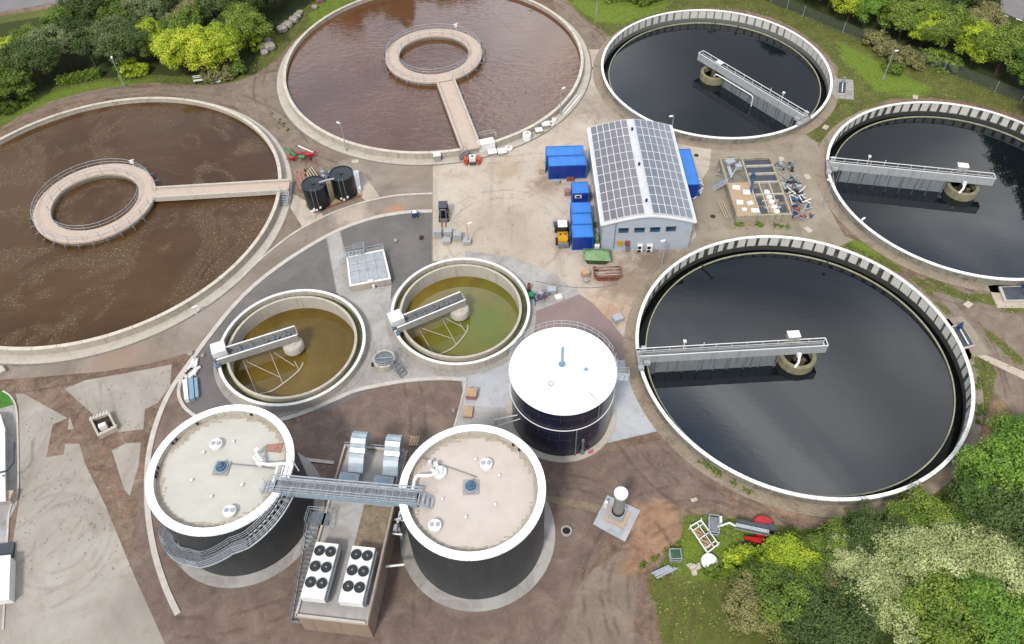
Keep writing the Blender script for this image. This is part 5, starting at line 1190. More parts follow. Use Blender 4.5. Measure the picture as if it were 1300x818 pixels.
def implement():
    x, y = P2(383, 203); t = empty('farm_implement', (x, y, 0), 'red and green trailed implement parked by the brown tank', 'machine')
    def w(u, v, z): return (x+u, y+v, z)
    q = MB(); q.beam(w(-2.2, -.4, .6), w(2.2, .5, .6), .16); q.beam(w(-2.0, .7, .6), w(2.1, 1.2, .6), .14)
    for i in range(6): u = -1.9+i*.8; q.beam(w(u, -.6+i*.15, .55), w(u+.2, 1.2+i*.1, .7), .1)
    for i in range(5): u = -1.7+i*.9; q.beam(w(u, -.3, .6), w(u-.1, -.6, .1), .09)
    q.box(x+1.2, y+.5, .5, 1.0, .7, .4, .2); q.build('frame', M['red'], t)
    q = MB(); q.beam(w(-2.6, 1.8, 1.0), w(-.8, .0, .8), .3, .2); q.tube([w(-.2, -.2, .75), w(.7, -.25, .75)], .28, 14); q.build('roller', M['green'], t)
    q = MB(); q.beam(w(-.6, 2.0, 1.2), w(1.9, .6, .9), .16); q.build('drawbar', M['white'], t)
    for s in (-1.2, 1.5): wheel(t, x+s, y-.1, .3, .3, .2, 'road_wheel')
implement()

# ---------------------------------------------------------------- grated basin beside the asphalt
def basin():
    A, B_, C_, D = P2(439.5, 326, 1.1), P2(487, 316.5, 1.1), P2(496, 354, 1.1), P2(444, 363.5, 1.1)
    x, y = (A[0]+C_[0])/2, (A[1]+C_[1])/2; t = empty('grated_basin', (x, y, 0), 'low concrete basin covered with pale steel gratings and a railing', 'basin')
    def shrink(k): return [(x+(p[0]-x)*k, y+(p[1]-y)*k) for p in (A, B_, C_, D)]
    MB().prism(shrink(1.0), -.1, 1.02).build('wall', M['concrete_side'], t); 
    q = MB(); o, i = shrink(1.01), shrink(.91); n = 4; q.add([(a, b_, z) for z in (1.022, 1.12) for a, b_ in o+i], [(8+k, 8+(k+1) % 4, 12+(k+1) % 4, 12+k) for k in range(4)]+[(k, (k+1) % 4, 8+(k+1) % 4, 8+k) for k in range(4)]+[(4+(k+1) % 4, 4+k, 12+k, 12+(k+1) % 4) for k in range(4)]); q.f = [f[::1] for f in q.f]; q.build('coping', M['cap'], t)
    def L(u, v, k=.9): a, b_, c, d = [Vector(p) for p in shrink(k)]; return (a.lerp(b_, u)).lerp(d.lerp(c, u), v)
    for i in range(4):
        q = MB(); q.prism([tuple(L(i/4+.005, .01)), tuple(L((i+1)/4-.012, .01)), tuple(L((i+1)/4-.012, .99)), tuple(L(i/4+.005, .99))], 1.023, 1.075); q.build('grating_panel', M['pale_grating'], t)
    q = MB()
    for k in (.3, .55): q.beam((*L(.0, k), 1.08), (*L(1, k), 1.08), .04, .02)
    q.build('seam', M['galv_dark'], t)
    q = MB(); a, b_, c = Vector((*A, 1.1)), Vector((*B_, 1.1)), Vector((*C_, 1.1)); q.rail([a.lerp(b_, .55), b_, b_.lerp(c, .12)], 1.05, .9, .035, (.55, .28)); q.build('handrail', M['galv'], t); q = MB(); q.rail([P(433, 338, .1), P(440, 328, 1.1), P(463, 323, 1.1), P(463, 314, 1.1), P(448, 318, 1.1)], 1.05, .8, .035, (.55, .28)); q.build('handrail', M['galv'], t)
    stair(P(461, 320, 1.1), P(438, 324.5, .05), 1.0, 'access_stair', t, 'galv')
    q = MB(); m_ = P(471, 357.5, 1.13); q.box(m_[0], m_[1], 1.13, .6, .35, .2, .15); q.box(m_[0]+.3, m_[1]-.4, .3, .3, .25, .5); q.build('bracket', M['white'], t)
M['pale_grating'] = mat('pale_galvanised_grating', (206, 210, 216), (178, 184, 192), 1.2, .5, .15, bump=.2)
basin()
def shaft():
    x, y = P2(489, 461); t = empty('inspection_shaft', (x, y, 0), 'small round concrete shaft with a railing and a short steel stair', 'shaft')
    MB().ring(x, y, 1.15, 1.4, -.05, .95, 40).build('wall', M['concrete'], t, True); MB().disk(x, y, 1.16, .8, 32).build('grating', M['grating'], t)
    MB().rail(arc3(x, y, 1.32, .95, -30, 290, 30), 1.0, .8, .03).build('handrail', M['galv'], t)
    q = MB(); q.beam((x-1.2, y, .9), (x+1.2, y+.2, .9), .1); q.build('beam', M['galv'], t); stair((x+1.1, y-.6, 1.0), (x+2.5, y-2.0, .05), .95, 'access_stair', t, 'galv_dark')
    q = MB(); q.tube([(x-1.6, y-.4, .3), (x-1.42, y-.4, .3)], .28, 16); q.build('flange', M['rubber'], t)
shaft()

# ---------------------------------------------------------------- equipment basin with scrap round it (right of the hall)
def workbasin():
    x0, x1, y0, y1 = 32.2, 40.1, 81.7, 94.6; H = 1.5; mx = (x0+x1)/2
    t = empty('sump_basin', (mx, (y0+y1)/2, 0), 'open concrete basin divided into bays with timber boards and a blue pump', 'basin')
    MB().box(mx, (y0+y1)/2, -.1, x1-x0-.3, y1-y0-.3, H-.3).build('base', M['concrete_dark'], t)
    q = MB()
    for a, b_, c, d in ((mx, y0+.15, x1-x0, .3), (mx, y1-.15, x1-x0, .3), (x0+.15, (y0+y1)/2, .3, y1-y0-.61), (x1-.15, (y0+y1)/2, .3, y1-y0-.61)): q.box(a, b_, 0, c, d, H)
    q.build('outer_wall', M['out_wall2'], t)
    q = MB()
    for u in (35.6, 36.9, 38.4): q.box(u, (y0+y1)/2-(2.6 if u > 36 else 0), 1.1, .14, (y1-y0-.7)*(.55 if u > 36 else 1), .42)
    for v in (86.2, 88.9, 90.8, 92.6): q.box((x1+35.7)/2, v, 1.15, x1-36.0, .18, .38)
    for v in (83.4, 84.8): q.box(37.7, v, 1.17, 2.4, .12, .36)
    q.build('dividing_wall', M['concrete_lt'], t)
    q = MB(); q.box(33.95, 85.5, 1.2, 3.1, 6.9, .22); q.box(37.65, 84.5, 1.205, 1.0, 4.4, .2); q.build('timber_board', M['wood'], t)
    q = MB()
    for u, v in ((36.25, 83.0), (36.25, 84.9), (36.25, 87.0), (39.2, 83.4), (39.2, 85.6)): q.box(u, v, 1.19, .9, 1.4, .06)
    for v in (89.8, 91.7, 93.4): q.box(38, v, 1.19, 3.8, 1.4, .06)
    q.each('dark_grating', M['slate'], t)
    for u, v in ((37.6, 86.6), (37.7, 85.5), (37.8, 84.5), (37.9, 83.4), (38.0, 82.4)): MB().cyl(u, v, .42, 1.41, 1.58, 18).build('round_hatch', M['white'], t, True)
    q = MB(); rng = random.Random(2)
    for u, v in ((33.4, 87.8), (34.6, 86.6), (33.2, 84.5), (34.6, 84.2), (35.0, 82.7), (33.5, 83.0)): q.box(u, v, 1.423, rng.uniform(.7, 1.1), rng.uniform(.5, .9), rng.uniform(.1, .4), rng.uniform(-.3, .3))
    q.each('cover_box', M['white'], t)
    q = MB(); q.tube([(35.2, 86.6, 1.5), (35.9, 88.6, 2.2), (36.0, 89.4, 2.6)], .17, 8); q.box(36.0, 89.2, 2.2, .5, .5, .6); q.build('pump', M['blue'], t)
    q = MB(); q.rail([(x0+.3, y1-.2, H), (x1-.2, y1-.2, H), (x1-.2, y0+5, H)], 1.0, 1.2, .035); q.build('handrail', M['wood_pale'], t)
    q = MB(); q.box(33.6, 93.4, 1.4, 1.4, 1.0, .5, .4); q.box(34.6, 92.2, 1.3, .9, .8, .7, .2); q.box(33.2, 91.5, 1.3, .5, 2.2, .3); q.tube([(33, 90, 1.4), (35, 93, 2.0)], .12); q.build('machinery', M['galv'], t)
    stair((x0+.1, 89.3, H), (x0-1.6, 89.3, .1), 1.0, 'access_stair', t, 'galv')
    q = MB()
    for k in range(3): q.beam((x0-.5-k*.35, 82.5, .3), (x0-.9-k*.35, 86.2, .35), .12)
    q.build('leaning_post', M['wood_pale'], t)
M['out_wall2'] = stained('weathered_basin_wall', (196, 186, 162), (130, 120, 92), .7, streak=True, amount=.7)
workbasin()
scaffold((919.5, 223), 'bundle of silver pipes standing beside the concrete basin', 'galv', 12, 1.2, 2.6, seed=11, mats=('galv', 'wood'))
scaffold((994, 214), 'scrap heap with a pale blue machine hood behind the basin', 'galv_dark', 10, 3.2, 1.6, seed=4, mats=('blue_light', 'darkscrap'))
scaffold((1002, 235), 'scrap heap of silver and dark machine parts in the middle of the row', 'galv', 14, 3.2, 2.6, seed=5, mats=('galv', 'slate'))
scaffold((1009, 252), 'scrap heap with blue drums and white bars', 'white', 14, 2.6, 2.8, seed=6, mats=('blue', 'darkscrap'))
scaffold((1015, 270), 'scrap heap with red and blue pieces nearest the camera', 'galv', 12, 2.8, 2.4, seed=8, mats=('blue', 'rust'))
scaffold((934, 205), 'green and grey machine parts at the rear corner of the basin', 'galv', 8, 1.4, 3.0, seed=9, mats=('green', 'galv'))

# ---------------------------------------------------------------- small measuring chambers
def chamber(ptsz, label, kind):
    pts = px(ptsz, .3); x = sum(p[0] for p in pts)/4; y = sum(p[1] for p in pts)/4; t = empty('measuring_chamber', (x, y, 0), label, 'chamber')
    def sh(k): return [(x+(p[0]-x)*k, y+(p[1]-y)*k) for p in pts]
    MB().prism(sh(1.0), -.1, .3).build('frame', M['concrete_lt'], t); MB().prism(sh(.88), .302, .33).build('cover_grating', M['slate'], t)
    q = MB(); c = Vector((x, y, .45)); e = Vector((*[(pts[0][i]+pts[1][i])/2 for i in (0, 1)], .45)); f = Vector((*[(pts[2][i]+pts[3][i])/2 for i in (0, 1)], .45)); q.tube([e.lerp(c, .3), f.lerp(c, .2)], .09, 8)
    q.build('guide_tube', M['white'], t)
    q = MB(); p = e.lerp(c, .35); q.box(p.x, p.y, .4, .45, .45, .6, .4); q.cyl(p.x, p.y, .16, 1.0, 1.5, 12); q.build('actuator', M['blue'] if kind else M['blue_light'], t, True)
    return t
MBq = empty('chamber_pad', (*P2(1070, 113), 0), 'small concrete pad on the rim side of the top clarifier', 'slab'); MB().prism(px([(1056, 104), (1060, 100), (1083, 102), (1084, 127), (1062, 125), (1054, 118)]), -.1, .06).build('pad', M['concrete_grey'], MBq)
chamber([(1065, 103), (1075, 103.5), (1074, 120), (1063, 119)], 'small grey measuring chamber beside the top clarifier', 0)
MBq = empty('chamber_pad', (*P2(1210, 430), 0), 'greyish pad widening into the footpath beside the black clarifier', 'slab'); MB().prism(px([(1198, 406), (1222, 402), (1232, 413), (1258, 450), (1240, 452), (1225, 460)]), -.1, .05).build('pad', M['yard2'], MBq)
chamber([(1208, 414), (1221, 411), (1238, 439), (1223, 443)], 'dark grated measuring chamber with a blue drive beside the largest black clarifier', 1)
MBq = empty('chamber_pad', (*P2(1285, 380), 0), 'pale angled pad beside the clarifier at the right edge', 'slab'); MB().prism(px([(1254, 363), (1266, 362), (1274, 362), (1330, 362), (1330, 392), (1266, 391)]), -.1, .05).build('pad', M['yard'], MBq)
chamber([(1268, 364), (1330, 362), (1330, 381), (1275, 382)], 'dark measuring chamber with a white pipe frame at the right edge', 1)

# ---------------------------------------------------------------- lamps
def lamp(base, top, label, h=5.1, name='street_lamp', cat='lamp', arm=.5):
    x, y = P2(*base); t = empty(name, (x, y, 0), label, cat, 'lamp posts round the works')
    d = Vector((P2(*top, h)[0]-x, P2(*top, h)[1]-y)); d = d.normalized()*arm if d.length > .05 else Vector((arm, 0))
    MB().tube([(x, y, 0), (x, y, h*.5), (x, y, h)], .085, 8, .05).build('pole', M['galv'], t, True); MB().cyl(x, y, .12, 0, .7, 10).build('base_sleeve', M['galv'], t, True)
    q = MB(); q.tube([(x, y, h-.02), (x+d.x*.6, y+d.y*.6, h+.05)], .04, 6); q.build('arm', M['galv'], t)
    q = MB(); q.box(x+d.x*.9, y+d.y*.9, h, .6, .26, .14, math.atan2(d.y, d.x)); q.build('lamp_head', M['white'], t)
    return t
for b_, tp_, h, lb in [((158, 110), (142, 74), 5.5, 'slim lamp post on the grass strip above the left tank'), ((308, 90), (297, 61), 4.6, 'slim lamp post among the shrubs left of the top brown tank'), ((1121, 101), (1134.5, 65), 5.5, 'slim lamp post on the bright grass between the two right clarifiers'),
                  ((840, 336), (844.5, 305.5), 4.7, 'slim lamp post by the rim in front of the hall gable'), ((440, 192), (431, 157), 5.3, 'slim lamp post on the lower left rim of the top brown tank'), ((711.5, 146), (714, 113), 5.0, 'slim lamp post on the right rim of the top brown tank'),
                  ((757, 19), (759, -14), 5.0, 'slim lamp post on the grass at the top of the picture'), ((851, 175), (853, 148), 4.2, 'thin lamp post at the back corner of the hall roof'), ((594.5, 309), (594, 285), 3.6, 'short lamp post behind the paving stacks'),
                  ((1045, 262), (1048, 228), 4.8, 'slim lamp post at the left rim of the right edge clarifier')]:
    lamp(b_, tp_, lb, h)
for b_, lb in [((250, 399), 'small white hydrant post on the track beside the left tank'), ((1092, 287), 'thin post on the lower rim of the right edge clarifier'), ((399, 277), 'small white post at the kerb below the black tanks')]:
    x, y = P2(*b_); t = empty('marker_post', (x, y, 0), lb, 'post'); MB().cyl(x, y, .08, 0, 1.3, 10).build('post', M['white'], t, True); q = MB(); q.box(x, y, 1.3, .5, .25, .16, .6); q.box(x+.25, y+.2, 1.25, .35, .2, .12, .6); q.build('post_head', M['white'], t)

# ---------------------------------------------------------------- fences
def fence(pts, label, h=2.0, step=3.6, mesh='galv_dark', lean=False):
    x, y = pts[0]; t = empty('wire_fence', (x, y, 0), label, 'fence'); V = [Vector((*p, 0)) for p in pts]
    q = MB(); 
    for a, b_ in zip(V, V[1:]):
        n = max(1, int((b_-a).length/step))
        for i in range(n+1): p = a.lerp(b_, i/n); pb = MB().tube([p, p+Vector((0, 0, h+.1))], .05, 6); pb.build('fence_post', M['galv'], t)
        for k in range(9): q.tube([a+Vector((0, 0, .1+k*(h-.1)/8)), b_+Vector((0, 0, .1+k*(h-.1)/8))], .011, 3)
        m = int((b_-a).length/.3)
        for i in range(m): p = a.lerp(b_, i/m); q.tube([p, p+Vector((0, 0, h))], .008, 3)
    q.build('wire_mesh', M[mesh], t)
fence([P2(940, -14), P2(1040, 30), P2(1100, 54), P2(1165, 80), P2(1230, 104), P2(1330, 144)], 'wire fence with grey posts along the trees at the upper right')
fence([P2(336, 48), P2(352, 37), P2(372, 20), P2(396, 4), P2(420, -14)], 'green wire fence beside the boulders at the top left', mesh='greenwire')
# ---------------------------------------------------------------- boulders, tyres, boxes along the rims
def rock(pxy, s, label, m='rock', cat='boulder', group='pale boulders by the green fence', name='boulder', seed=0, flat=.7):
    rng = random.Random(seed); x, y = P2(*pxy); import bmesh
    bm = bmesh.new(); bmesh.ops.create_icosphere(bm, subdivisions=2, radius=1.0)
    for v in bm.verts:
        c = v.co; k = .62/max(abs(c.x), abs(c.y), abs(c.z))**.75+rng.uniform(-.05, .05); v.co = Vector((c.x*k*s, c.y*k*s, c.z*k*s*flat))
    me = bpy.data.meshes.new(name); bm.to_mesh(me); bm.free(); me.materials.append(M[m]); o = bpy.data.objects.new(name, me); COL.objects.link(o); o.location = (x, y, s*flat*.55); o.rotation_euler = (0, 0, rng.uniform(-.5, .6)); tag(o, label, cat, group); return o
for i, (p, s, lb) in enumerate([((359, 40), 1.5, 'large squarish pale boulder, lowest of the pair beside the green fence'), ((366, 34.5), 1.4, 'large pale boulder just above the lowest squarish one by the green fence'), ((373.5, 28), 1.35, 'flat pale boulder third from the bottom by the green fence'), ((378, 23), 1.2, 'pale boulder with a dark top slot in the upper cluster by the fence'), ((381, 18.5), 1.0, 'small rounded boulder at the top of the upper cluster'), ((400, 11), .9, 'tan boulder alone under the pallets'),
                                ((343.5, 62.5), 1.5, 'broken pale block beside the shrubs, larger of the lower group'), ((336.5, 69), 1.1, 'pale block lowest of the lower group'), ((340, 55), 1.2, 'dark mossy block in the lower group'), ((334, 63), 1.1, 'dark rounded block touching the shrubs')]): rock(p, s, lb, seed=i, m='rock' if i < 8 else 'concrete_dark')
t = empty('pallet_stack', (*P2(407, 3), 0), 'stack of brown pallets at the top by the fence', 'pallets'); q = MB(); x, y = P2(407, 3)
for k in range(5):
    for i in range(5): q.box(x, y-.5+i*.25, .15*k+.11, 1.3, .12, .03, .3)
    for i in (-1, 0, 1): q.box(x+i*.55, y+i*.15, .15*k, .1, 1.1, .109, .3)
q.build('pallet', M['pinkwood'], t)
def white_bag(pxy, s, label, round_=False, h=.9):
    x, y = P2(*pxy); t = empty('white_container' if round_ else 'covered_crate', (x, y, 0), label, 'tub' if round_ else 'crate', 'white tubs and crates beside the top brown tank')
    if round_: MB().lathe(x, y, [(s*.42, 0), (s*.5, .1), (s*.5, h*.8), (s*.42, h), (.001, h+.05)], 24).build('tub', M['white'], t, True); MB().lathe(x, y, [(s*.22, h+.03), (s*.22, h+.1), (.001, h+.12)], 16).build('lid', M['concrete_lt'], t, True)
    else: MB().box(x, y, 0, s, s*.85, h*.8, .2).build('crate', M['concrete_grey'], t); MB().box(x, y, h*.8+.003, s*1.12, s*.98, .1, .2).build('cover', M['white'], t)
white_bag((669, 177), 1.5, 'big round white tub against the wall of the top brown tank', True, 1.2)
white_bag((646, 190), 1.3, 'round low white tub right of the two white crates', True, .5); white_bag((637.5, 195), 1.25, 'white covered crate, right of the pair at the foot of the footbridge', h=.6); white_bag((625, 195.5), 1.25, 'white covered crate, left of the pair at the foot of the footbridge', h=.6)
white_bag((684, 168.5), 1.1, 'small white crate between the big tub and the tyre', h=.7); white_bag((692.5, 162), 1.2, 'white crate next to the tyre', h=.9); white_bag((555.5, 204), 1.0, 'white cabinet standing alone below the rim, left of the footbridge', h=1.5); white_bag((703.5, 154), .9, 'small round white tub right of the tyre', True, .6)
x, y = P2(699.5, 158.5); t = empty('tyre', (x, y, 0), 'white rimmed tyre lying by the tank wall', 'tyre'); MB().lathe(x, y, [(.3, .05), (.55, .0), (.62, .2), (.55, .4), (.3, .35)], 24, closed=True).build('tread', M['cap'], t, True); MB().disk(x, y, .3, .12, 16).build('hub', M['dark'], t)
for k, ((a, b_), lb) in enumerate([(((712, 144), (732, 121)), 'long white pipe lying along the tank rim, nearest the tank'), (((717, 145), (736, 122)), 'long white pipe lying along the tank rim, farther from the tank')]):
    x, y = P2(*a); t = empty('long_pipe', (x, y, 0), lb, 'pipe'); MB().tube([P(*a, .15), P(*b_, .15)], .14, 10).build('pipe_barrel', M['white'], t, True)
    q = MB(); [q.beam(Vector(P(*a, .03)).lerp(Vector(P(*b_, .03)), f)+Vector((-.2, -.1, 0)), Vector(P(*a, .03)).lerp(Vector(P(*b_, .03)), f)+Vector((.2, .1, 0)), .08, .06) for f in (.2, .8)]; q.build('batten', M['wood'], t)
def generator():
    x, y = P2(600, 206); t = empty('mobile_pump', (x, y, 0), 'orange and white mobile unit at the foot of the footbridge', 'machine')
    MB().box(x, y, .25, 1.0, .9, .9).build('housing', M['white'], t); q = MB()
    for s in (-1, 1): q.box(x+s*.95, y, .15, .7, 1.0, .75, s*.1); q.box(x+s*.95, y-.7, .1, .3, .4, .5)
    q.build('side_guard', M['orange'], t); MB().box(x, y-.7, .1, .9, .4, .35).build('step', M['slate'], t); MB().box(x, y, 1.153, .3, .3, .12).build('cap', M['dark'], t)
generator()
x, y = P2(617, 181, 1.2); t = empty('platform_cabinet', (x, y, 0), 'white platform cabinet on the tank rim right of the footbridge', 'cabinet'); MB().box(x, y-.2, .1, 2.6, 1.4, 1.5, .3).build('cabinet', M['white'], t); q = MB(); q.rail([(x-1.1, y+1.1, 1.3), (x+1.3, y+1.7, 1.3), (x+1.7, y+.6, 1.3)], 1.0, 1, .04); q.build('handrail', M['cap2'], t)
def bench(pxy, label, s=1.0, rz=.15):
    x, y = P2(*pxy); t = empty('bench', (x, y, 0), label, 'bench', None, rz)
    def B(b, nm, m): o = b.build(nm, M[m]); o.parent = t; return o
    q = MB(); [q.box(0, -.2+i*.2, .42*s, 1.9*s, .14, .05) for i in range(3)]; B(q, 'seat', 'white'); q = MB(); [q.box(0, .38, (.62+i*.2)*s, 1.9*s, .05, .13) for i in range(2)]; B(q, 'backrest', 'white')
    for k in (-.75, .75):
        q = MB(); q.box(k*s, .0, 0, .08, .6, .41*s); q.box(k*s, .43, 0, .08, .05, .95*s); B(q, 'leg', 'slate')
bench((257.5, 105.5), 'white slatted bench on the grass by the shrubs', 1.5)
bench((277, 105), 'small pale folding stool right of the white bench', .5)

# ---------------------------------------------------------------- stored roof panels and pipes beside the kerb
def tiles():
    x, y = P2(245, 497); t = empty('panel_stack', (x, y, 0), 'stack of white and pale blue sheet panels beside the kerb', 'panels')
    def quad(ps, z0, z1, nm, m): MB().prism(px(ps, .5), z0, z1).build(nm, M[m], t)
    quad([(232, 484), (238, 482), (240, 508), (235, 509)], .05, .75, 'white_sheets', 'white'); quad([(239, 482), (245, 480), (247, 506), (241, 508)], .05, .6, 'blue_sheets', 'blue_light'); quad([(246, 480), (250, 479), (252, 503), (248, 505)], .05, .5, 'blue_sheets', 'blue_light')
    q = MB()
    for k in (0, 1): q.beam(P(233, 487+k*18, .05), P(251, 482+k*18, .05), .12, .1)
    q.build('bearer', M['wood'], t)
tiles()
x, y = P2(243, 470); t = empty('pipe_fittings', (x, y, 0), 'heap of white plastic pipe fittings above the stacked sheets', 'pipes'); q = MB()
for a, b_ in (((246, 457), (236, 480)), ((248, 460), (243, 478)), ((240, 466), (250, 472)), ((254, 466), (246, 472)), ((243, 463), (241, 481)), ((250, 456), (247, 476))): q.tube([P(*a, .2), P(*b_, .3)], .2, 8)
q.build('fitting', M['white'], t, True)
q = MB()
for i in range(5): a = P(237+i*2.2, 478-i*2, 0); q.box(a[0], a[1], 0, .5, .5, .5, i)
q.build('fitting_box', M['concrete_lt'], t)
def hopper():
    pts = px([(112, 530), (137, 521), (147, 541), (123, 553)], .9); x = sum(p[0] for p in pts)/4; y = sum(p[1] for p in pts)/4
    t = empty('feed_trough', (x, y, 0), 'white framed open trough standing on the brown soil', 'trough')
    def sh(k): return [(x+(p[0]-x)*k, y+(p[1]-y)*k) for p in pts]
    q = MB(); o, i = sh(1.0), sh(.8); q.add([(a, b_, z) for z in (.0, .7) for a, b_ in o+i], [(8+k, 12+k, 12+(k+1) % 4, 8+(k+1) % 4) for k in range(4)]+[(k, 8+k, 8+(k+1) % 4, (k+1) % 4) for k in range(4)]+[(4+(k+1) % 4, 12+(k+1) % 4, 12+k, 4+k) for k in range(4)]); q.build('frame', M['cap2'], t)
    MB().prism(sh(.8), .02, .25).build('trough_floor', M['darkscrap'], t); a = Vector((*pts[2], .7)); b_ = Vector((*pts[3], .7)); q = MB()
    for k in range(5): p = a.lerp(b_, (k+.5)/5)+Vector((0, .35, 0)); q.box(p.x, p.y, .55, .28, .22, .14, .4)
    q.build('divider', M['cap2'], t); q = MB(); a, b_ = Vector((*pts[0], .68)), Vector((*pts[1], .68))
    for k in range(6): p = a.lerp(b_, (k+.5)/6); q.beam(p+Vector((0, -.35, 0)), p+Vector((.1, .05, .25)), .06)
    q.build('bracket', M['white'], t); m = Vector((x+.2, y-.5, .3)); MB().box(m.x, m.y, .25, .8, .5, .9, .4).build('drive_box', M['white'], t)
hopper()
# pipes and small things between green tank and paving
def smalls():
    x, y = P2(689, 356); 
    for a, b_, lb in ():
        t = empty('white_pipe', (*P2(*a), 0), lb, 'pipe', 'wide white pipes lying side by side'); MB().tube([P(*a, .3), P(*b_, .3)], .3, 14).build('pipe_barrel', M['apron_wet'], t, True); q = MB(); q.beam(Vector(P(*b_, .03))+Vector((-.4, .4, 0)), Vector(P(*b_, .03))+Vector((.4, .4, 0)), .1, .06); q.build('batten', M['wood'], t)
    t = empty('worker_cone', (*P2(671.5, 368), 0), 'tall red and black gas bottle trolley by the green tank', 'trolley'); x, y = P2(671.5, 369); MB().cyl(x, y, .22, .05, 1.3, 14).build('bottle', M['rust'], t, True); MB().cyl(x, y, .1, 1.3, 1.5, 10).build('valve', M['dark'], t, True); MB().box(x, y-.3, 0, .5, .3, .4).build('trolley_base', M['dark'], t)
    x, y = P2(674.5, 377); t = empty('garden_cart', (x, y, 0), 'small bright green cart beside the green tank', 'cart'); MB().box(x, y, .2, .8, .8, .4, .3).build('tray', M['green'], t); wheel(t, x, y-.45, .2, .2, .12, 'cart_wheel', 'y'); wheel(t, x, y+.45, .2, .2, .12, 'cart_wheel', 'y')
    scaffold((684, 378), 'loose hoses and tools with purple pieces on the apron', 'blue', 8, 1.6, 1.2, seed=21, mats=('rust', 'galv'))
    x, y = P2(527, 275); t = empty('compressor', (x, y, 0), 'small blue and white machine on the dark asphalt', 'machine'); MB().box(x, y, .25, .9, .6, .6, .2).build('housing', M['blue'], t); MB().box(x, y, .853, .6, .5, .12, .2).build('cover', M['white'], t); wheel(t, x-.3, y-.35, .2, .2, .12, 'machine_wheel', 'y'); wheel(t, x+.3, y-.35, .2, .2, .12, 'machine_wheel', 'y'); MB().beam((x+.4, y, .5), (x+1.1, y-.1, .5), .08).build('drawbar', M['galv_dark'], t)
    for i, (p, s) in enumerate([((502.5, 306.5), .5), ((535, 303), .5), ((242.5, 450), .6), ((258, 452), .4)]): rock(p, s, ['tan stone lying on the asphalt above the basin', 'dark lump lying on the asphalt left of the yard', 'small grey lump on the asphalt by the kerb', 'small grey stone by the white kerb'][i], 'rock' if i != 1 else 'darkscrap', 'stone', None, 'stone', 30+i)
    for i, (p, lb) in enumerate([((451, 205.5), 'pale square manhole on the track below the top tank'), ((881, 635), 'small white slab on the brown soil'), ((1229, 387), 'pale square cover on the brown track at right'), ((1048, 162), 'white cover on the grass by the top clarifier'), ((1162, 123.5), 'white cover on the grass at the far rim of the right clarifier'), ((992, 202.5), 'square cover in the rear yard behind the scrap'), ((1025, 225), 'pale cover in the rear yard left of the clarifier'), ((1026, 292), 'pale cover in the rear yard near its tip'), ((3, 472), 'pale stone block at the left edge')]):
        x, y = P2(*p); o = MB().box(x, y, 0, 1.1 if i != 1 else .7, .8 if i != 1 else .4, .08 if i != 8 else .5, .3*i).build('manhole_cover', M['cap2']); tag(o, lb, 'cover')
    for i, p in enumerate([(754, 87), (884, 197.5), (929, 201.5), (905, 275), (1003, 208), (1030, 273)]):
        x, y = P2(*p); o = MB().cyl(x, y, .38, 0, .04, 20).build('drain_cover', M['rust'] if i in (2, 5) else M['darkscrap'], None, True); tag(o, ['round dark drain cover between the two top tanks', 'round drain cover right of the hall roof', 'reddish round drain cover behind the concrete basin', 'round dark drain cover left of the concrete basin', 'round drain cover above the scrap heaps', 'reddish round drain cover near the scrap heap with red pieces'][i], 'drain cover')
    x, y = P2(719, 675); t = empty('concrete_ring', (x, y, 0), 'round manhole ring sunk in the soil right of the right digester', 'manhole'); MB().ring(x, y, .42, .6, 0, .3, 28).build('ring_wall', M['concrete_grey'], t, True); MB().disk(x, y, .43, .05, 20).build('pit', M['dark'], t)
    q = MB(); q.tube([P(a, b_, .04) for a, b_ in smooth([(680, 357), (700, 361), (730, 365), (760, 365), (785, 361)])], .05, 5); o = q.build('hose', M['galv_dark']); tag(o, 'thin grey hose trailing across the yard to the rusty skip', 'hose')
    x, y = P2(526, 560.5); t = empty('pallet', (x, y, 0), 'yellowish pallet on the brown soil between the ducts and the right digester', 'pallet'); q = MB(); [q.box(x-.4+i*.27, y, .1, .18, 1.3, .04, -.25) for i in range(4)]; q.build('top_board', M['wood'], t); q = MB(); [q.box(x, y-.5+i*.5, 0, 1.1, .12, .099, -.25) for i in range(3)]; q.build('bearer', M['wood'], t)
    x, y = P2(576, 528); t = empty('guy_post', (x, y, 0), 'thin white tube leaning above the right digester', 'post'); MB().tube([(x, y+.6, .1), (x+.1, y-.4, 2.0)], .06, 6).build('tube', M['white'], t); MB().cyl(x, y+.6, .15, 0, .12, 10).build('foot', M['galv'], t)
smalls()
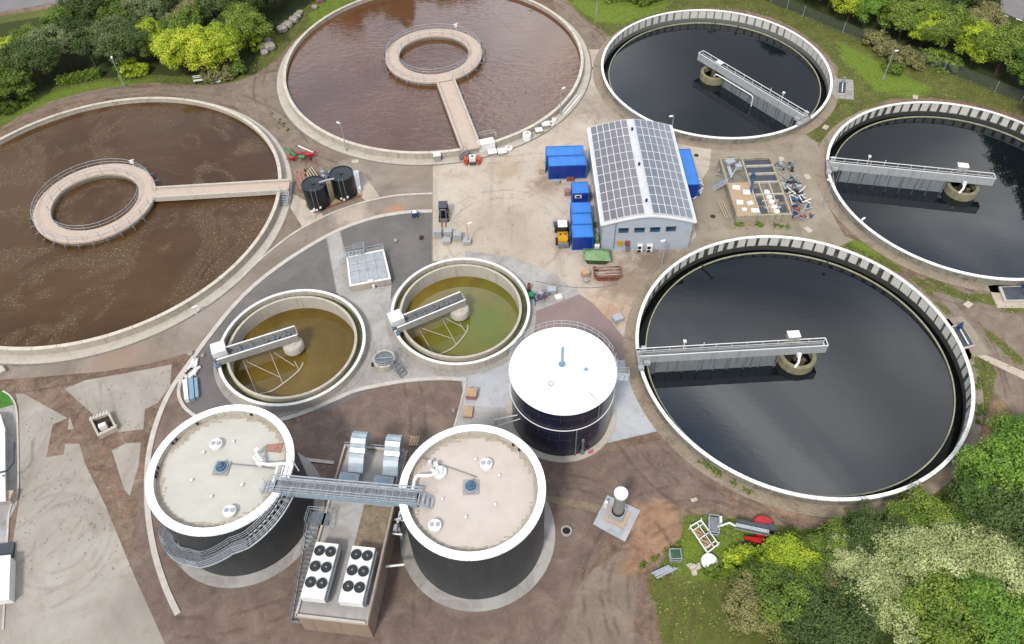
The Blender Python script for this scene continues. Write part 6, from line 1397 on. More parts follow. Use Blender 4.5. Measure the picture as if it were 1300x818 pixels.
# ---------------------------------------------------------------- lower right: lift, rack, crates on the grass
def lift():
    x, y = P2(963, 683); t = empty('boom_lift', (x, y, 0), 'red trailer mounted boom lift with its grey basket resting on the grass', 'lift')
    q = MB(); b0 = Vector(P(976, 677, 1.6)); b1 = Vector(P(934, 668, 1.3)); q.beam(b0, b1, .5, .45); q.build('boom', M['fascia'], t); d = (b1-b0).normalized(); n = Vector((-d.y, d.x, 0))
    q = MB(); q.beam(b0+n*-.55, b1+n*-.55, .42, .4); q.beam(b0+n*.3+Vector((0, 0, .3)), b1+n*.3+Vector((0, 0, .3)), .12, .1); q.build('inner_boom', M['slate'], t)
    q = MB(); q.tube([b1, Vector(P(926, 664, 1.2)), Vector(P(911, 669, .9))], .1, 8); q.build('jib', M['white'], t)
    a = Vector(P(906, 671, 0)); q = MB(); q.box(a.x-.1, a.y, .1, 1.0, 1.9, .12, -.2); q.build('basket_floor', M['galv_dark'], t)
    q = MB()
    for h in (.6, 1.15):
        pts = [(a.x+u*math.cos(-.2)-v*math.sin(-.2), a.y+u*math.sin(-.2)+v*math.cos(-.2), h) for u, v in ((-.6, -.95), (.4, -.95), (.4, .95), (-.6, .95), (-.6, -.95))]; q.tube(pts, .05, 6)
    for p in pts[:4]: q.tube([(p[0], p[1], .1), p], .04, 6)
    q.build('basket_rail', M['galv'], t); MB().box(a.x-.1, a.y-.02, .9, .8, 1.7, .06, -.2).build('basket_cover', M['galv_dark'], t); MB().box(a.x+.65, a.y+.5, .5, .3, .7, .6, -.2).build('control_box', M['white'], t)
    c = Vector(P(968, 676, .0)); MB().lathe(c.x, c.y+.4, [(1.0, .35), (1.15, .5), (1.15, .8), (.95, 1.05), (.5, 1.2), (.001, 1.22)], 28).build('turntable', M['red'], t, True); MB().box(c.x+.5, c.y-.1, .9, .9, .7, .6, -.3).build('counterweight', M['slate'], t)
    q = MB(); q.prism([P2(944, 681, .8), P2(968, 683, .8), P2(967, 690, .8), P2(958, 688, .8), P2(946, 684, .8)], .55, .85); e = Vector(P(950, 670, .4)); q.beam(e, Vector(P(974, 690, .4)), .25); q.beam(Vector(P(978, 668, .4)), Vector(P(955, 688, .4)), .22); q.build('chassis', M['red'], t)
    for p in ((947, 694), (972, 690)): x, y = P2(*p); wheel(t, x, y, .38, .38, .28, 'road_wheel')
    [MB().cyl(*P2(*p), .2, 0, .08, 10).build('outrigger_foot', M['blue'], t) for p in ((944, 690), (983, 676), (950, 663))]
lift()
def rack():
    A, B_, C_, D = P2(876, 669, .6), P2(890, 660.5, .6), P2(912, 691, .6), P2(898, 702, .6); x, y = (A[0]+C_[0])/2, (A[1]+C_[1])/2; t = empty('trailer_rack', (x, y, 0), 'white tube frame rack with a timber bed lying on the grass', 'rack')
    q = MB(); pts = [(*p, .6) for p in (A, B_, C_, D)]
    for a, b_ in zip(pts, pts[1:]+pts[:1]): q.beam(a, b_, .12)
    for f in (.15, .5, .85): q.beam(Vector(pts[0]).lerp(Vector(pts[3]), f), Vector(pts[1]).lerp(Vector(pts[2]), f), .08)
    q.beam(Vector(pts[0]).lerp(Vector(pts[1]), .62), Vector(pts[3]).lerp(Vector(pts[2]), .62), .08)
    for p in pts: q.beam((p[0], p[1], 0), (p[0], p[1], 1.0), .1)
    q.build('frame', M['white'], t); L = lambda u, v: tuple((Vector(A).lerp(Vector(B_), u)).lerp(Vector(D).lerp(Vector(C_), u), v))
    MB().prism([L(.05, .12), L(.58, .12), L(.58, .9), L(.05, .9)], .3, .4).build('timber_bed', M['wood'], t); q = MB(); rng = random.Random(3)
    for i in range(5): p = L(rng.uniform(.25, .6), rng.uniform(.2, .8)); q.beam((p[0]-.3, p[1]+.2, .5), (p[0]+.3, p[1]-.2, .5), .08)
    q.build('chain_pile', M['rust'], t)
rack()
def crate_mesh():
    x, y = P2(857, 706, .4); t = empty('mesh_crate', (x, y, 0), 'grey wire crate with dark green contents on the grass edge', 'crate'); MB().box(x, y, .1, 1.0, .9, .7).build('contents', M['tarpdark'], t); q = MB()
    for z in (.1, .5, .95):
        for s in (-1, 1): q.beam((x-.55, y+s*.5, z), (x+.55, y+s*.5, z), .07); q.beam((x+s*.55, y-.5, z), (x+s*.55, y+.5, z), .07)
    for a in (-1, 1):
        for b_ in (-1, 1): q.beam((x+a*.55, y+b_*.5, 0), (x+a*.55, y+b_*.5, 1.05), .08)
    q.build('frame', M['galv'], t)
crate_mesh()
plank_stack([(831, 728), (851, 719), (838, 736)], 4, 'grey metal rails stacked on the grass at the bottom', M['galv'], 'rail_pile')
x, y = P2(880, 722); t = empty('plastic_sheet', (x, y, 0), 'crumpled white sheet material on the grass at the bottom', 'sheet'); q = MB(); q.prism(px([(871, 717), (878, 715), (881, 719), (888, 714), (890, 722), (884, 724), (885, 730), (879, 731), (877, 724)], .2), .05, .3); q.build('sheet_fold', M['cap2'], t); q = MB(); q.box(x-.1, y, .303, .7, .4, .2, .5); q.build('folded_part', M['cap2'], t)
x, y = P2(900, 714, .3); t = empty('white_bath', (x, y, 0), 'rounded white tub lying on the grass beside the sheet material', 'tub'); MB().lathe(x, y, [(.1, .1), (.6, .1), (.85, .5), (.8, .65), (.65, .6), (.001, .7)], 24).build('tub_shell', M['white'], t, True); q = MB(); [q.beam((x+.3+i*.15, y-.8, .55), (x+.7+i*.1, y+.1, .68), .05) for i in range(3)]; q.build('strap', M['galv_dark'], t)

# ---------------------------------------------------------------- building cut by the left edge
def leftbuild():
    t = empty('edge_building', (*P2(-30, 600), 0), 'white roofed low building cut off by the left edge', 'building'); z = 1.1
    MB().prism(px([(-70, 525), (0, 528), (4, 545), (5, 635), (-70, 640)], z), 0, z).build('wall', M['concrete_grey'], t)
    MB().prism(px([(-72, 523), (1, 526), (7, 545), (8, 637), (-72, 642)], z), z+.003, z+.2).build('roof', M['cap'], t)
    q = MB(); q.tube([P(0, 600, 2.4), P(8, 598, 2.3), P(17, 588, 1.9), P(18, 562, 1.9)], .12, 8); q.tube([P(4, 604, .2), P(4, 604, 2.2)], .1); q.build('pipework', M['slate'], t); x, y = P2(9, 630, .8); MB().box(x, y, .05, 1.1, 1.2, .9).build('meter_box', M['wood_pale'], t)
    t = empty('flat_annex', (*P2(-10, 710), 0), 'flat white panelled annex in the lower left corner', 'building'); MB().prism(px([(-70, 716), (13, 707), (11, 760), (-70, 770)], 1.2), 0, 1.2).build('wall', M['white'], t); MB().prism(px([(-72, 714), (14, 705), (12, 762), (-72, 772)], 1.2), 1.203, 1.32).build('roof', M['cap'], t); MB().prism(px([(-70, 700), (20, 690), (18, 708), (-70, 716)]), -.02, .35).build('planter', M['slate'], t)
leftbuild()
# ---------------------------------------------------------------- stains and puddles: nothing raised
# ---------------------------------------------------------------- clutter beside the hall and the containers
def clutter():
    box_thing('red_tank', (763.5, 251), (.6, 1.0, 1.1), 'small red tank squeezed between the blue site cabin and the hall', 'tank', 'red')
    box_thing('green_cabinet', (756.5, 308), (.55, 1.2, 1.1), 'narrow pale green cabinet at the front corner of the hall', 'cabinet', 'green_tarp')
    box_thing('gas_cage', (757.5, 318), (.6, .5, .9), 'white gas cage at the front corner of the hall', 'cage', 'white')
    box_thing('hand_trolley', (707, 233), (.8, .5, .5), 'grey trolley in front of the long blue containers', 'trolley', 'galv')
    box_thing('tool_chest', (724, 229), (1.1, .6, .35), 'brown chest in front of the long blue containers, right of the trolley', 'chest', 'rust')
    box_thing('side_shelf', (719.5, 247), (.7, .9, .8), 'weathered shelf on the west side of the small blue site cabin', 'shelf', 'pinkwood')
    box_thing('fuel_box', (751, 246), (.8, 1.6, .9), 'pale timber box between the blue site cabin and the red tank', 'box', 'wood_pale')
    for i, (p, k, lb) in enumerate([((736, 312), 1, 'yellowish rubble heap in front of the nearest small blue container'), ((744, 311), 2, 'dark rubble heap in front of the nearest small blue container')]):
        x, y = P2(*p); t = empty('rubble_heap', (x, y, 0), lb, 'rubble'); rng = random.Random(60+i); q = MB()
        for j in range(14): a = rng.uniform(0, 6.28); r = rng.uniform(0, .7); q.box(x+r*math.cos(a), y+r*.6*math.sin(a), rng.uniform(0, .2), rng.uniform(.15, .4), rng.uniform(.15, .3), rng.uniform(.1, .3), a)
        q.build('rubble', M['wood' if i == 0 else 'darkscrap'], t)
    for i, (p, lb) in enumerate([((882, 236), 'machine parts leaning on the east wall of the hall, farther ones'), ((884, 246), 'machine parts leaning on the east wall of the hall, nearer ones')]): scaffold(p, lb, 'white', 8, .8, 2.2, seed=50+i, mats=('darkscrap', 'galv'))
    for i, (p, lb) in enumerate([((395, 243), 'yellow weed patch between the black tanks'), ((757, 299), '')][:1]): pass
clutter()
# ---------------------------------------------------------------- vegetation
def leaves_mesh(name, seed, clumps, per, size, rx, rz, zc, m, flat=0.0, spread=.55, droop=0.0):
    """crown: leaf-sized quads in clumps spread over an uneven ellipsoid, some inside"""
    r = np.random.default_rng(seed)
    d = r.normal(size=(clumps, 3)); d /= np.linalg.norm(d, axis=1)[:, None]; d[:, 2] = np.where(d[:, 2] < -.45, -d[:, 2], d[:, 2])
    rad_ = r.uniform(.62, 1.0, clumps)**.6*(1+.18*np.sin(d[:, 0]*3.1+seed)+.15*np.cos(d[:, 1]*4.3+seed*2))
    lob = r.normal(size=(6, 3)); lob /= np.linalg.norm(lob, axis=1)[:, None]; lob[:, 2] = np.abs(lob[:, 2])*.6; rad_ *= .86+.34*np.clip((d@lob.T).max(1), 0, 1)**5-.2*(np.sin(d[:, 0]*6+seed)*np.cos(d[:, 1]*5-seed) > .45)
    inner = r.random(clumps) < .14; rad_[inner] *= r.uniform(.2, .7, inner.sum())
    C = d*rad_[:, None]*np.array([rx, rx, rz])+np.array([0, 0, zc])
    cs = r.uniform(.7, 1.35, clumps)*spread*rx*.42
    ct = r.uniform(-.25, .25, clumps)
    idx = np.repeat(np.arange(clumps), per); n = len(idx)
    o = r.normal(size=(n, 3)); o /= np.linalg.norm(o, axis=1)[:, None]; o *= (r.random(n)**.45)[:, None]*cs[idx][:, None]; o[:, 2] *= .7
    pos = C[idx]+o; pos[:, 2] = np.maximum(pos[:, 2], .05)
    nrm = o/np.maximum(np.linalg.norm(o, axis=1)[:, None], 1e-6)*.7+d[idx]*.5+r.normal(size=(n, 3))*.55; nrm[:, 2] += .35; nrm /= np.linalg.norm(nrm, axis=1)[:, None]
    a = np.cross(nrm, r.normal(size=(n, 3))); a /= np.linalg.norm(a, axis=1)[:, None]; b = np.cross(nrm, a)
    s = size*r.uniform(.6, 1.35, n)[:, None]
    V = np.stack([pos-a*s, pos-b*s*.55, pos+a*s, pos+b*s*.55+nrm*s*.12], 1).reshape(-1, 3)
    me = bpy.data.meshes.new(name); me.vertices.add(4*n); me.vertices.foreach_set('co', V.ravel().astype(np.float32)); me.loops.add(4*n); me.loops.foreach_set('vertex_index', np.arange(4*n)); me.polygons.add(n); me.polygons.foreach_set('loop_start', np.arange(0, 4*n, 4)); me.update(calc_edges=True)
    q = me.attributes.new('tint', 'FLOAT', 'FACE'); q.data.foreach_set('value', np.clip(.5+ct[idx]+r.normal(size=n)*.16, 0, 1).astype(np.float32)); me.materials.append(m)
    return me
def make_tree(name, seed, m, H, rx, rz, clumps, per, size, label, cat='tree', trunk=True, group=None, spread=.55):
    t = bpy.data.objects.new(name, None); COL.objects.link(t); tag(t, label, cat, group)
    zc = H-rz if trunk else rz*.55
    me = leaves_mesh('crown', seed, clumps, per, size, rx, rz, zc, m, spread=spread); o = bpy.data.objects.new('crown' if trunk else 'foliage', me); COL.objects.link(o); o.parent = t
    r = random.Random(seed); q = MB()
    if trunk:
        q.tube([(0, 0, -.1), (r.uniform(-.1, .1), .05, H*.35), (r.uniform(-.3, .3), r.uniform(-.2, .2), H*.8)], .26*H/9, 8, .07)
        for i in range(8): a = i*2*PI/8+r.uniform(-.3, .3); z = H*(.3+.05*i); L = rx*.75; q.tube([(0, 0, z), (L*.5*math.cos(a), L*.5*math.sin(a), z+.9), (L*math.cos(a), L*math.sin(a), z+1.9)], .1, 5, .03)
    else:
        for i in range(7): a = i*2*PI/7; q.tube([(0, 0, 0), (rx*.5*math.cos(a), rx*.5*math.sin(a), rz*.8)], .04, 4, .015)
    b = q.build('trunk' if trunk else 'stem', M['bark']); b.parent = t
    return t
PRO = {}
def proto(k, *a, **kw): PRO[k] = [make_tree(*a, **kw), True]
proto('dark', 'broadleaf_tree', 11, M['lf_dark'], 10, 4.2, 4.0, 170, 110, .15, '')
proto('dark2', 'broadleaf_tree', 12, M['lf_dark'], 11, 3.7, 4.9, 170, 110, .15, '')
proto('mid', 'broadleaf_tree', 13, M['lf_mid'], 9, 4.0, 3.7, 170, 110, .15, '')
proto('mid2', 'broadleaf_tree', 14, M['lf_mid'], 8, 3.6, 3.3, 150, 110, .15, '')
proto('yel', 'broadleaf_tree', 15, M['lf_yel'], 8, 3.7, 3.6, 170, 120, .135, '')
proto('sil', 'willow_tree', 16, M['lf_sil'], 8.5, 4.0, 3.6, 220, 90, .12, '', spread=.42)
proto('sil2', 'willow_tree', 17, M['lf_sil'], 10, 3.7, 4.4, 220, 90, .12, '', spread=.42)
proto('gry', 'broadleaf_tree', 31, M['lf_gry'], 9.5, 3.9, 4.2, 190, 90, .13, '', spread=.45)
proto('oli', 'broadleaf_tree', 18, M['lf_oli'], 8, 3.6, 3.4, 160, 100, .135, '')
proto('grn', 'broadleaf_tree', 19, M['lf_grn'], 9, 3.9, 3.8, 190, 110, .145, '')
proto('bush', 'shrub', 20, M['lf_mid'], 2, 1.6, 1.1, 50, 55, .13, '', 'shrub', False)
proto('bushy', 'shrub', 21, M['lf_yel'], 2, 1.6, 1.2, 50, 55, .13, '', 'shrub', False)
proto('busho', 'shrub', 22, M['lf_oli'], 2, 1.7, 1.1, 50, 55, .12, '', 'shrub', False)
proto('weed', 'weed', 23, M['lf_grn'], 1, .55, .35, 14, 26, .08, '', 'plant', False)
PRO['weed'][0].children[0].data.materials[0] = M['lf_mid']
COUNT = {}
def plant(k, x, y, label, group, s=1.0, sz=None, rz=None):
    src, fresh = PRO[k]
    s3 = (s, s, (sz or s)); rz = random.uniform(0, 6.28) if rz is None else rz
    if fresh: PRO[k][1] = False; o = src; o.location = (x, y, 0); o.rotation_euler = (0, 0, rz); o.scale = s3; o['label'] = label; o['group'] = group
    else: o = dup(src, (x, y, 0), rz, label, s3, group)
    return o
def clear(x, y, m): return all(math.hypot(x-a, y-b)-c > m for a, b, c in HOLES)
KIND = {'dark': 'dark green broadleaf tree', 'dark2': 'tall dark green broadleaf tree', 'mid': 'mid green broadleaf tree', 'mid2': 'smaller mid green broadleaf tree', 'yel': 'yellow-green broadleaf tree', 'sil': 'silver-leaved willow', 'sil2': 'tall silver-leaved willow', 'gry': 'grey-green broadleaf tree', 'oli': 'olive-brown thinning tree', 'grn': 'fresh green broadleaf tree', 'bush': 'mid green shrub', 'bushy': 'yellow-green shrub', 'busho': 'olive-brown shrub'}
# trees one can pick out: (kind, pixel of the foot, scale, height scale, where)
SPEC = [
 # upper left wood, front row
 ('mid', (6, 128), .95, .75, 'at the left edge where the wood meets the grass'), ('grn', (-22, 150), 1.0, .8, 'cut off by the left edge above the brown tank'), ('mid2', (30, 122), .9, .72, 'in the front row near the left edge'), ('dark', (52, 106), 1.0, .85, 'behind the clipped hedge'),
 ('gry', (92, 88), 1.0, .95, 'right of the clipped hedge, in the front row'), ('dark2', (122, 84), .95, .85, 'left of the lamp post'), ('gry', (148, 86), 1.0, .95, 'behind the lamp post'), ('dark', (180, 84), .95, .85, 'right of the lamp post'), ('yel', (205, 78), .9, .95, 'left beside the big bright tree'), ('yel', (236, 90), 1.15, 1.0, 'biggest bright tree of the upper left, its left half'), ('yel', (266, 92), 1.15, 1.0, 'biggest bright tree of the upper left, its middle'), ('yel', (292, 84), 1.0, .95, 'biggest bright tree of the upper left, its right half'), ('mid', (318, 62), 1.0, .9, 'left of the boulders'),
 ('oli', (250, 50), 1.0, 1.0, 'behind the big bright tree'), ('gry', (200, 50), 1.0, 1.0, 'tall pale crown above the big bright tree'), ('dark', (290, 44), 1.0, 1.0, 'behind the boulders'), ('dark2', (330, 34), .9, .9, 'against the green fence'), ('dark', (352, 12), .9, .9, 'by the green fence at the top edge'), ('mid', (60, 78), 1.0, .75, 'second row near the left edge'), ('yel', (20, 84), .95, .7, 'pale crown at the left edge'), ('mid2', (95, 58), 1.0, 1.0, 'second row above the hedge'), ('dark2', (130, 50), 1.0, 1.0, 'second row above the lamp post'), ('mid', (165, 48), 1.0, .95, 'second row right of the lamp post'),
 # upper right
 ('dark', (1000, -2), 1.0, 1.0, 'behind the start of the fence'), ('yel', (1075, 28), 1.0, 1.0, 'bright one behind the fence at upper right'), ('grn', (1095, 36), .9, .85, 'close behind the fence beside the bright tree'), ('mid', (1050, 14), .95, .95, 'left of the bright tree behind the fence'), ('oli', (1125, 20), 1.0, 1.0, 'brownish one at the top edge'), ('mid2', (1140, 52), 1.05, .9, 'low bright green behind the fence'), ('yel', (1168, 60), 1.0, .85, 'bright one in the middle behind the fence'), ('oli', (1160, 24), 1.0, 1.0, 'brownish one second from the top edge'), ('mid', (1195, 66), 1.05, .9, 'leafy one in the middle behind the fence'), ('dark', (1192, 30), .9, .8, 'shaded one behind the middle'), ('dark2', (1225, 34), 1.1, 1.15, 'tall one hiding the road'), ('yel', (1232, 82), 1.05, .9, 'bright one towards the right edge'), ('mid', (1262, 96), 1.1, .95, 'large one by the right edge'), ('yel', (1290, 88), 1.0, .8, 'brightest one at the right edge'), ('grn', (1300, 118), 1.1, .95, 'lowest one at the right edge'), ('dark', (1268, 72), .8, .6, 'dark one below the road'), ('oli', (1312, 46), .7, .6, 'beside the road at the right edge'),
 ('dark', (1338, 140), 1.25, 1.15, 'just beyond the right edge, upper one'), ('mid', (1352, 165), 1.25, 1.15, 'just beyond the right edge, middle one'), ('dark2', (1330, 118), 1.1, 1.1, 'just beyond the right edge, farthest one'), ('dark', (1372, 195), 1.2, 1.1, 'just beyond the right edge, nearest one'),
 # lower right: the pixel is the middle of the crown
 ('grn', (1280, 600), 1.15, .95, 'largest fresh green one at the lower right'), ('grn', (1312, 562), 1.0, .85, 'fresh green one at the right edge'), ('grn', (1256, 636), .85, .7, 'fresh green one under the largest'), ('dark', (1290, 640), 1.1, .8, 'dark one under the big fresh green tree'), ('mid', (1192, 668), .9, .5, 'light green one under the rim of the black clarifier'), ('mid', (1150, 672), .7, .42, 'light green one touching the rim of the black clarifier'), ('mid2', (1224, 676), .9, .55, 'light green one between willow and fresh green tree'), ('dark', (1112, 690), .8, .5, 'dark one left of the big willow'), ('dark', (1092, 704), .6, .42, 'low dark one left of the small willow'),
 ('sil', (1152, 714), 1.0, .66, 'left end of the big willow mass'), ('sil', (1196, 706), 1.05, .7, 'left of the middle of the big willow mass'), ('sil', (1240, 714), 1.1, .72, 'right of the middle of the big willow mass'), ('sil', (1285, 716), 1.1, .75, 'right end of the willow mass'), ('mid', (1064, 698), .7, .45, 'low one beside the bright yellow tree'), ('mid2', (1040, 706), .62, .42, 'low green one right of the bright yellow tree'), ('yel', (1006, 716), .85, .55, 'bright yellow one below the boom lift'), ('yel', (980, 732), .6, .42, 'bright yellow one lowest on the grass'), ('mid2', (952, 736), .5, .38, 'small light green one at the bottom of the grass'), ('sil2', (1085, 720), .7, .5, 'small pale willow left of the large ones'), ('oli', (1048, 728), .75, .5, 'brownish one between the yellow tree and the small willow'),
 ('mid', (1010, 760), .95, .6, 'lowest green one at the bottom edge'), ('oli', (960, 770), .8, .5, 'brownish one at the bottom edge'), ('sil', (1120, 760), 1.0, .7, 'lowest willow at the bottom edge'), ('mid', (1190, 770), 1.1, .7, 'green one below the willow mass'), ('grn', (1260, 780), 1.1, .7, 'fresh green one in the bottom right corner'), ('dark', (1060, 790), 1.0, .6, 'dark one at the bottom edge'),
]
PH = {'dark': 6.5, 'dark2': 7, 'mid': 6, 'mid2': 5.2, 'yel': 5, 'sil': 5.5, 'sil2': 6.5, 'gry': 6, 'oli': 5, 'grn': 5.8}
for i, (k, p, s, sz, w) in enumerate(SPEC):
    x, y = P2(*p, PH[k]*sz if p[1] > 500 else 0); plant(k, x, y, KIND[k]+', '+w, 'trees round the works', s, sz)
# the rest of the woods, poisson scattered
def scatter(poly, gap, kinds, where, group, n=400, smin=.85, smax=1.15, seed=1, hs=1.0, avoid=()):
    r = random.Random(seed); got = [P2(*q[1], PH[q[0]]*q[3] if q[1][1] > 500 else 0) for q in SPEC]; c = 0; xs = [p[0] for p in poly]; ys = [p[1] for p in poly]; A = np.array
    for _ in range(n*6):
        x, y = r.uniform(min(xs), max(xs)), r.uniform(min(ys), max(ys))
        if not inside(poly, A([x]), A([y]))[0] or any(math.hypot(x-a, y-b) < gap for a, b in got) or not clear(x, y, 3.5): continue
        if any(inside(q, A([x]), A([y]))[0] for q in avoid): continue
        k = r.choice(kinds); got.append((x, y)); s = r.uniform(smin, smax); plant(k, x, y, KIND[k]+' '+where, group, s, s*hs*r.uniform(.9, 1.1)); c += 1
        if c >= n: break
road1 = px([(-80, 34), (0, 22), (95, 4), (205, -22), (330, -58), (250, -75), (60, -30), (-80, 0)])
scatter(px([(-70, 140), (-70, 50), (0, 30), (100, 14), (230, -18), (360, -50), (430, -50), (372, 0), (335, 40), (320, 70), (250, 70), (160, 74), (80, 78), (0, 100)]), 5.0, ['dark', 'dark2', 'mid', 'gry', 'oli', 'mid2'], 'inside the upper left wood', 'trees in the upper left wood', 90, seed=3, avoid=[road1, px([(-80, 80), (0, 74), (105, 50), (140, 20), (100, -30), (-80, 0)])])
scatter(px([(400, -16), (470, -50), (700, -60), (700, -26), (600, -50), (520, -46)]), 5.0, ['dark', 'mid', 'dark2'], 'beyond the top brown tank', 'trees beyond the top brown tank', 22, seed=4)
road2 = px([(1190, -60), (1250, 6), (1300, 32), (1420, 80), (1420, 10), (1300, -24), (1240, -64)])
scatter(px([(885, -34), (970, -18), (1100, 24), (1290, 106), (1400, 150), (1400, 60), (1250, -4), (1190, -50), (1000, -70)]), 4.6, ['mid', 'yel', 'dark', 'oli', 'mid2', 'grn'], 'behind the upper right fence', 'trees behind the upper right fence', 60, seed=5, avoid=[road2, px([(1240, -60), (1236, 30), (1250, 75), (1330, 100), (1420, 120), (1420, 0), (1300, -40)])], hs=.9)
scatter(px([(1100, 700), (1400, 560), (1500, 620), (1500, 860), (980, 860), (960, 800)]), 5.2, ['sil', 'mid', 'grn', 'oli'], 'at the lower right corner', 'trees at the lower right corner', 22, seed=6, hs=.7)
for i, (k, p, s) in enumerate([('bush', (1132, 92), 1.0), ('busho', (1108, 56), 1.5), ('busho', (1140, 78), 1.7), ('busho', (1122, 66), 1.4), ('busho', (1160, 84), 1.3), ('bush', (1180, 78), 1.4), ('bush', (1205, 88), 1.3), ('bushy', (170, 92), 1.3), ('bushy', (182, 94), 1.0), ('bush', (160, 90), 1.1), ('busho', (270, 100), 1.3), ('busho', (285, 98), 1.4), ('bush', (300, 94), 1.2), ('bush', (332, 50), 1.1), ('bushy', (325, 58), 1.2),
                               ('bush', (815, 0), 1.7), ('busho', (800, -4), 1.7), ('bush', (780, -4), 1.5), ('busho', (830, -2), 1.5), ('busho', (760, -8), 1.5), ('bush', (845, -8), 1.6), ('bushy', (930, 712), .9), ('bushy', (945, 705), .8), ('bush', (905, 726), .6), ('bushy', (975, 712), 1.0), ('bush', (1010, 700), 1.1), ('bush', (1040, 690), 1.0), ('bushy', (1020, 715), 1.1), ('bush', (10, 140), 1.1), ('bush', (36, 128), 1.0), ('bush', (1150, 655), 1.1), ('bush', (1090, 672), 1.0)]):
    x, y = P2(*p); plant(k, x, y, KIND[k]+' at the edge of the trees '+('upper left' if p[0] < 600 and p[1] < 300 else 'lower right' if p[1] > 400 else 'upper right'), 'shrubs at the wood edge', s)
wr = random.Random(77)
for (p0, p1, n, where) in (((930, 286), (1000, 288), 16, 'along the foot of the concrete basin'), ((1075, 312), (1150, 348), 14, 'along the rim between the two right clarifiers'), ((1240, 460), (1242, 545), 12, 'beside the rim of the largest black clarifier'), ((757, 240), (760, 300), 10, 'in the gap beside the hall'), ((870, 575), (960, 632), 12, 'at the lower left rim of the black clarifier'), ((380, 238), (390, 215), 6, 'beside the planks'), ((335, 128), (370, 170), 8, 'between the two brown tanks'), ((812, 722), (862, 690), 10, 'on the edge of the grass patch'), ((770, 78), (806, 30), 8, 'on the upper left rim of the top clarifier')):
    for i in range(n):
        f = wr.random(); x, y = P2(p0[0]+(p1[0]-p0[0])*f+wr.uniform(-3, 3), p0[1]+(p1[1]-p0[1])*f+wr.uniform(-2, 2))
        if clear(x, y, .4): plant('weed', x, y, 'small green weed '+where, 'weeds '+where, wr.uniform(.35, .85))
# clipped hedge on the upper left
hd = bpy.data.objects.new('hedge', leaves_mesh('hedge', 40, 110, 55, .14, 1.0, 1.0, 0, M['lf_yel'])); r_ = np.random.default_rng(9); n_ = 7000; a_, b2_ = np.array(P2(76, 108)), np.array(P2(130, 97)); tt_ = r_.random(n_); pos = np.stack([a_[0]+(b2_[0]-a_[0])*tt_, a_[1]+(b2_[1]-a_[1])*tt_+r_.uniform(-.8, .8, n_), r_.uniform(.05, 1.5, n_)+.15*np.sin(tt_*40)], 1)
def quads_at(pos, size, r, m, name, tint=.5, up=.3):
    n = len(pos); nrm = r.normal(size=(n, 3)); nrm[:, 2] = np.abs(nrm[:, 2])+up; nrm /= np.linalg.norm(nrm, axis=1)[:, None]; a = np.cross(nrm, r.normal(size=(n, 3))); a /= np.linalg.norm(a, axis=1)[:, None]; b = np.cross(nrm, a); s = size*r.uniform(.6, 1.4, n)[:, None]
    V = np.stack([pos-a*s, pos-b*s*.6, pos+a*s, pos+b*s*.6], 1).reshape(-1, 3); me = bpy.data.meshes.new(name); me.vertices.add(4*n); me.vertices.foreach_set('co', V.ravel().astype(np.float32)); me.loops.add(4*n); me.loops.foreach_set('vertex_index', np.arange(4*n)); me.polygons.add(n); me.polygons.foreach_set('loop_start', np.arange(0, 4*n, 4)); me.update(calc_edges=True)
    q = me.attributes.new('tint', 'FLOAT', 'FACE'); q.data.foreach_set('value', np.clip(tint+r.normal(size=n)*.25, 0, 1).astype(np.float32)); me.materials.append(m); return me
ht = empty('hedge', (float(a_[0]), float(a_[1]), 0), 'clipped light green hedge at the foot of the upper left trees', 'hedge'); bpy.data.objects.remove(hd)
po = pos.copy(); po[:, :2] -= a_; ho = bpy.data.objects.new('foliage', quads_at(po, .15, r_, M['lf_mid'], 'foliage', .7)); COL.objects.link(ho); ho.parent = ht
q = MB(); [q.tube([(float(a_[0]+(b2_[0]-a_[0])*k/8), float(a_[1]+(b2_[1]-a_[1])*k/8), 0), (float(a_[0]+(b2_[0]-a_[0])*k/8), float(a_[1]+(b2_[1]-a_[1])*k/8), 1.1)], .05, 5) for k in range(9)]; q.build('stem', M['bark'], ht)
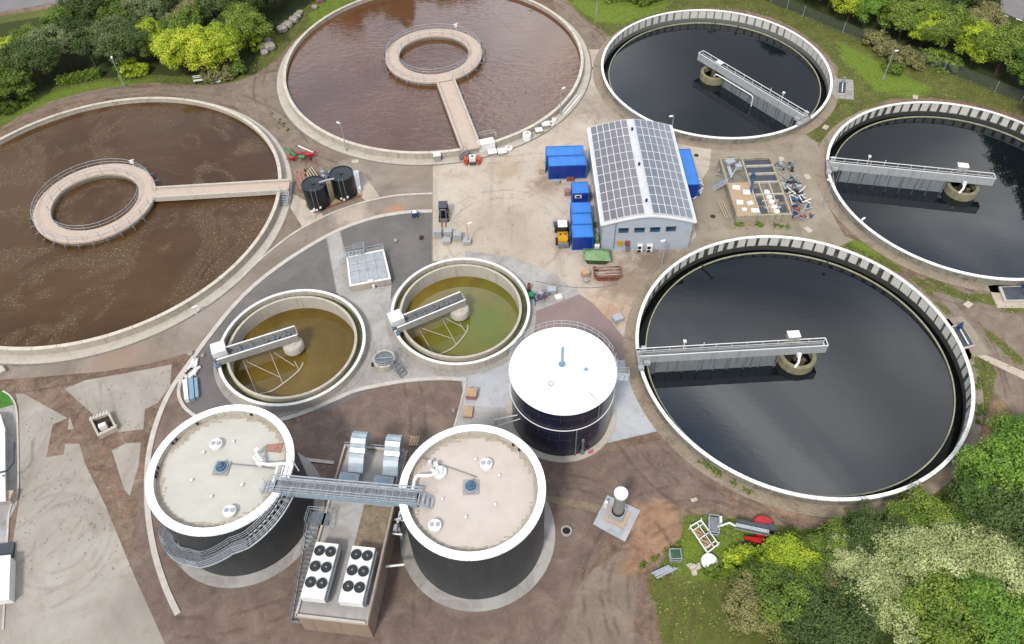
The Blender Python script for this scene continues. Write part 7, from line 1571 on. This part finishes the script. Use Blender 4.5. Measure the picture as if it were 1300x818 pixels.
# grass tufts: stuff, denser where the turf is lush
def tufts():
    r = np.random.default_rng(5); xi = GXS; yi = GYS; G = GATT['grass']-GATT['wood']*.6; n = 260000
    x = r.uniform(-90, 100, n); y = r.uniform(25, 158, n); ix = np.clip(np.searchsorted(xi, x), 0, len(xi)-1); iy = np.clip(np.searchsorted(yi, y), 0, len(yi)-1)
    k = (G[iy, ix] > .45) & (r.random(n) < np.clip(90/(y+30), .3, 1)); x, y = x[k], y[k]
    for a, b, c in HOLES: q = np.hypot(x-a, y-b) > c+1.3; x, y = x[q], y[q]
    pos = np.stack([x, y, r.uniform(.02, .12, len(x))], 1); me = quads_at(pos, .11, r, M['grassblade'], 'grass_tufts', .5, .5); o = bpy.data.objects.new('grass_tufts', me); COL.objects.link(o); tag(o, 'short rough grass covering the verges round the tanks', 'grass', kind='stuff')
tufts()
def litter():
    r = np.random.default_rng(8); b = MB(); n = 1500; reg = [(px([(160, 735), (205, 520), (430, 505), (590, 490), (640, 570), (840, 560), (1000, 650), (800, 735)]), 700), (px([(0, 470), (180, 470), (230, 470), (190, 735), (0, 735)]), 420), (px([(549, 200), (740, 200), (800, 400), (560, 330)]), 160), (px([(1150, 350), (1300, 400), (1300, 560), (1240, 600)]), 300)]
    for poly, k in reg:
        xs = [p[0] for p in poly]; ys = [p[1] for p in poly]; c = 0
        while c < k:
            x, y = r.uniform(min(xs), max(xs)), r.uniform(min(ys), max(ys))
            if inside(poly, np.array([x]), np.array([y]))[0] and clear(x, y, 1) and all(math.hypot(x-a, y-q) > w+1.2 for a, q, w in (DH, DI, GJ)):
                s = r.uniform(.02, .07); b.box(x, y, .02, s*2, s*1.4, s, r.uniform(0, 3)); c += 1
    o = b.build('loose_stones', M['curb_grey']); tag(o, 'loose stones strewn over the bare soil', 'stones', kind='stuff')
litter()
for k in PRO:
    if PRO[k][1]:
        for c in list(PRO[k][0].children): bpy.data.objects.remove(c)
        bpy.data.objects.remove(PRO[k][0])

# ---------------------------------------------------------------- sky, sun, camera
W = bpy.data.worlds.new('World'); SC.world = W; W.use_nodes = True; nt = W.node_tree; nt.nodes.clear()
EL, AZ = 50, 205     # sun height; compass direction it stands in (south-south-west, behind the camera)
def N(k): return nt.nodes.new(k)
out = N('ShaderNodeOutputWorld'); bg = N('ShaderNodeBackground'); sky = N('ShaderNodeTexSky'); sky.sky_type = 'NISHITA'; sky.sun_disc = False; sky.sun_elevation = rad(EL); sky.sun_rotation = rad(AZ); sky.air_density = 1.0; sky.dust_density = 2.0
tc = N('ShaderNodeTexCoord'); mp = N('ShaderNodeMapping'); mp.inputs['Scale'].default_value = (1, 1, 2.2); no = N('ShaderNodeTexNoise'); no.inputs['Scale'].default_value = 3.6; no.inputs['Detail'].default_value = 7; no.inputs['Roughness'].default_value = .52; no.inputs['Distortion'].default_value = .5
nt.links.new(tc.outputs['Generated'], mp.inputs[0]); nt.links.new(mp.outputs[0], no.inputs['Vector'])
cl = N('ShaderNodeValToRGB'); e = cl.color_ramp.elements; e[0].position = .36; e[0].color = (3.0, 4.0, 5.6, 1); e[1].position = .64; e[1].color = (13.4, 13.3, 13.2, 1); nt.links.new(no.outputs['Fac'], cl.inputs[0])
sp = N('ShaderNodeSeparateXYZ'); nt.links.new(tc.outputs['Generated'], sp.inputs[0])
hz = N('ShaderNodeValToRGB'); h = hz.color_ramp.elements; h[0].position = .2; h[0].color = (1.2, 1.2, 1.2, 1); h[1].position = .55; h[1].color = (.9, .9, .9, 1); nt.links.new(sp.outputs['Z'], hz.inputs[0])
ml = N('ShaderNodeMix'); ml.data_type = 'RGBA'; ml.blend_type = 'MULTIPLY'; ml.inputs[0].default_value = 1; nt.links.new(cl.outputs[0], ml.inputs[6]); nt.links.new(hz.outputs[0], ml.inputs[7])
last = ml.outputs[2]
for (ax, el, lo, gain) in ((-3, 38, .955, 2.2), (-22, 36, .985, 1.0), (24, 62, .96, 1.1), (42, 40, .985, .6), (20, 34, .95, -.55)):     # bright spots and a dark spot added to the sky to shape the water reflections
    dp = N('ShaderNodeVectorMath'); dp.operation = 'DOT_PRODUCT'; nt.links.new(tc.outputs['Generated'], dp.inputs[0]); dp.inputs[1].default_value = (math.sin(rad(ax))*math.cos(rad(el)), math.cos(rad(ax))*math.cos(rad(el)), math.sin(rad(el)))
    rp = N('ShaderNodeValToRGB'); g = rp.color_ramp.elements; rp.color_ramp.interpolation = 'EASE'; g[0].position = lo; g[0].color = (0, 0, 0, 1); g[1].position = 1; g[1].color = (1, 1, 1, 1); nt.links.new(dp.outputs['Value'], rp.inputs[0])
    m1 = N('ShaderNodeMath'); m1.operation = 'MULTIPLY'; nt.links.new(rp.outputs[0], m1.inputs[0]); nt.links.new(no.outputs['Fac'], m1.inputs[1])
    m2 = N('ShaderNodeMath'); m2.operation = 'MULTIPLY_ADD'; nt.links.new(m1.outputs[0], m2.inputs[0]); m2.inputs[1].default_value = gain*2; m2.inputs[2].default_value = 1
    vm = N('ShaderNodeVectorMath'); vm.operation = 'SCALE'; nt.links.new(last, vm.inputs[0]); nt.links.new(m2.outputs[0], vm.inputs['Scale']); last = vm.outputs[0]
mx = N('ShaderNodeMix'); mx.data_type = 'RGBA'; mx.inputs[0].default_value = .86; nt.links.new(sky.outputs[0], mx.inputs[6]); nt.links.new(last, mx.inputs[7])
nt.links.new(mx.outputs[2], bg.inputs[0]); bg.inputs[1].default_value = .1; nt.links.new(bg.outputs[0], out.inputs[0])
sd = bpy.data.lights.new('sun', 'SUN'); sd.energy = 2.6; sd.angle = rad(9); sd.color = (1, .94, .85); so = bpy.data.objects.new('sun', sd); COL.objects.link(so)
dv = Vector((math.sin(rad(AZ))*math.cos(rad(EL)), math.cos(rad(AZ))*math.cos(rad(EL)), math.sin(rad(EL)))); so.rotation_euler = dv.to_track_quat('Z', 'Y').to_euler(); so.location = (0, 0, 120)
cd = bpy.data.cameras.new('camera'); co = bpy.data.objects.new('camera', cd); COL.objects.link(co); SC.camera = co
cd.sensor_fit = 'HORIZONTAL'; cd.sensor_width = 36; cd.lens = 36*F_/1300; cd.shift_y = (365.5-409)/1300; cd.clip_start = .5; cd.clip_end = 9000
from mathutils import Matrix
Mx = Matrix.Identity(4)
for i, v in enumerate((CR, CU, -_W)): Mx[0][i], Mx[1][i], Mx[2][i] = v
Mx[0][3], Mx[1][3], Mx[2][3] = 0, 0, HC; co.matrix_world = Mx
SC.view_settings.view_transform = 'Standard'; SC.view_settings.look = 'None'; SC.view_settings.gamma = 1; SC.view_settings.exposure = .72
SC.cycles.max_bounces = 5; SC.cycles.diffuse_bounces = 2; SC.cycles.glossy_bounces = 2; SC.cycles.transparent_max_bounces = 4; SC.cycles.caustics_reflective = False; SC.cycles.caustics_refractive = False
bpy.context.view_layer.update()
